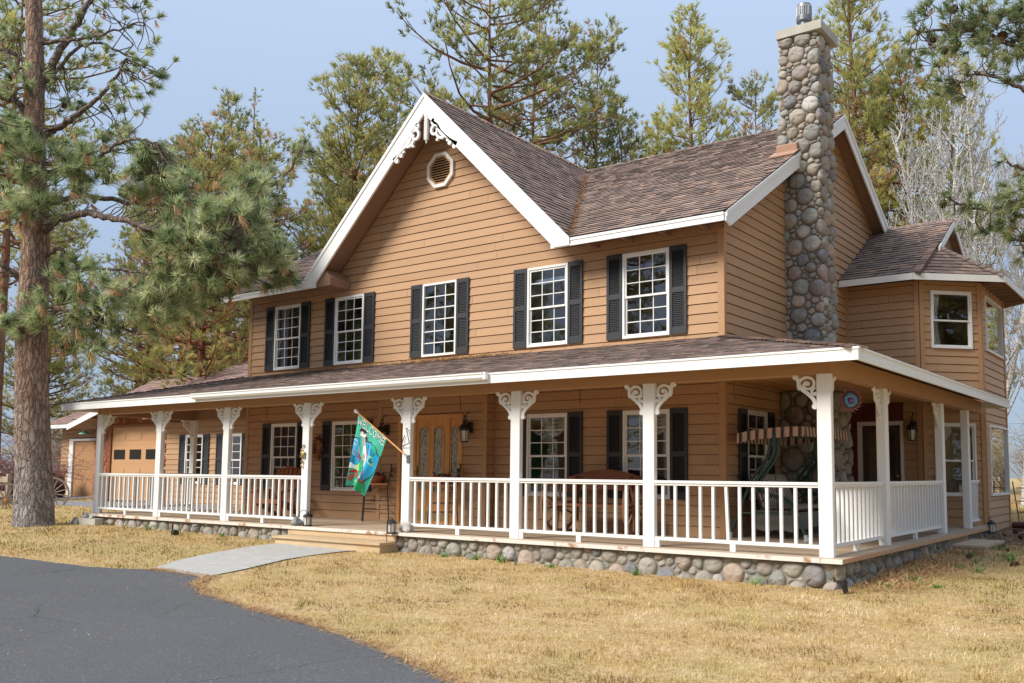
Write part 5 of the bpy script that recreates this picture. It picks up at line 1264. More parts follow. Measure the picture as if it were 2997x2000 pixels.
t = thing('utility_vehicle', 'small black and red off-road vehicle with an orange reflector parked by the smaller garage', 'off-road vehicle', (-30.9, 4.5, gz(-30.9, 4.5)), R(-60))
mb = MB(); mb.prism([(-1.2, -.6, .45), (1.2, -.6, .45), (1.3, -.6, .75), (.9, -.6, .95), (.35, -.6, 1.0), (.2, -.6, .8), (-.6, -.6, .8), (-.7, -.6, 1.05), (-1.25, -.6, 1.0)], (0, 1.2, 0)); child(t, 'body', mb, 'car_black', False)
mb = MB(); mb.box(-1.3, -.4, -.65, .65, 1.05, 1.12); mb.box(.3, 1.2, -.62, .62, .98, 1.05); child(t, 'rack', mb, 'car_red', False); mb = MB(); mb.blob((-.9, 0, 1.2), (.25, .3, .10), 3); child(t, 'load', mb, 'white'); mb = MB(); mb.box(-1.29, -1.25, -.5, -.3, .78, .92); mb.box(1.24, 1.30, -.5, -.3, .7, .84); child(t, 'reflector', mb, 'blinker', False)
for x in (-.85, .85):
    for y in (-.62, .62):
        mb = MB(); mb.lathe([(.12, -.11), (.26, -.12), (.32, -.08), (.32, .08), (.26, .12), (.12, .11)], 22, Matrix.Translation((x, y, .32)) @ Matrix.Rotation(R(90), 4, 'X')); child(t, 'wheel', mb, 'tyre')
mb = MB(); mb.tube([(.1, -.35, 1.2), (.15, .35, 1.2)], .02, 8); mb.tube([(.4, 0, .95), (.12, 0, 1.2)], .025, 8); child(t, 'handlebar', mb, 'iron')
t = thing('board_fence', 'weathered grey board fence beyond the wagon wheels', 'fence', (-32, 1.5, gz(-32, 1.5)))
for i in range(7): mb = MB(); mb.box(-6 + i * 2 - .06, -6 + i * 2 + .06, -.06, .06, 0, 1.15); child(t, 'post', mb, 'grey_wood', False)
for z in (.45, .95): mb = MB(); mb.box(-6.1, 6.1, -.085, -.06, z - .1, z + .1); child(t, 'rail', mb, 'grey_wood', False)
# ------------------------------------------------------------------ trees
CAM_XY = (8.09, -13.454)
ZONES_L = [
  ((-8.29, -2.37, 5.62), (1.5, 1.1, 1.0), 95, 1),
  ((-9.13, -2.6, 5.23), (1.2, 0.9, 0.9), 55, 1),
  ((-9.85, -2.62, 6.64), (1.2, 0.7, 0.9), 50, 1),
  ((-10.7, -2.85, 7.5), (0.9, 0.6, 0.8), 40, 1),
  ((-12.11, -3.36, 7.62), (0.8, 0.5, 0.7), 30, 1),
  ((-8.55, -1.82, 6.62), (0.9, 0.6, 0.8), 30, 1),
  ((-10.74, 0.19, 7.91), (0.7, 0.5, 0.6), 22, 0.9),
  ((-10.31, 0.98, 9.0), (0.3, 0.45, 0.3), 8, 0.9),
  ((-13.41, -4.28, 8.21), (0.9, 1.1, 0.8), 40, 1.05),
  ((-13.19, -4.12, 7.02), (0.9, 0.7, 0.7), 32, 1.05),
  ((-11.95, -3.49, 4.93), (1.0, 0.6, 0.8), 28, 1),
  ((-10.73, -2.87, 4.43), (1.2, 0.7, 0.8), 45, 1),
  ((-9.74, -2.29, 4.89), (0.9, 0.6, 0.7), 28, 0.95),
  ((-13.14, -4.09, 4.38), (1.0, 0.5, 0.6), 26, 1),
  ((-11.95, -3.24, 3.91), (1.0, 0.5, 0.6), 22, 0.95),
  ((-7.79, -1.77, 5.31), (0.6, 0.7, 0.6), 20, 1),
  ((-12.52, -3.04, 11.2), (1.6, 0.7, 0.8), 26, 0.6),
  ((-11.41, -2.37, 10.23), (0.7, 0.8, 0.6), 22, 0.62),
  ((-11.46, -2.9, 9.03), (1.0, 0.5, 0.6), 22, 0.65),
  ((-13.94, -4.04, 9.83), (0.6, 0.8, 0.6), 20, 0.75),
  ((-13.72, -3.15, 9.57), (0.6, 0.9, 0.6), 16, 0.65),
  ((-12.11, -2.26, 11.84), (0.7, 0.5, 0.5), 12, 0.6),
  ((-12.13, -3.0, 8.43), (0.6, 0.5, 0.5), 16, 0.75),
  ((-14.58, -4.13, 11.34), (0.6, 0.6, 0.6), 12, 0.65),
]
ZONES_R = [
  ((3.92, 4.43, 9.44), (0.6, 0.5, 0.7), 22, 0.75),
  ((4.41, 5.15, 9.86), (0.8, 0.6, 0.8), 34, 0.8),
  ((5.1, 5.26, 9.8), (0.8, 0.7, 0.8), 34, 0.8),
  ((5.35, 5.44, 9.02), (0.6, 0.6, 0.7), 22, 0.8),
  ((4.72, 4.62, 8.62), (0.7, 0.4, 0.6), 16, 0.75),
  ((4.35, 4.49, 8.32), (0.35, 0.25, 0.3), 5, 0.7),
  ((5.31, 5.42, 6.87), (0.5, 0.6, 0.6), 12, 0.7),
  ((4.92, 5.13, 6.02), (0.9, 0.5, 0.7), 26, 0.8),
  ((4.23, 4.77, 6.17), (0.35, 0.3, 0.4), 9, 0.75),
  ((5.24, 5.36, 5.52), (0.5, 0.5, 0.6), 12, 0.75),
]
LIMBS_R = [[(7.13, 6.7, 9.3), (6.1, 5.97, 9.03), (5.34, 5.55, 9.24), (4.57, 5.13, 9.64), (3.76, 4.44, 9.54)], [(7.19, 6.74, 10.7), (6.13, 6.11, 10.22), (5.28, 5.63, 10.09), (4.7, 5.34, 9.96)], [(7.08, 6.67, 8.0), (6.06, 5.94, 7.9), (5.34, 5.31, 8.37), (4.83, 4.83, 8.58), (4.35, 4.49, 8.36)], [(7.0, 6.61, 6.04), (5.99, 5.89, 5.87), (5.26, 5.37, 6.11), (4.7, 5.1, 6.05), (4.16, 4.72, 6.22)], [(7.02, 6.63, 6.55), (6.01, 5.91, 6.54), (5.31, 5.41, 6.83), (5.01, 5.2, 6.96)], [(6.96, 6.58, 5.04), (5.96, 5.87, 5.11), (5.24, 5.36, 5.44)]]

def mat_bark(name, plates, crack, sx=7., sz=2.4, grey_below=0.):
    t = NT(name); v = t.coords((sx, sx, sz)); nn = t.n('TexNoise'); nn.inputs['Scale'].default_value = 1.3; nn.inputs['Detail'].default_value = 5; t.l(v, nn.inputs['Vector'])
    w = t.n('Mix', data_type='VECTOR'); w.inputs[0].default_value = .62; t.l(v, w.inputs[4]); t.l(nn.outputs['Color'], w.inputs[5])
    e = t.n('TexVoronoi', feature='DISTANCE_TO_EDGE'); e.inputs['Scale'].default_value = 2.; c0 = t.n('TexVoronoi'); c0.inputs['Scale'].default_value = 2.
    t.l(w.outputs[1], e.inputs['Vector']); t.l(w.outputs[1], c0.inputs['Vector'])
    sp = t.n('SeparateXYZ'); t.l(c0.outputs['Color'], sp.inputs[0])
    col = t.ramp(sp.outputs[0], plates); fine = t.noise(t.coords((30, 30, 9)), 1.5, 6, .7); col = t.mix(t.mapr(fine, .35, .68, 0, .55), col, t.hsv(col, val=.5))
    if grey_below:
        g = t.n('SeparateXYZ'); tc = t.n('TexCoord'); t.l(tc.outputs['Object'], g.inputs[0]); k = t.mapr(t.math('ADD', g.outputs[2], t.math('MULTIPLY', t.noise(t.coords(), 1.1, 3), 2.2)), grey_below, grey_below + 2.4, .85, .0)
        gc = t.ramp(sp.outputs[1], [(0, (.30, .285, .275)), (.5, (.46, .45, .44)), (1, (.60, .59, .585))]); gc = t.mix(t.mapr(fine, .4, .65, 0, .6), gc, (.14, .12, .11)); col = t.mix(k, col, gc)
    m = t.mapr(t.math('ADD', e.outputs['Distance'], t.math('MULTIPLY', t.math('SUBTRACT', fine, .5), .22)), .0, .055, 1, 0); col = t.mix(m, col, crack)
    h = t.math('ADD', t.mapr(e.outputs['Distance'], 0, .22, 0, 1), t.math('MULTIPLY', fine, .35)); return t.done(col, .9, t.bump(h, 1., .035), .15)
MAT['bark_big'] = mat_bark('ponderosa_bark', [(0, (.36, .22, .15)), (.35, (.46, .29, .20)), (.65, (.40, .29, .23)), (1, (.54, .37, .27))], (.085, .060, .050), 16., 4.6, grey_below=1.6)
MAT['bark'] = mat_bark('pine_bark', [(0, (.26, .13, .075)), (.5, (.36, .20, .12)), (1, (.30, .19, .13))], (.06, .035, .025), 4., 1.4)
MAT['bark_red'] = mat_bark('red_pine_bark', [(0, (.24, .075, .04)), (.5, (.32, .115, .065)), (1, (.20, .08, .05))], (.05, .025, .018), 4., 1.2)
MAT['limb'] = mat_bark('limb_bark', [(0, (.20, .145, .11)), (.5, (.28, .225, .19)), (1, (.23, .175, .15))], (.09, .065, .05), 12., 8.)
def mat_needles(name, stops, trans=.5):
    t = NT(name); a = t.n('Attribute', attribute_name='tone'); c = t.ramp(a.outputs['Fac'], stops); oi = t.n('ObjectInfo'); c = t.hsv(c, val=t.mapr(oi.outputs['Random'], 0, 1, .88, 1.12))
    d = t.n('BsdfPrincipled'); d.inputs['Roughness'].default_value = .5; d.inputs['Specular IOR Level'].default_value = .35; t.l(c, d.inputs['Base Color']); tr = t.n('BsdfTranslucent'); t.l(c, tr.inputs['Color'])
    m = t.n('MixShader'); m.inputs[0].default_value = trans; t.l(d.outputs[0], m.inputs[1]); t.l(tr.outputs[0], m.inputs[2]); t.l(m.outputs[0], t.out.inputs['Surface']); return t.m
MAT['needles_big'] = mat_needles('long_needles', [(0, (.115, .165, .075)), (.25, (.24, .30, .14)), (.5, (.40, .46, .225)), (.72, (.58, .62, .36)), (.80, (.70, .71, .47)), (.82, (.56, .31, .15)), (1, (.78, .55, .33))])
MAT['needles_far'] = mat_needles('pine_needles', [(0, (.12, .155, .065)), (.3, (.23, .265, .10)), (.55, (.40, .415, .145)), (.76, (.62, .58, .20)), (.82, (.72, .65, .27)), (.84, (.52, .31, .15)), (1, (.74, .52, .30))])
MAT['cone'] = simple('pine_cone_brown', (.12, .05, .028), .8, .4, 60, .2, bstr=.8, bscale=80)

def tuft_arrays(P, D, L, nn, width, g, tone, spread=1.25, stem=.35, droop=.10):
    """P centres, D directions (N,3), L needle lengths (N,); returns triangle vertices and tones"""
    N = len(P); P = np.repeat(P, nn, 0); D = np.repeat(D, nn, 0); Ln = np.repeat(L, nn); k = N * nn
    s = g.random(k) * stem; base = P - D * (s * Ln)[:, None]
    r = g.normal(size=(k, 3)); r -= (r * D).sum(1, keepdims=True) * D; r /= np.linalg.norm(r, axis=1, keepdims=True) + 1e-9
    a = (.18 + g.random(k) ** .7 * (spread - .18)) * (.55 + .9 * s / max(stem, 1e-6) * .5); d = D * np.cos(a)[:, None] + r * np.sin(a)[:, None]; d[:, 2] -= droop * g.random(k)
    ln = Ln * (.7 + .4 * g.random(k)); tip = base + d * ln[:, None]
    w = np.cross(d, g.normal(size=(k, 3))); w /= np.linalg.norm(w, axis=1, keepdims=True) + 1e-9; w *= width
    V = np.empty((k, 3, 3), np.float32); V[:, 0] = base - w; V[:, 1] = base + w; V[:, 2] = tip
    t = np.clip(np.repeat(tone, nn) + g.normal(0, .05, k), 0, 1); keep_dry = np.repeat(tone > .82, nn); t = np.where(keep_dry, np.maximum(t, .83), np.minimum(t, .80))
    return V.reshape(-1, 3), np.repeat(t, 3)
def norm(a): return a / (np.linalg.norm(a, axis=-1, keepdims=True) + 1e-9)

def trunk_mesh(path, radii, n=28, seed=1, flare=None, lump=.05):
    """tapered trunk with a lumpy outline"""
    rn = random.Random(seed); P = smooth_path(path, 6); k = len(P); rr = np.interp(np.linspace(0, 1, k), np.linspace(0, 1, len(radii)), radii); vs = []; ph = [rn.uniform(0, 6.28) for _ in range(8)]
    for i, p in enumerate(P):
        for j in range(n):
            a = 2 * math.pi * j / n; m = 1 + lump * (.6 * math.sin(3 * a + ph[0] + i * .13) + .5 * math.sin(5 * a + ph[1] - i * .21) + .35 * math.sin(9 * a + ph[2] + i * .5) + .25 * math.sin(i * .9 + ph[3]))
            if flare: m += flare * math.exp(-i / 2.2) * (.55 + .45 * math.sin(4 * a + ph[4]) + .3 * math.sin(7 * a + ph[5]))
            vs.append((p.x + rr[i] * m * math.cos(a), p.y + rr[i] * m * math.sin(a), p.z))
    mb = MB(); mb.add(vs, [(i * n + j, i * n + (j + 1) % n, (i + 1) * n + (j + 1) % n, (i + 1) * n + j) for i in range(k - 1) for j in range(n)] + [tuple((k - 1) * n + j for j in range(n))]); return mb

def big_pine(name, label, loc, trunk, radii, limbs, zones, seed, dry=.16, cones=22, ntuft=62, twig_mult=1.0):
    g = np.random.default_rng(seed); rn = random.Random(seed)
    t = thing(name, label, 'tree', loc); L0 = Vector(loc)
    rel = lambda p: tuple(Vector(p) - L0)
    tr = trunk_mesh([rel(p) for p in trunk], radii, 40, seed, .30, .035).build('trunk', 'bark_big', t, True, 180)
    S = []                                 # sample points on the limbs to hang twigs from
    for pts, r0 in limbs:
        P = smooth_path([rel(p) for p in pts], 7)
        for i in range(2, len(P)): P[i] = P[i] + Vector((rn.gauss(0, .02), rn.gauss(0, .02), rn.gauss(0, .02)))
        mb = MB(); k = len(P); mb.tube(P, [r0 * (1 - .72 * i / (k - 1)) for i in range(k)], 9); mb.build('branch', 'limb', t, True, 180)
        S += [(P[i], (P[i] - P[i - 1]).normalized()) for i in range(3, k)]
    SP = np.array([p for p, d in S]); TP = []; TD = []; TL = []; tw = MB()
    axis = np.array([rel(p) for p in trunk])
    for c, rad, n, s in zones:
        n = int(n * twig_mult); c = np.array(rel(c)); q = norm(g.normal(size=(n, 3))) * (g.random((n, 1)) ** (1 / 2.2)) * np.array(rad) * 1.0
        for p in c + q:
            i = int(np.argmin(((SP - p) ** 2).sum(1) + g.random(len(SP)) * .35)); a = Vector(SP[i]); p = Vector(p); d = p - a
            ax = axis[np.argmin(abs(axis[:, 2] - p.z))]; outw = Vector((p.x - ax[0], p.y - ax[1], 0)).normalized()
            end = (d.normalized() * .55 + outw * .55 + Vector((rn.gauss(0, .35), rn.gauss(0, .35), .30 + rn.gauss(0, .3)))).normalized()
            if d.length > .12:
                m1 = a + d * .45 + Vector((rn.gauss(0, .08), rn.gauss(0, .08), -.10 * d.length)); m2 = p - end * min(.35, d.length * .4)
                PP = smooth_path([a, m1, m2, p], 4); kk = len(PP); r0 = .010 + .006 * min(d.length, 2)
                if d.length < 2.6: tw.tube(PP, [r0 * (1 - .6 * j / (kk - 1)) for j in range(kk)], 4, False)
            for rep in range(1 if s < .8 else (2 if rn.random() < .5 else 1)):
                o = Vector((rn.gauss(0, .12), rn.gauss(0, .12), rn.gauss(0, .10))) if rep else Vector((0, 0, 0))
                TP.append(p + o); TD.append((end + Vector((rn.gauss(0, .2), rn.gauss(0, .2), rn.gauss(0, .2))) * (1 + rep)).normalized()); TL.append(s * rn.uniform(.24, .36))
    tw.build('twigs', 'limb', t, True, 180)
    TP, TD, TL = np.array(TP), np.array(TD), np.array(TL); tone = np.clip(.42 + g.normal(0, .19, len(TP)), .02, .79)
    V, T_ = tuft_arrays(TP, TD, TL, ntuft, .0105, g, tone, 1.5, .50, .14)
    k = g.random(len(TP)) < dry; dp = TP[k] - TD[k] * .12 - np.array([0, 0, .10]); dd = norm(np.array([0, 0, -1.]) + g.normal(0, .35, (k.sum(), 3)) + TD[k] * .3)
    V2, T2 = tuft_arrays(dp, dd, TL[k] * .95, 34, .010, g, .84 + .15 * g.random(k.sum()), .55, .5, .2)
    me = np_mesh('crown', np.concatenate([V, V2]), 3, MAT['needles_big'], {'tone': np.concatenate([T_, T2])}); link('crown', me, t)
    mb = MB(); n = 14
    for i in range(7):
        for j in range(n):
            a = 2 * math.pi * (j + .5 * (i % 2)) / n; z = -.055 + .11 * i / 6; r = .045 * math.sin(math.pi * (i + 1.2) / 8.2)
            mb.obox((r * math.cos(a), r * math.sin(a), z), (.016 * math.cos(a), .016 * math.sin(a), -.006), (-.009 * math.sin(a), .009 * math.cos(a), 0), (0, 0, .005))
    mb.blob((0, 0, 0), (.034, .034, .052), 1, 9, 7); cme = mb.mesh('pine_cone', 'cone')
    for i in g.choice(len(TP), min(cones, len(TP)), False):
        if TL[i] < .18: continue
        o = link('pine_cone', cme, t, tuple(TP[i] - TD[i] * .06)); o.rotation_euler = (rn.uniform(0, 3), rn.uniform(0, 3), 0); s = rn.uniform(.9, 1.5); o.scale = (s, s, s)
    return t
TRUNK_L = [(-13.50, -3.40, -.45), (-13.52, -3.40, -.05), (-13.58, -3.42, .77), (-13.67, -3.48, 1.74), (-13.77, -3.56, 3.72), (-13.80, -3.57, 5.22), (-13.82, -3.59, 6.75), (-13.89, -3.64, 7.78), (-13.95, -3.69, 8.81), (-14.03, -3.74, 10.39), (-14.13, -3.81, 11.98), (-14.22, -3.88, 13.6), (-14.3, -3.9, 15.5), (-14.35, -3.9, 17.5)]
RAD_L = [.46, .415, .38, .36, .33, .31, .27, .23, .21, .195, .175, .15, .11, .06]
LIMBS_L = [([(-13.78, -3.57, 8.69), (-13.15, -3.49, 8.81), (-12.46, -3.36, 9.05), (-11.7, -3.19, 9.54), (-11.21, -3.09, 10.05)], .085), ([(-13.89, -3.64, 9.97), (-13.55, -3.37, 10.85), (-13.20, -3.12, 11.7), (-12.9, -2.88, 12.58), (-12.7, -2.68, 13.81)], .10),
 ([(-13.68, -3.49, 6.44), (-13.03, -3.52, 6.59), (-12.04, -3.44, 6.59), (-11.1, -3.26, 6.4), (-10.09, -3.03, 6.06), (-9.13, -2.72, 5.71), (-8.14, -2.26, 5.35)], .105), ([(-13.62, -3.45, 5.33), (-12.91, -3.32, 5.39), (-12.22, -3.19, 5.45), (-11.31, -2.79, 5.35), (-10.26, -2.29, 5.14)], .06),
 ([(-13.74, -3.53, 7.78), (-12.74, -3.44, 7.77), (-11.69, -3.31, 7.85), (-10.77, -3.14, 8.11), (-10.11, -2.92, 7.94)], .07), ([(-14.2, -3.86, 10.49), (-14.6, -4.14, 10.75), (-15.0, -4.41, 10.8), (-15.6, -4.84, 10.8)], .06), ([(-14.06, -3.76, 9.18), (-14.25, -4.13, 9.48), (-14.6, -4.55, 9.5), (-15.2, -5.06, 9.4)], .08),
 ([(-13.94, -3.68, 5.22), (-14.1, -4.15, 5.59), (-14.5, -4.59, 5.7), (-15.1, -5.1, 5.8)], .08), ([(-13.95, -3.68, 5.32), (-14.63, -3.68, 5.61), (-15.31, -3.67, 5.64), (-16.16, -3.78, 5.46)], .07),
 ([(-13.71, -3.51, 7.06), (-13.4, -2.68, 7.42), (-12.78, -1.63, 7.37), (-12.04, -.73, 7.68), (-11.17, .12, 7.92), (-10.64, .62, 8.12), (-10.31, .98, 9.0)], .07), ([(-13.65, -3.47, 5.83), (-13.12, -3.34, 5.99), (-12.85, -3.4, 5.4), (-12.34, -3.28, 4.62), (-11.47, -3.03, 4.19)], .06),
 ([(-13.89, -3.64, 10.92), (-12.92, -3.32, 10.88), (-12.05, -3.07, 10.9), (-11.22, -2.73, 11.06)], .05), ([(-13.8, -3.58, 9.97), (-13.26, -2.95, 11.02), (-12.51, -2.29, 10.75), (-12.09, -1.87, 10.48)], .045), ([(-13.89, -3.64, 4.12), (-14.0, -4.05, 4.24), (-14.3, -4.45, 4.35), (-14.9, -4.91, 4.46)], .05), ([(-13.59, -3.43, 4.72), (-12.27, -3.1, 4.35), (-11.17, -2.7, 4.01)], .05),
 ([(-13.85, -3.6, 8.3), (-14.4, -4.0, 8.3), (-15.0, -4.4, 8.0)], .06), ([(-13.82, -3.6, 7.0), (-14.4, -4.0, 7.1), (-15.1, -4.5, 7.0)], .06)]
big_pine('pine_tree', 'large pine with grey-orange plated bark and long drooping needle clusters left of the porch', (-13.5, -3.4, -.27), TRUNK_L, RAD_L, LIMBS_L, ZONES_L, 8)
TRUNK_R = [(6.85, 6.55, -.4), (6.85, 6.55, .1), (6.9, 6.6, 3), (7.0, 6.65, 6), (7.1, 6.7, 9), (7.2, 6.75, 12), (7.25, 6.8, 15)]
LR = [([tuple(Vector(TRUNK_R[2]).lerp(Vector(TRUNK_R[-1]), max(0, (l[0][2] - 3) / 12)))] + l[1:], .075 - .006 * i) for i, l in enumerate(LIMBS_R)]
big_pine('pine_tree', 'dark pine whose needle branches hang in from the upper right edge', (6.85, 6.55, -.25), TRUNK_R, [.40, .36, .31, .27, .22, .16, .08], LR, ZONES_R, 9, .06, 14, 44, 1.0)

# ---- more distant pines: a few prototypes copied
def pine_proto(H, zc, rmax, nb, seed, tone, tsd, dry, bark='bark', tufts=8, L=.30, nn=16, shape=.75, width=.016, r0=None, up=.25):
    g = np.random.default_rng(seed); rn = random.Random(seed); r0 = r0 or H * .011
    wob = [(rn.gauss(0, .10), rn.gauss(0, .10)) for _ in range(8)]; path = [(wob[i][0] * i / 7, wob[i][1] * i / 7, -.5 + (H + .3) * i / 7) for i in range(8)]
    tm = trunk_mesh(path, [r0 * 1.25] + [r0 * (1 - .93 * i / 7) for i in range(1, 8)], 12, seed, None, .06)
    tm.cur = 0; P = []; D = []; Ls = []; T = []
    for b in range(nb):
        f = min(1, max(0, ((b + rn.random()) / nb) ** .85 + rn.gauss(0, .02))); z = zc + (H - zc) * f * .985; prof = (1 - f) ** shape * min(1, .5 + f * 2.6) + .05
        ln = rmax * prof * rn.uniform(.45, 1.2); az = b * 2.39996 + rn.gauss(0, .5); i = max(0, z / H * 7); i0 = min(6, int(i)); tx = path[i0][0] + (path[i0 + 1][0] - path[i0][0]) * (i - i0); ty = path[i0][1] + (path[i0 + 1][1] - path[i0][1]) * (i - i0)
        c, s = math.cos(az), math.sin(az); sl = up * (1.5 * f - .1) + rn.gauss(0, .16) - .06; bend = rn.gauss(0, .22) * ln; cu = rn.uniform(.25, .75)
        fp = lambda u: Vector((tx + c * ln * u - s * bend * u * u, ty + s * ln * u + c * bend * u * u, z + ln * (sl * u + (cu * (u - .3) ** 2 if u > .3 else 0)) - .05 * u))
        pts = [fp(u) for u in (0, .3, .6, .85, 1)]; tm.tube(pts, [max(.012, .016 * ln) * (1.25 - u) for u in (0, .3, .6, .85, 1)], 4, False)
        bt = tone + rn.gauss(0, tsd); isdry = rn.random() < dry
        for sub in range(max(1, int(1 + ln * 1.9))):
            u = rn.uniform(.3, 1.) if sub else 1.; lat = rn.gauss(0, .30) * ln * (1.2 - u * .5) if sub else 0; q0 = fp(u) + Vector((-s * lat, c * lat, abs(lat) * .25 + rn.uniform(.05, .30))); tm.tube([fp(max(.1, u - .2)), q0], [.014, .007], 3, False)
            for _ in range(max(2, int(tufts * rn.uniform(.55, 1.15)))):
                o = Vector((rn.gauss(0, .17), rn.gauss(0, .17), rn.gauss(.0, .15))); dr = Vector((c * .5 + o.x * 3, s * .5 + o.y * 3, .85 + rn.gauss(0, .25))).normalized()
                P.append(q0 + o); D.append(dr); Ls.append(L * rn.uniform(.65, 1.15)); T.append(min(.98, .84 + .14 * rn.random()) if (isdry or rn.random() < dry * .4) else min(.80, max(0, bt + o.z * .5 + rn.gauss(0, .08))))
    V, A = tuft_arrays(np.array(P), np.array(D), np.array(Ls), nn, width, g, np.array(T), 1.2, .5, .05)
    return tm.mesh('trunk', bark, True, 180), np_mesh('crown', V, 3, MAT['needles_far'], {'tone': A})
PP = {
 'dense': pine_proto(21, 1.0, 4.1, 270, 51, .62, .10, .02, tufts=6, L=.33, nn=12, shape=.5, up=.5, width=.02),
 'open': pine_proto(22, 9.5, 4.8, 74, 52, .50, .10, .04, tufts=8, L=.29, nn=15, shape=.42, r0=.25, up=.3, width=.018),
 'mid': pine_proto(24, 6, 3.8, 112, 53, .54, .10, .04, tufts=7, L=.31, nn=13, shape=.5, r0=.20, up=.45, width=.019),
 'slim': pine_proto(20, 3, 2.3, 140, 54, .50, .12, .03, tufts=6, L=.30, nn=13, shape=.65, up=.7, width=.019),
 'yellow': pine_proto(23, 4, 3.3, 150, 55, .68, .08, .02, tufts=7, L=.33, nn=13, shape=.6, up=.7, width=.02),
 'bare_top': pine_proto(22, 2, 1.8, 110, 56, .42, .10, .12, tufts=3, L=.22, nn=11, shape=.9, width=.018),
 'brown': pine_proto(19, 4.0, 3.6, 120, 57, .55, .12, .15, 'bark_red', tufts=7, L=.30, nn=13, shape=.45, r0=.24, up=.4, width=.019)}
PINES = []
def pine(kind, x, y, s, label, rz=None, sz=None, group='pines behind the house'):
    tm, cm = PP[kind]; t = thing('pine_tree', label, 'tree', (x, y, ground_z(x, y) - .1), rz if rz is not None else random.uniform(0, 6.28), group)
    t.scale = (s, s, sz or s); link('trunk', tm, t); link('crown', cm, t); PINES.append(t); return t
pine('slim', -33.3, 12.3, .92, 'slim dark pine rising behind the branches of the big left pine'); pine('slim', -31.8, 13.4, 1.0, 'narrow pine with twin next to the bare-topped pine'); pine('bare_top', -36.8, 18.5, 1.06, 'thin pine with a bare dead spike top')
pine('dense', -23.6, 14.6, .95, 'broad bushy yellow-green pine left of the front gable', 1.0); pine('slim', -28.9, 21.6, 1.22, 'dark slim pine behind the bushy yellow-green one'); pine('dense', -29.5, 18.5, .84, 'bushy green pine between the narrow pine and the yellow-green one', 2.4)
pine('open', -15.3, 14.1, 1.0, 'tall open pine with bare orange trunk above the front gable peak', .6); pine('mid', -16.2, 18.5, .98, 'tall pine right of the open orange-trunked one', 2.0); pine('mid', -13.6, 19.5, .86, 'shorter pine leaning out over the roof valley', 4.); pine('slim', -12.1, 18.7, .86, 'small pine tip above the roof valley', sz=.84)
pine('yellow', -12.8, 26.9, 1.06, 'full yellow-green pine left of the chimney', 1.); pine('yellow', -14.6, 26.5, .82, 'lower yellow-green pine leaning on the full one left of the chimney', 3.); pine('mid', -10.0, 28.6, .86, 'airy pine just left of the chimney', 5.); pine('slim', -13.0, 33, .95, 'pale pine between the yellow-green ones and the chimney')
pine('yellow', -4.6, 26.6, 1.12, 'tall yellowish pine right of the chimney', 2.2); pine('brown', -2.6, 27.5, 1.02, 'brown-flecked pine above the bay roof', 3.3); pine('brown', -6.5, 33, 1.15, 'brownish pine behind the chimney top', .3); pine('yellow', -1.8, 33, .95, 'yellowish pine behind the bare white aspens', 4.4)
pine('brown', -21.8, 5.9, .72, 'low pine with red trunk behind the garage ridge', 1.5); pine('brown', -23.4, 9.2, .78, 'red-trunked pine with brown needles left of the upper corner', 2.5); pine('brown', -26.6, 11.2, .80, 'second red-trunked pine beside the upper left corner', 4.5); pine('brown', -30.5, 10.6, .86, 'brown-needled pine behind the garage roof', .2); pine('mid', -35, 11.5, .72, 'blue-green pine beyond the smaller garage', .9); pine('brown', -40, 14, .85, 'brownish pine left behind the slim ones', 5.1)
pine('open', -30.6, 2.9, 1.0, 'pine with red-grey trunk standing just left behind the big pine', 3.7); pine('mid', -40, 5.5, .95, 'pine at the left edge beyond the board fence', 1.9); pine('dense', -46, 12, .8, 'bushy pine at the far left beyond the smaller garage', 2.9)
rn = random.Random(31)
for i in range(46):                       # far wood all round the lot, every tree its own
    a = R(rn.uniform(-62, 66)); d = rn.uniform(56, 105); f = R(90 + 35.3) - a; x, y = CAM_XY[0] + d * math.cos(f), CAM_XY[1] + d * math.sin(f)
    pine(rn.choice(('mid', 'brown', 'yellow', 'dense', 'slim')), x, y, rn.uniform(.55, .85), 'distant pine in the wood far behind the house', group='distant wood')
for x, y, k, s in ((-9, -23, 'mid', .8), (-13, -27, 'dense', .8), (-16, -22, 'open', .85), (-20, -26, 'mid', .85), (-24, -21, 'dense', .72), (-28, -25, 'mid', .8), (-33, -21, 'mid', .8), (-38, -26, 'dense', .8), (-43, -21, 'open', .85), (-49, -25, 'mid', .8), (-56, -22, 'dense', .8), (-62, -27, 'mid', .9), (-5, -29, 'open', .8), (1, -32, 'dense', .75), (8, -33, 'mid', .8), (17, -31, 'open', .85), (24, -24, 'mid', .8), (28, -10, 'open', .85), (31, 2, 'mid', .8), (22, -1, 'mid', .75), (26, -4, 'dense', .7), (23.5, 2, 'dense', .75), (25, 10, 'dense', .7), (34, 16, 'brown', .9), (22, 20, 'mid', .7), (-46, -32, 'dense', .9), (-30, -32, 'dense', .9)):
    x, y = (x * 1.35, y * 1.55) if y < -15 else (x, y)
    pine(k, x, y, s * 1.12, 'pine across the drive, mirrored in the window panes', group='pines across the drive')
for i in range(30):
    a = R(rn.uniform(80, 290)); d = rn.uniform(62, 95); f = R(90 + 35.3) + a; x, y = CAM_XY[0] + d * math.cos(f), CAM_XY[1] + d * math.sin(f)
    pine(rn.choice(('mid', 'dense', 'yellow', 'brown')), x, y, rn.uniform(.6, .85), 'pine across the drive, mirrored in the window panes', group='pines across the drive')
fn = thing('rail_fence', 'long white three-rail fence across the drive, mirrored in the lower windows', 'fence', (-20, -27, ground_z(-20, -27)))
for i in range(25): mb = MB(); mb.box(-30 + i * 2.5 - .06, -30 + i * 2.5 + .06, -.06, .06, 0, 1.35); mb.build('post', 'white', fn)
for z in (.35, .75, 1.15): mb = MB(); mb.box(-30, 30, .061, .09, z - .07, z + .07); mb.build('rail', 'white', fn)
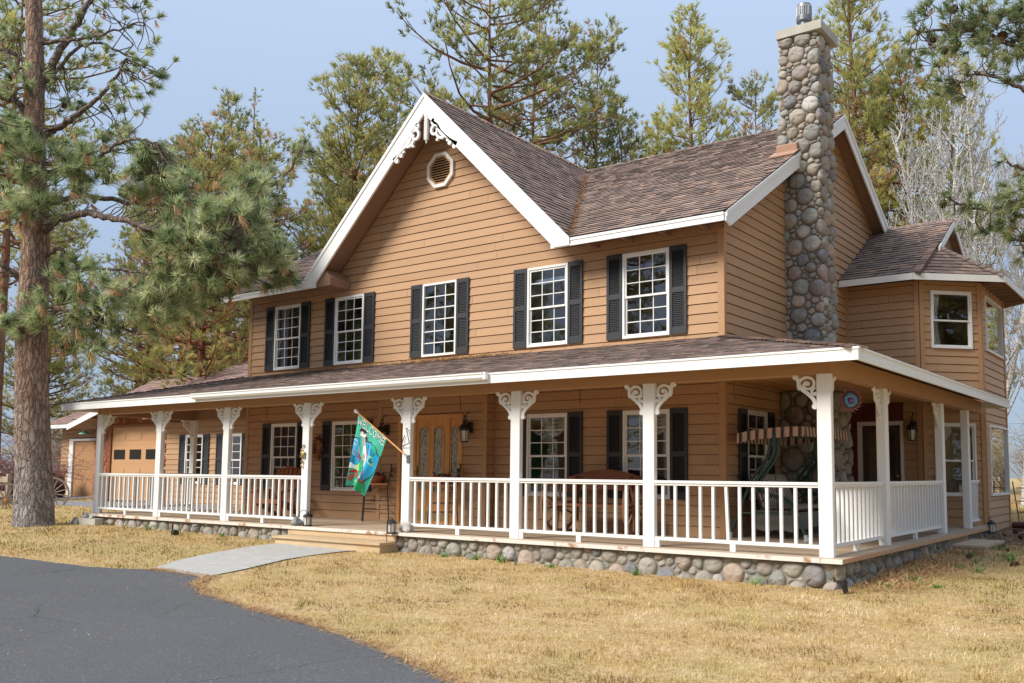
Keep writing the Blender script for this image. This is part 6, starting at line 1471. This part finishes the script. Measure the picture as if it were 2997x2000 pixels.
# ---- bare white aspens
MAT['aspen'] = mat_bark('aspen_bark', [(0, (.60, .58, .54)), (.5, (.66, .64, .61)), (1, (.53, .52, .50))], (.48, .46, .44), 3., 9.)
def aspen_mesh(H, seed, r0=.085):
    rn = random.Random(seed); mb = MB()
    def br(p, d, L, r, lev):
        n = 6 if lev == 0 else 4; P = [p]; q = p; dd = d
        for i in range(n): dd = (dd + Vector((rn.gauss(0, .05 + .05 * lev), rn.gauss(0, .05 + .05 * lev), .07 + .07 * lev))).normalized(); q = q + dd * L / n; P.append(q)
        mb.tube(P, [max(.0085, r * (1 - .8 * i / n)) for i in range(n + 1)], 7 if lev == 0 else (4 if lev == 1 else 3), False)
        if lev < 3:
            k = (17, 7, 4)[lev]
            for i in range(k):
                f = (.22 + .78 * (i + rn.random()) / k) if lev == 0 else rn.uniform(.25, 1); j = min(n - 1, int(f * n)); a = P[j].lerp(P[j + 1], f * n - j if f < 1 else 1); az = rn.uniform(0, 6.28); dv = (P[j + 1] - P[j]).normalized(); o = dv.orthogonal().normalized(); o.rotate(Matrix.Rotation(az, 3, dv))
                br(a, (dv * .75 + o * rn.uniform(.5, 1.) + Vector((0, 0, .15))).normalized(), (H * .26 * (1.12 - f) + .5) * rn.uniform(.7, 1.2) if lev == 0 else L * rn.uniform(.35, .6), r * (.36 if lev == 0 else .5), lev + 1)
    br(Vector((0, 0, -.2)), Vector((rn.gauss(0, .04), rn.gauss(0, .04), 1)).normalized(), H, r0, 0); return mb.mesh('trunk_and_branches', 'aspen', True, 180)
AM = [aspen_mesh(10.5, 3, .10), aspen_mesh(9.5, 5, .09), aspen_mesh(11, 8, .11)]
for i, (x, y, k, s, lab) in enumerate(((.9, 18.9, 0, 1.35, 'bare white aspen nearest the bay roof peak'), (1.6, 20.5, 1, 1.4, 'bare aspen just right of the bay roof peak'), (3.2, 15.0, 2, 1.0, 'bare white-trunked aspen beside the bay wall'), (2.9, 19.6, 0, 1.3, 'bare aspen at the right edge behind the bay'), (-.5, 22.3, 1, 1.55, 'thin bare aspen against the brownish pines'), (.3, 24, 2, 1.35, 'bare aspen in the back row behind the bay roof'), (3.9, 22, 1, 1.3, 'slender aspen at the far right edge'))):
    t = thing('aspen_tree', lab, 'tree', (x, y, ground_z(x, y)), i * 1.7, 'bare aspens behind the bay wing'); t.scale = (s, s, s); link('trunk', AM[k], t)
# ---- leafless shrubs
def shrub_mesh(mat, seed, n=90, h=1.6, spread=.7, droop=0.):
    rn = random.Random(seed); mb = MB()
    for i in range(n):
        a = rn.uniform(0, 6.28); L = h * rn.uniform(.6, 1.1); t_ = rn.uniform(.1, spread); P = [Vector((rn.gauss(0, .08), rn.gauss(0, .08), 0))]; d = Vector((math.cos(a) * t_, math.sin(a) * t_, 1)).normalized()
        for k in range(5): d = (d + Vector((rn.gauss(0, .12), rn.gauss(0, .12), -droop * k))).normalized(); P.append(P[-1] + d * L / 5)
        mb.tube(P, [.014, .012, .010, .008, .006, .004], 3, False)
        for k in range(5):
            q = P[rn.randint(2, 5)]; d2 = Vector((rn.gauss(0, 1), rn.gauss(0, 1), rn.gauss(.4, .6) - droop)).normalized(); mb.tube([q, q + d2 * L * .22, q + d2 * L * .34 + Vector((0, 0, -droop * .3))], [.006, .005, .003], 3, False)
    return mb.mesh('stems', mat, True, 180)
MAT['red_twig'] = simple('reddish_twigs', (.30, .15, .14), .8, .2, 5, .25); MAT['tan_twig'] = simple('tan_twigs', (.34, .27, .17), .8, .2, 5, .3)
SM = [shrub_mesh('red_twig', 1, 150, 2.4, 1., .12), shrub_mesh('tan_twig', 2, 120, 2.0, .9), shrub_mesh('tan_twig', 3, 140, 2.6, .8)]
for i, (x, y, k, s, lab) in enumerate(((-27.6, 2.6, 0, 1.15, 'reddish weeping shrub left of the big pine trunk'), (-34.5, 8.0, 2, 1.2, 'tan leafless shrub beside the smaller garage'), (-37, 10, 1, 1.5, 'grey-tan shrub beyond the smaller garage'), (5.0, 16, 1, 1.2, 'tan brush at the right edge behind the trellis'), (3.6, 20, 2, 1.1, 'pale brush under the aspens'), (5.5, 21, 2, 1.3, 'tall pale brush at the far right'))):
    t = thing('shrub', lab, 'shrub', (x, y, ground_z(x, y)), i * 2., 'leafless shrubs'); t.scale = (s, s, s); link('stems', SM[k], t)
# loose pine cones on the mulch, green weeds by the stone base
mb = MB()
for i in range(6):
    for j in range(10): a = 2 * math.pi * (j + .5 * (i % 2)) / 10; z = .01 + .075 * i / 5; r = .038 * math.sin(math.pi * (i + 1.2) / 7.2); mb.obox((r * math.cos(a), r * math.sin(a), z), (.014 * math.cos(a), .014 * math.sin(a), .004), (-.009 * math.sin(a), .009 * math.cos(a), 0), (0, 0, .005))
cme = mb.mesh('pine_cone', 'cone'); rn = random.Random(6)
for i in range(34):
    x, y = (rn.uniform(4.5, 5.9), rn.uniform(5.2, 8.6)) if i < 26 else (rn.uniform(4.9, 5.7), rn.uniform(1.2, 4.4))
    o = link('pine_cone', cme, None, (x, y, ground_z(x, y) + .02)); o.rotation_euler = (rn.uniform(0, 2), rn.uniform(0, 2), rn.uniform(0, 6)); s = rn.uniform(.6, 1.05); o.scale = (s, s, s); tag(o, 'brown pine cone lying on the ground by the side porch steps', 'pine cone', 'fallen pine cones')
def weed_mesh(seed, n=26, h=.16):
    rn = random.Random(seed); mb = MB()
    for i in range(n):
        a = rn.uniform(0, 6.28); L = h * rn.uniform(.5, 1.2); P = [Vector((rn.gauss(0, .03), rn.gauss(0, .03), 0))]; d = Vector((math.cos(a) * .5, math.sin(a) * .5, 1)).normalized()
        for k in range(4): d = (d + Vector((math.cos(a), math.sin(a), -.4)) * .18).normalized(); P.append(P[-1] + d * L / 4)
        mb.ribbon(P, [.008, .010, .009, .005, .001], Vector((math.cos(a), math.sin(a), .2)).normalized() * .0006)
    return mb.mesh('leaves', 'weed_green')
MAT['weed_green'] = simple('weed_green', (.12, .26, .045), .6, .25, 14, .25); WM = [weed_mesh(1), weed_mesh(2, 20, .22), weed_mesh(3, 34, .12)]
rn = random.Random(15)
for i, (x, y) in enumerate(((-7.7, -2.6), (-10.2, -2.62), (-1.95, -2.56), (-1.3, -2.58), (-.7, -2.6), (.2, -2.62), (1.6, -2.6), (3.3, -2.6), (4.75, -1.9), (4.9, -1.2), (4.6, -.4), (5.0, .5), (5.1, 1.3), (4.8, 2.2), (5.3, 2.6), (5.35, .2), (5.5, 1.9), (5.25, -1.6), (5.6, 3.2), (5.0, 3.6))):
    t = tag(link('weed_tuft', WM[i % 3], None, (x, y, ground_z(x, y) - .01), rn.uniform(0, 6)), 'small green weed tuft growing along the stone base', 'weed', 'green weeds along the stone base'); t.scale = (1.1,) * 3
# ------------------------------------------------------------------ ground, paving, lawn
CAM = Vector((8.090, -13.454, 1.024))
def vnoise(x, y, s, seed=0):
    x = np.asarray(x) / s; y = np.asarray(y) / s
    xi = np.floor(x).astype(np.int64); yi = np.floor(y).astype(np.int64); fx = x - xi; fy = y - yi
    fx = fx * fx * (3 - 2 * fx); fy = fy * fy * (3 - 2 * fy)
    def h(a, b):
        v = (a * 374761393 + b * 668265263 + seed * 1442695041) & 0x7fffffff
        v = ((v ^ (v >> 13)) * 1274126177) & 0x7fffffff
        return ((v ^ (v >> 16)) & 0xffff) / 65535.
    return (h(xi, yi) * (1 - fx) + h(xi + 1, yi) * fx) * (1 - fy) + (h(xi, yi + 1) * (1 - fx) + h(xi + 1, yi + 1) * fx) * fy
def inside(px, py, poly):
    c = np.zeros(len(px), bool); n = len(poly)
    for i in range(n):
        (x0, y0), (x1, y1) = poly[i], poly[(i + 1) % n]
        if y0 == y1: continue
        k = ((y0 > py) != (y1 > py)) & (px < (x1 - x0) * (py - y0) / (y1 - y0) + x0); c ^= k
    return c
GZ = np.vectorize(ground_z)
DRIVE = [(-60, -8.9), (-30, -7.6), (-16, -6.9), (-10, -6.62), (-7.93, -6.50), (-6.7, -6.44), (-5.46, -6.38), (-4.75, -6.22), (-4.41, -6.03), (-3.9, -6.02), (-3.05, -6.02), (-2.85, -6.2), (-2.6, -6.5), (-1.81, -6.87), (-.59, -7.15), (.07, -7.24),
         (.6, -7.34), (1.68, -7.63), (2.74, -8.05), (3.56, -8.42), (4.6, -9.0), (6.0, -10.1), (7.2, -11.5), (8.0, -13.2), (8.6, -16), (9, -22), (0, -24), (-20, -22), (-60, -20)]
WALK = [(-4.41, -6.0), (-5.02, -5.11), (-5.38, -4.34), (-5.66, -3.5), (-5.74, -2.6), (-3.5, -2.6), (-3.76, -3.0), (-3.78, -3.58), (-3.68, -4.23), (-3.24, -5.29), (-3.02, -6.05)]
BACKDRIVE = [(-60, 3.5), (-34, 2.2), (-24.6, 1.2), (-20.3, .65), (-14.8, .5), (-14.6, 3.2), (-27.9, 3.2), (-27.9, 6.7), (-34, 6.7), (-40, 9), (-60, 14)]
HOUSEFP = [(-13.2, -2.5), (4.4, -2.5), (4.4, 11), (-10.7, 11), (-10.7, .5), (-13.2, .5)]
def sheet(name, poly, dz, mat, step=.6, kind='structure', jitter=0.):
    """polygon laid on the ground, cut on a grid so that it follows the relief"""
    if jitter:
        rn = random.Random(4); out = []
        for i in range(len(poly)):
            a, b = Vector(poly[i]), Vector(poly[(i + 1) % len(poly)]); n = max(1, int((b - a).length / .12)) if (b - a).length < 9 else 1
            for k in range(n):
                p = a.lerp(b, k / n); out.append((p.x + rn.uniform(-jitter, jitter), p.y + rn.uniform(-jitter, jitter)))
        poly = out
    bm = bmesh.new(); vs = [bm.verts.new((x, y, 0)) for x, y in poly]; bm.faces.new(vs)
    x0, x1 = min(p[0] for p in poly), max(p[0] for p in poly); y0, y1 = min(p[1] for p in poly), max(p[1] for p in poly)
    for ax, (a, b) in enumerate(((x0, x1), (y0, y1))):
        st = step if b - a < 20 else 2.5; k = a + st
        while k < b:
            co = [0, 0, 0]; no = [0, 0, 0]; co[ax] = k; no[ax] = 1
            bmesh.ops.bisect_plane(bm, geom=bm.verts[:] + bm.edges[:] + bm.faces[:], plane_co=co, plane_no=no); k += st
    bmesh.ops.triangulate(bm, faces=bm.faces[:])
    for v in bm.verts: v.co.z = ground_z(v.co.x, v.co.y) + dz
    if bm.faces and sum(f.normal.z for f in bm.faces) < 0: bmesh.ops.reverse_faces(bm, faces=bm.faces[:])
    me = bpy.data.meshes.new(name); bm.to_mesh(me); bm.free(); me.materials.append(mat)
    o = link(name, me); o['kind'] = kind; return o
import bmesh
def mat_lawn():
    t = NT('dry_lawn_soil'); v = t.coords(); n1 = t.noise(v, .55, 4); n2 = t.noise(v, 14, 6, .7); n3 = t.noise(v, 2.3, 4)
    c = t.mix(t.mapr(n2, .3, .7, 0, 1), (.34, .22, .10), (.64, .46, .25)); c = t.mix(t.mapr(n3, .45, .7, 0, .55), c, (.46, .34, .12))
    c = t.mix(t.mapr(n1, .5, .75, 0, .5), c, (.36, .31, .10)); return t.done(c, .95, t.bump(n2, .8, .03), .1)
def mat_asphalt():
    t = NT('asphalt'); v = t.coords(); n = t.noise(v, 240, 3, .8); n2 = t.noise(v, .8, 5); n3 = t.noise(v, 60, 2, .8)
    c = t.mix(t.mapr(n, .3, .72, 0, 1), (.028, .028, .030), (.20, .198, .20)); c = t.mix(t.mapr(n2, .35, .68, 0, .5), c, (.135, .133, .136)); c = t.mix(t.mapr(t.noise(v, 38, 3, .75), .35, .7, 0, .5), c, (.055, .055, .058))
    c = t.mix(t.mapr(n3, .62, .68, 0, .85), c, (.34, .33, .32))
    vo = t.n('TexVoronoi', feature='DISTANCE_TO_EDGE'); vo.inputs['Scale'].default_value = .42
    w = t.n('Mix', data_type='VECTOR'); w.inputs[0].default_value = .16; nn = t.n('TexNoise'); nn.inputs['Scale'].default_value = 2.6; nn.inputs['Detail'].default_value = 6
    t.l(v, nn.inputs['Vector']); t.l(v, w.inputs[4]); t.l(nn.outputs['Color'], w.inputs[5]); t.l(w.outputs[1], vo.inputs['Vector'])
    br = t.noise(v, .9, 2)
    cr = t.math('MULTIPLY', t.mapr(vo.outputs['Distance'], 0, .0045, 1, 0), t.mapr(br, .50, .58, 0, .8)); c = t.mix(cr, c, (.035, .035, .036))
    vo2 = t.n('TexVoronoi'); vo2.inputs['Scale'].default_value = 130; t.l(v, vo2.inputs['Vector'])
    return t.done(c, .85, t.bump(vo2.outputs['Distance'], .55, .006), .3)
def mat_walk():
    t = NT('stamped_concrete'); v = t.coords(); n = t.noise(v, 7, 6, .65); n2 = t.noise(v, 1.2, 3); n3 = t.noise(t.coords((1, 2.4, 1)), 22, 5, .7)
    c = t.mix(t.mapr(n, .3, .7, 0, 1), (.38, .365, .335), (.53, .515, .48)); c = t.mix(t.mapr(n2, .4, .7, 0, .5), c, (.44, .42, .38)); c = t.mix(t.mapr(n3, .56, .66, 0, .5), c, (.25, .24, .22))
    return t.done(c, .85, t.bump(n3, .5, .012), .3)
MAT['lawn'] = mat_lawn(); MAT['asphalt'] = mat_asphalt(); MAT['walk'] = mat_walk()
MAT['mulch'] = simple('bark_mulch_soil', (.13, .075, .048), .95, .4, 14, 0, bstr=.8, bscale=40)
# one ground sheet out to the horizon
gx = np.concatenate([np.linspace(-260, -62, 12), np.arange(-60, -16, 2.), np.arange(-16, 12, .5), np.arange(12, 40.1, 2.), np.linspace(44, 220, 10)]); gy = np.concatenate([np.linspace(-120, -32, 7), np.arange(-30, -16, 2.), np.arange(-16, 10, .5), np.arange(10, 60.1, 2.), np.linspace(66, 300, 10)])
mb = MB(); nx = len(gx)
mb.add([(x, y, ground_z(x, y)) for y in gy for x in gx], [(j * nx + i, j * nx + i + 1, (j + 1) * nx + i + 1, (j + 1) * nx + i) for j in range(len(gy) - 1) for i in range(nx - 1)])
tag(mb.build('lawn', 'lawn', smooth=True), kind='structure')
sheet('driveway', DRIVE, .010, MAT['asphalt'], .8, jitter=.018)
sheet('walkway', WALK, .016, MAT['walk'], .5)
sheet('garage_apron', BACKDRIVE, .004, simple('pale_asphalt', (.25, .25, .265), .9, .15, 12, 0), 2)
MULCH = [(4.4, 5.0), (5.2, 4.6), (6.4, 4.2), (9, 4), (14, 6), (14, 12), (4.2, 12), (4.2, 6.9), (4.4, 6.7)]
sheet('mulch_bed', MULCH, .006, MAT['mulch'], 1., jitter=.03)
BACKROAD = [(4, 24), (60, 18), (60, 24), (4, 30), (-10, 33), (-10, 30)]
sheet('back_road', BACKROAD, .004, simple('pale_gravel_road', (.50, .46, .42), .95, .1, 9, 0), 3)

def blades(n, seed, rmin=2.2, rmax=52., a0=-78., a1=52., power=.42):
    g = np.random.default_rng(seed)
    r = rmin * (rmax / rmin) ** (g.random(n) ** (1 / (1 + power)) if power else g.random(n))
    a = np.radians(90 + 35.3 - g.uniform(a0, a1, n) * 1.)
    x = CAM.x + r * np.cos(a); y = CAM.y + r * np.sin(a)
    k = ~(inside(x, y, DRIVE) | inside(x, y, WALK) | inside(x, y, BACKDRIVE) | inside(x, y, HOUSEFP) | inside(x, y, MULCH) | inside(x, y, BACKROAD))
    return x[k], y[k], r[k], g
def mat_grass():
    t = NT('dry_grass'); a = t.n('Attribute', attribute_name='tone'); g = t.n('Attribute', attribute_name='green')
    c = t.ramp(a.outputs['Fac'], [(0, (.30, .18, .06)), (.25, (.52, .35, .13)), (.5, (.70, .51, .24)), (.72, (.82, .65, .38)), (1, (.88, .77, .56))])
    c2 = t.ramp(a.outputs['Fac'], [(0, (.12, .13, .035)), (.5, (.28, .27, .07)), (1, (.48, .43, .15))])
    c = t.mix(g.outputs['Fac'], c, c2)
    d = t.n('BsdfDiffuse'); t.l(c, d.inputs['Color']); tr = t.n('BsdfTranslucent'); t.l(c, tr.inputs['Color'])
    m = t.n('MixShader'); m.inputs[0].default_value = .3; t.l(d.outputs[0], m.inputs[1]); t.l(tr.outputs[0], m.inputs[2]); t.l(m.outputs[0], t.out.inputs['Surface']); return t.m
MAT['grass'] = mat_grass()
x, y, r, g = blades(620000, 5)
n = len(x)
edge = np.minimum(1, vnoise(x, y, .33, 3))
clump = vnoise(x, y, .22, 1) * .6 + vnoise(x, y, .09, 2) * .4
greenN = vnoise(x, y, 1.3, 4) * .55 + vnoise(x, y, .35, 5) * .45
far_green = np.clip((vnoise(x, y, 2.6, 24) - .55) * 4, 0, 1) * .12
left = np.clip((-4.5 - x) / 4, 0, 1) * np.clip((y + 6.6) / 1.5, 0, 1)
side = np.clip((x - 4.6) / .6, 0, 1) * np.clip((y + 4.2) / 1.5, 0, 1)
near = np.clip((y + 2.9) / .4, 0, 1) * np.clip((x + 14) / 2, 0, 1)
green = np.clip((greenN - .57 + .26 * left + .16 * side + .12 * near + far_green) * 3.4, 0, 1) * (.45 + .55 * g.random(n))
pat = vnoise(x, y, .55, 7) * .5 + vnoise(x + 3, y * 1.7, .26, 8) * .5
tone = np.clip(.10 + 1.5 * (pat - .28) + .25 * (vnoise(x, y, .08, 18) - .5) + g.normal(0, .15, n), 0, 1)
h = (.013 + .055 * clump ** 1.8) * (.6 + .8 * g.random(n)) * np.clip(r / 9, 1, 2.6) ** .5
w = .0022 + .00034 * r * (.7 + .6 * g.random(n))
lean = g.normal(0, 1, n) * .8 + .35; ph = g.uniform(0, 2 * np.pi, n) * .6 + vnoise(x, y, .5, 9) * 6
dx, dy = np.cos(ph) * np.sin(lean) * h * 1.5, np.sin(ph) * np.sin(lean) * h * 1.5; hz = np.abs(np.cos(lean)) * h + .006
z = GZ(x, y) - .004; th = g.uniform(0, np.pi, n)
V = np.empty((n, 3, 3), np.float32)
V[:, 0] = np.stack([x - np.cos(th) * w, y - np.sin(th) * w, z], 1); V[:, 1] = np.stack([x + np.cos(th) * w, y + np.sin(th) * w, z], 1); V[:, 2] = np.stack([x + dx, y + dy, z + hz], 1)
o = link('lawn_grass', np_mesh('lawn_grass', V.reshape(-1, 3), 3, MAT['grass'], {'tone': np.repeat(tone, 3), 'green': np.repeat(green, 3)})); o['kind'] = 'stuff'

def litter(name, xs, ys, zs, g, L=(.06, .16), w=.0016, mat='needle_litter', flat=.012):
    n = len(xs); l = g.uniform(*L, n) / 2; a = g.uniform(0, 2 * np.pi, n); dz = g.uniform(0, flat, n); ca, sa = np.cos(a), np.sin(a); t = g.normal(0, .12, n)
    V = np.empty((n, 4, 3), np.float32)
    V[:, 0] = np.stack([xs - ca * l - sa * w, ys - sa * l + ca * w, zs + .003], 1); V[:, 1] = np.stack([xs - ca * l + sa * w, ys - sa * l - ca * w, zs + .003], 1)
    V[:, 2] = np.stack([xs + ca * l + sa * w, ys + sa * l - ca * w, zs + .003 + dz], 1); V[:, 3] = np.stack([xs + ca * l - sa * w, ys + sa * l + ca * w, zs + .003 + dz], 1)
    o = link(name, np_mesh(name, V.reshape(-1, 3), 4, MAT[mat], {'tone': np.repeat(g.random(n), 4)})); o['kind'] = 'stuff'; return o
def mat_needles_dry():
    t = NT('dry_needles'); a = t.n('Attribute', attribute_name='tone'); c = t.ramp(a.outputs['Fac'], [(0, (.30, .15, .06)), (.5, (.52, .30, .13)), (1, (.70, .52, .30))]); return t.done(c, .8, None, .2)
MAT['needle_litter'] = mat_needles_dry()
g = np.random.default_rng(77)
xs = g.uniform(-12, 8, 5200); ys = g.uniform(-13, -6, 5200); k = inside(xs, ys, DRIVE) & (vnoise(xs, ys, .8, 12) * .6 + vnoise(xs, ys, .2, 13) * .4 + g.normal(0, .14, 5200) > .46); xs, ys = xs[k], ys[k]
litter('fallen_needles', xs, ys, GZ(xs, ys) + .005, g, (.03, .13), .0022)
# straw band along the drive edge and by the side porch
P = np.array(DRIVE[8:22]); i = g.integers(0, len(P) - 1, 5200); t_ = g.random(5200)[:, None]; q = P[i] * (1 - t_) + P[i + 1] * t_ + g.normal(0, .055, (5200, 2)) + np.array([.02, .03])
litter('fallen_needles', q[:, 0], q[:, 1], GZ(q[:, 0], q[:, 1]) + .008, g, (.05, .14), .002, flat=.03)
xs = 4.35 + np.abs(g.normal(0, .42, 6500)); ys = g.uniform(-2.4, 4.6, 6500); k = (vnoise(xs, ys, .5, 14) + g.normal(0, .15, 6500) > .38) & ~((xs < 4.97) & (ys > 2.82)); xs, ys = xs[k], ys[k]
litter('fallen_needles', xs, ys, GZ(xs, ys) + .012, g, (.08, .26), .0028, flat=.09)
xs = g.uniform(4.4, 9, 5000); ys = g.uniform(4.6, 10, 5000); litter('fallen_needles', xs, ys, GZ(xs, ys) + .012, g, (.05, .16), .003, flat=.04)
# needles lodged on the porch roof against the wall and in the roof valley
n = 5200; xs = g.uniform(-9.5, 1.0, n); yd = np.abs(g.exponential(.16, n)); k = (vnoise(xs, xs * 0, 1.6, 15) * .7 + vnoise(xs, xs * 0, .5, 16) * .3 + g.normal(0, .1, n) > .50 + .6 * yd) & (yd < .9); xs, yd = xs[k], yd[k]
litter('fallen_needles', xs, -.03 - yd, 3.21 - .2536 * yd + .022, g, (.06, .16), .0024, flat=.05)
n = 900; tt = g.random(n); xs = XV + (XG - XV) * tt * .85 + g.normal(0, .05, n); ys = YE + (YR - YE) * tt * .85; zz = ZE + (ZR - ZE) * tt * .85
litter('fallen_needles', xs, ys, zz + .05, g, (.04, .12), .003, flat=.05)
# ------------------------------------------------------------------ camera, sky, sun
cd = bpy.data.cameras.new('camera'); cam = bpy.data.objects.new('camera', cd); COL.objects.link(cam); scene.camera = cam
F_, PPX, PPY, W_, H_ = 2691.764, 1652.962, 1134.424, 2997., 2000.
cd.sensor_fit = 'HORIZONTAL'; cd.sensor_width = 36; cd.lens = F_ / W_ * 36
cd.shift_x = (W_ / 2 - PPX) / W_; cd.shift_y = (PPY - H_ / 2) / W_
ya, pi_, ro = R(35.327), R(5.223), R(.412)
fw = Vector((-math.sin(ya) * math.cos(pi_), math.cos(ya) * math.cos(pi_), math.sin(pi_))); rt = Vector((math.cos(ya), math.sin(ya), 0)); up = rt.cross(fw)
r2 = rt * math.cos(ro) + up * math.sin(ro); u2 = up * math.cos(ro) - rt * math.sin(ro)
m = Matrix((r2, u2, -fw)).transposed().to_4x4(); m.translation = CAM; cam.matrix_world = m
cd.clip_end = 2000; cd.clip_start = .05
SUN_EL, SUN_AZ = 40., 204.            # azimuth of the sun measured from +y clockwise
w = bpy.data.worlds.new('World'); scene.world = w; w.use_nodes = True; nt = w.node_tree; nt.nodes.clear()
out = nt.nodes.new('ShaderNodeOutputWorld'); bg = nt.nodes.new('ShaderNodeBackground'); sky = nt.nodes.new('ShaderNodeTexSky')
sky.sky_type = 'NISHITA'; sky.sun_disc = False; sky.sun_elevation = R(SUN_EL); sky.sun_rotation = R(SUN_AZ); sky.altitude = 900; sky.air_density = 1.0; sky.dust_density = 2.5; sky.ozone_density = 3.5
# thin high overcast over the clear sky, brighter towards the zenith
mix = nt.nodes.new('ShaderNodeMix'); mix.data_type = 'RGBA'; mix.inputs[0].default_value = .86
tcw = nt.nodes.new('ShaderNodeTexCoord'); sxw = nt.nodes.new('ShaderNodeSeparateXYZ'); nt.links.new(tcw.outputs['Generated'], sxw.inputs[0])
mrw = nt.nodes.new('ShaderNodeMapRange'); nt.links.new(sxw.outputs[2], mrw.inputs['Value'])
for k_, v_ in zip(('From Min', 'From Max', 'To Min', 'To Max'), (0., 1., .80, 2.0)): mrw.inputs[k_].default_value = v_
vm = nt.nodes.new('ShaderNodeVectorMath'); vm.operation = 'SCALE'; vm.inputs[0].default_value = (2.15, 2.68, 3.5); nt.links.new(mrw.outputs['Result'], vm.inputs['Scale'])
nt.links.new(vm.outputs[0], mix.inputs[7])
nt.links.new(sky.outputs[0], mix.inputs[6]); nt.links.new(mix.outputs[2], bg.inputs[0]); bg.inputs[1].default_value = .10
nt.links.new(bg.outputs[0], out.inputs[0])
sd_ = bpy.data.lights.new('sun', 'SUN'); sd_.energy = 2.3; sd_.angle = R(24); sd_.color = (1, .925, .81)
sun = bpy.data.objects.new('sun', sd_); COL.objects.link(sun)
az = R(SUN_AZ); d = Vector((math.sin(az) * math.cos(R(SUN_EL)), math.cos(az) * math.cos(R(SUN_EL)), math.sin(R(SUN_EL))))
sun.rotation_euler = d.to_track_quat('Z', 'Y').to_euler(); sun.location = (0, -30, 30)
scene.view_settings.view_transform = 'Standard'; scene.view_settings.look = 'None'; scene.view_settings.exposure = 1.0; scene.view_settings.gamma = 1
scene.cycles.max_bounces = 6; scene.cycles.transparent_max_bounces = 12; scene.cycles.diffuse_bounces = 4; scene.cycles.use_denoising = True
scene.cycles.caustics_reflective = False; scene.cycles.caustics_refractive = False
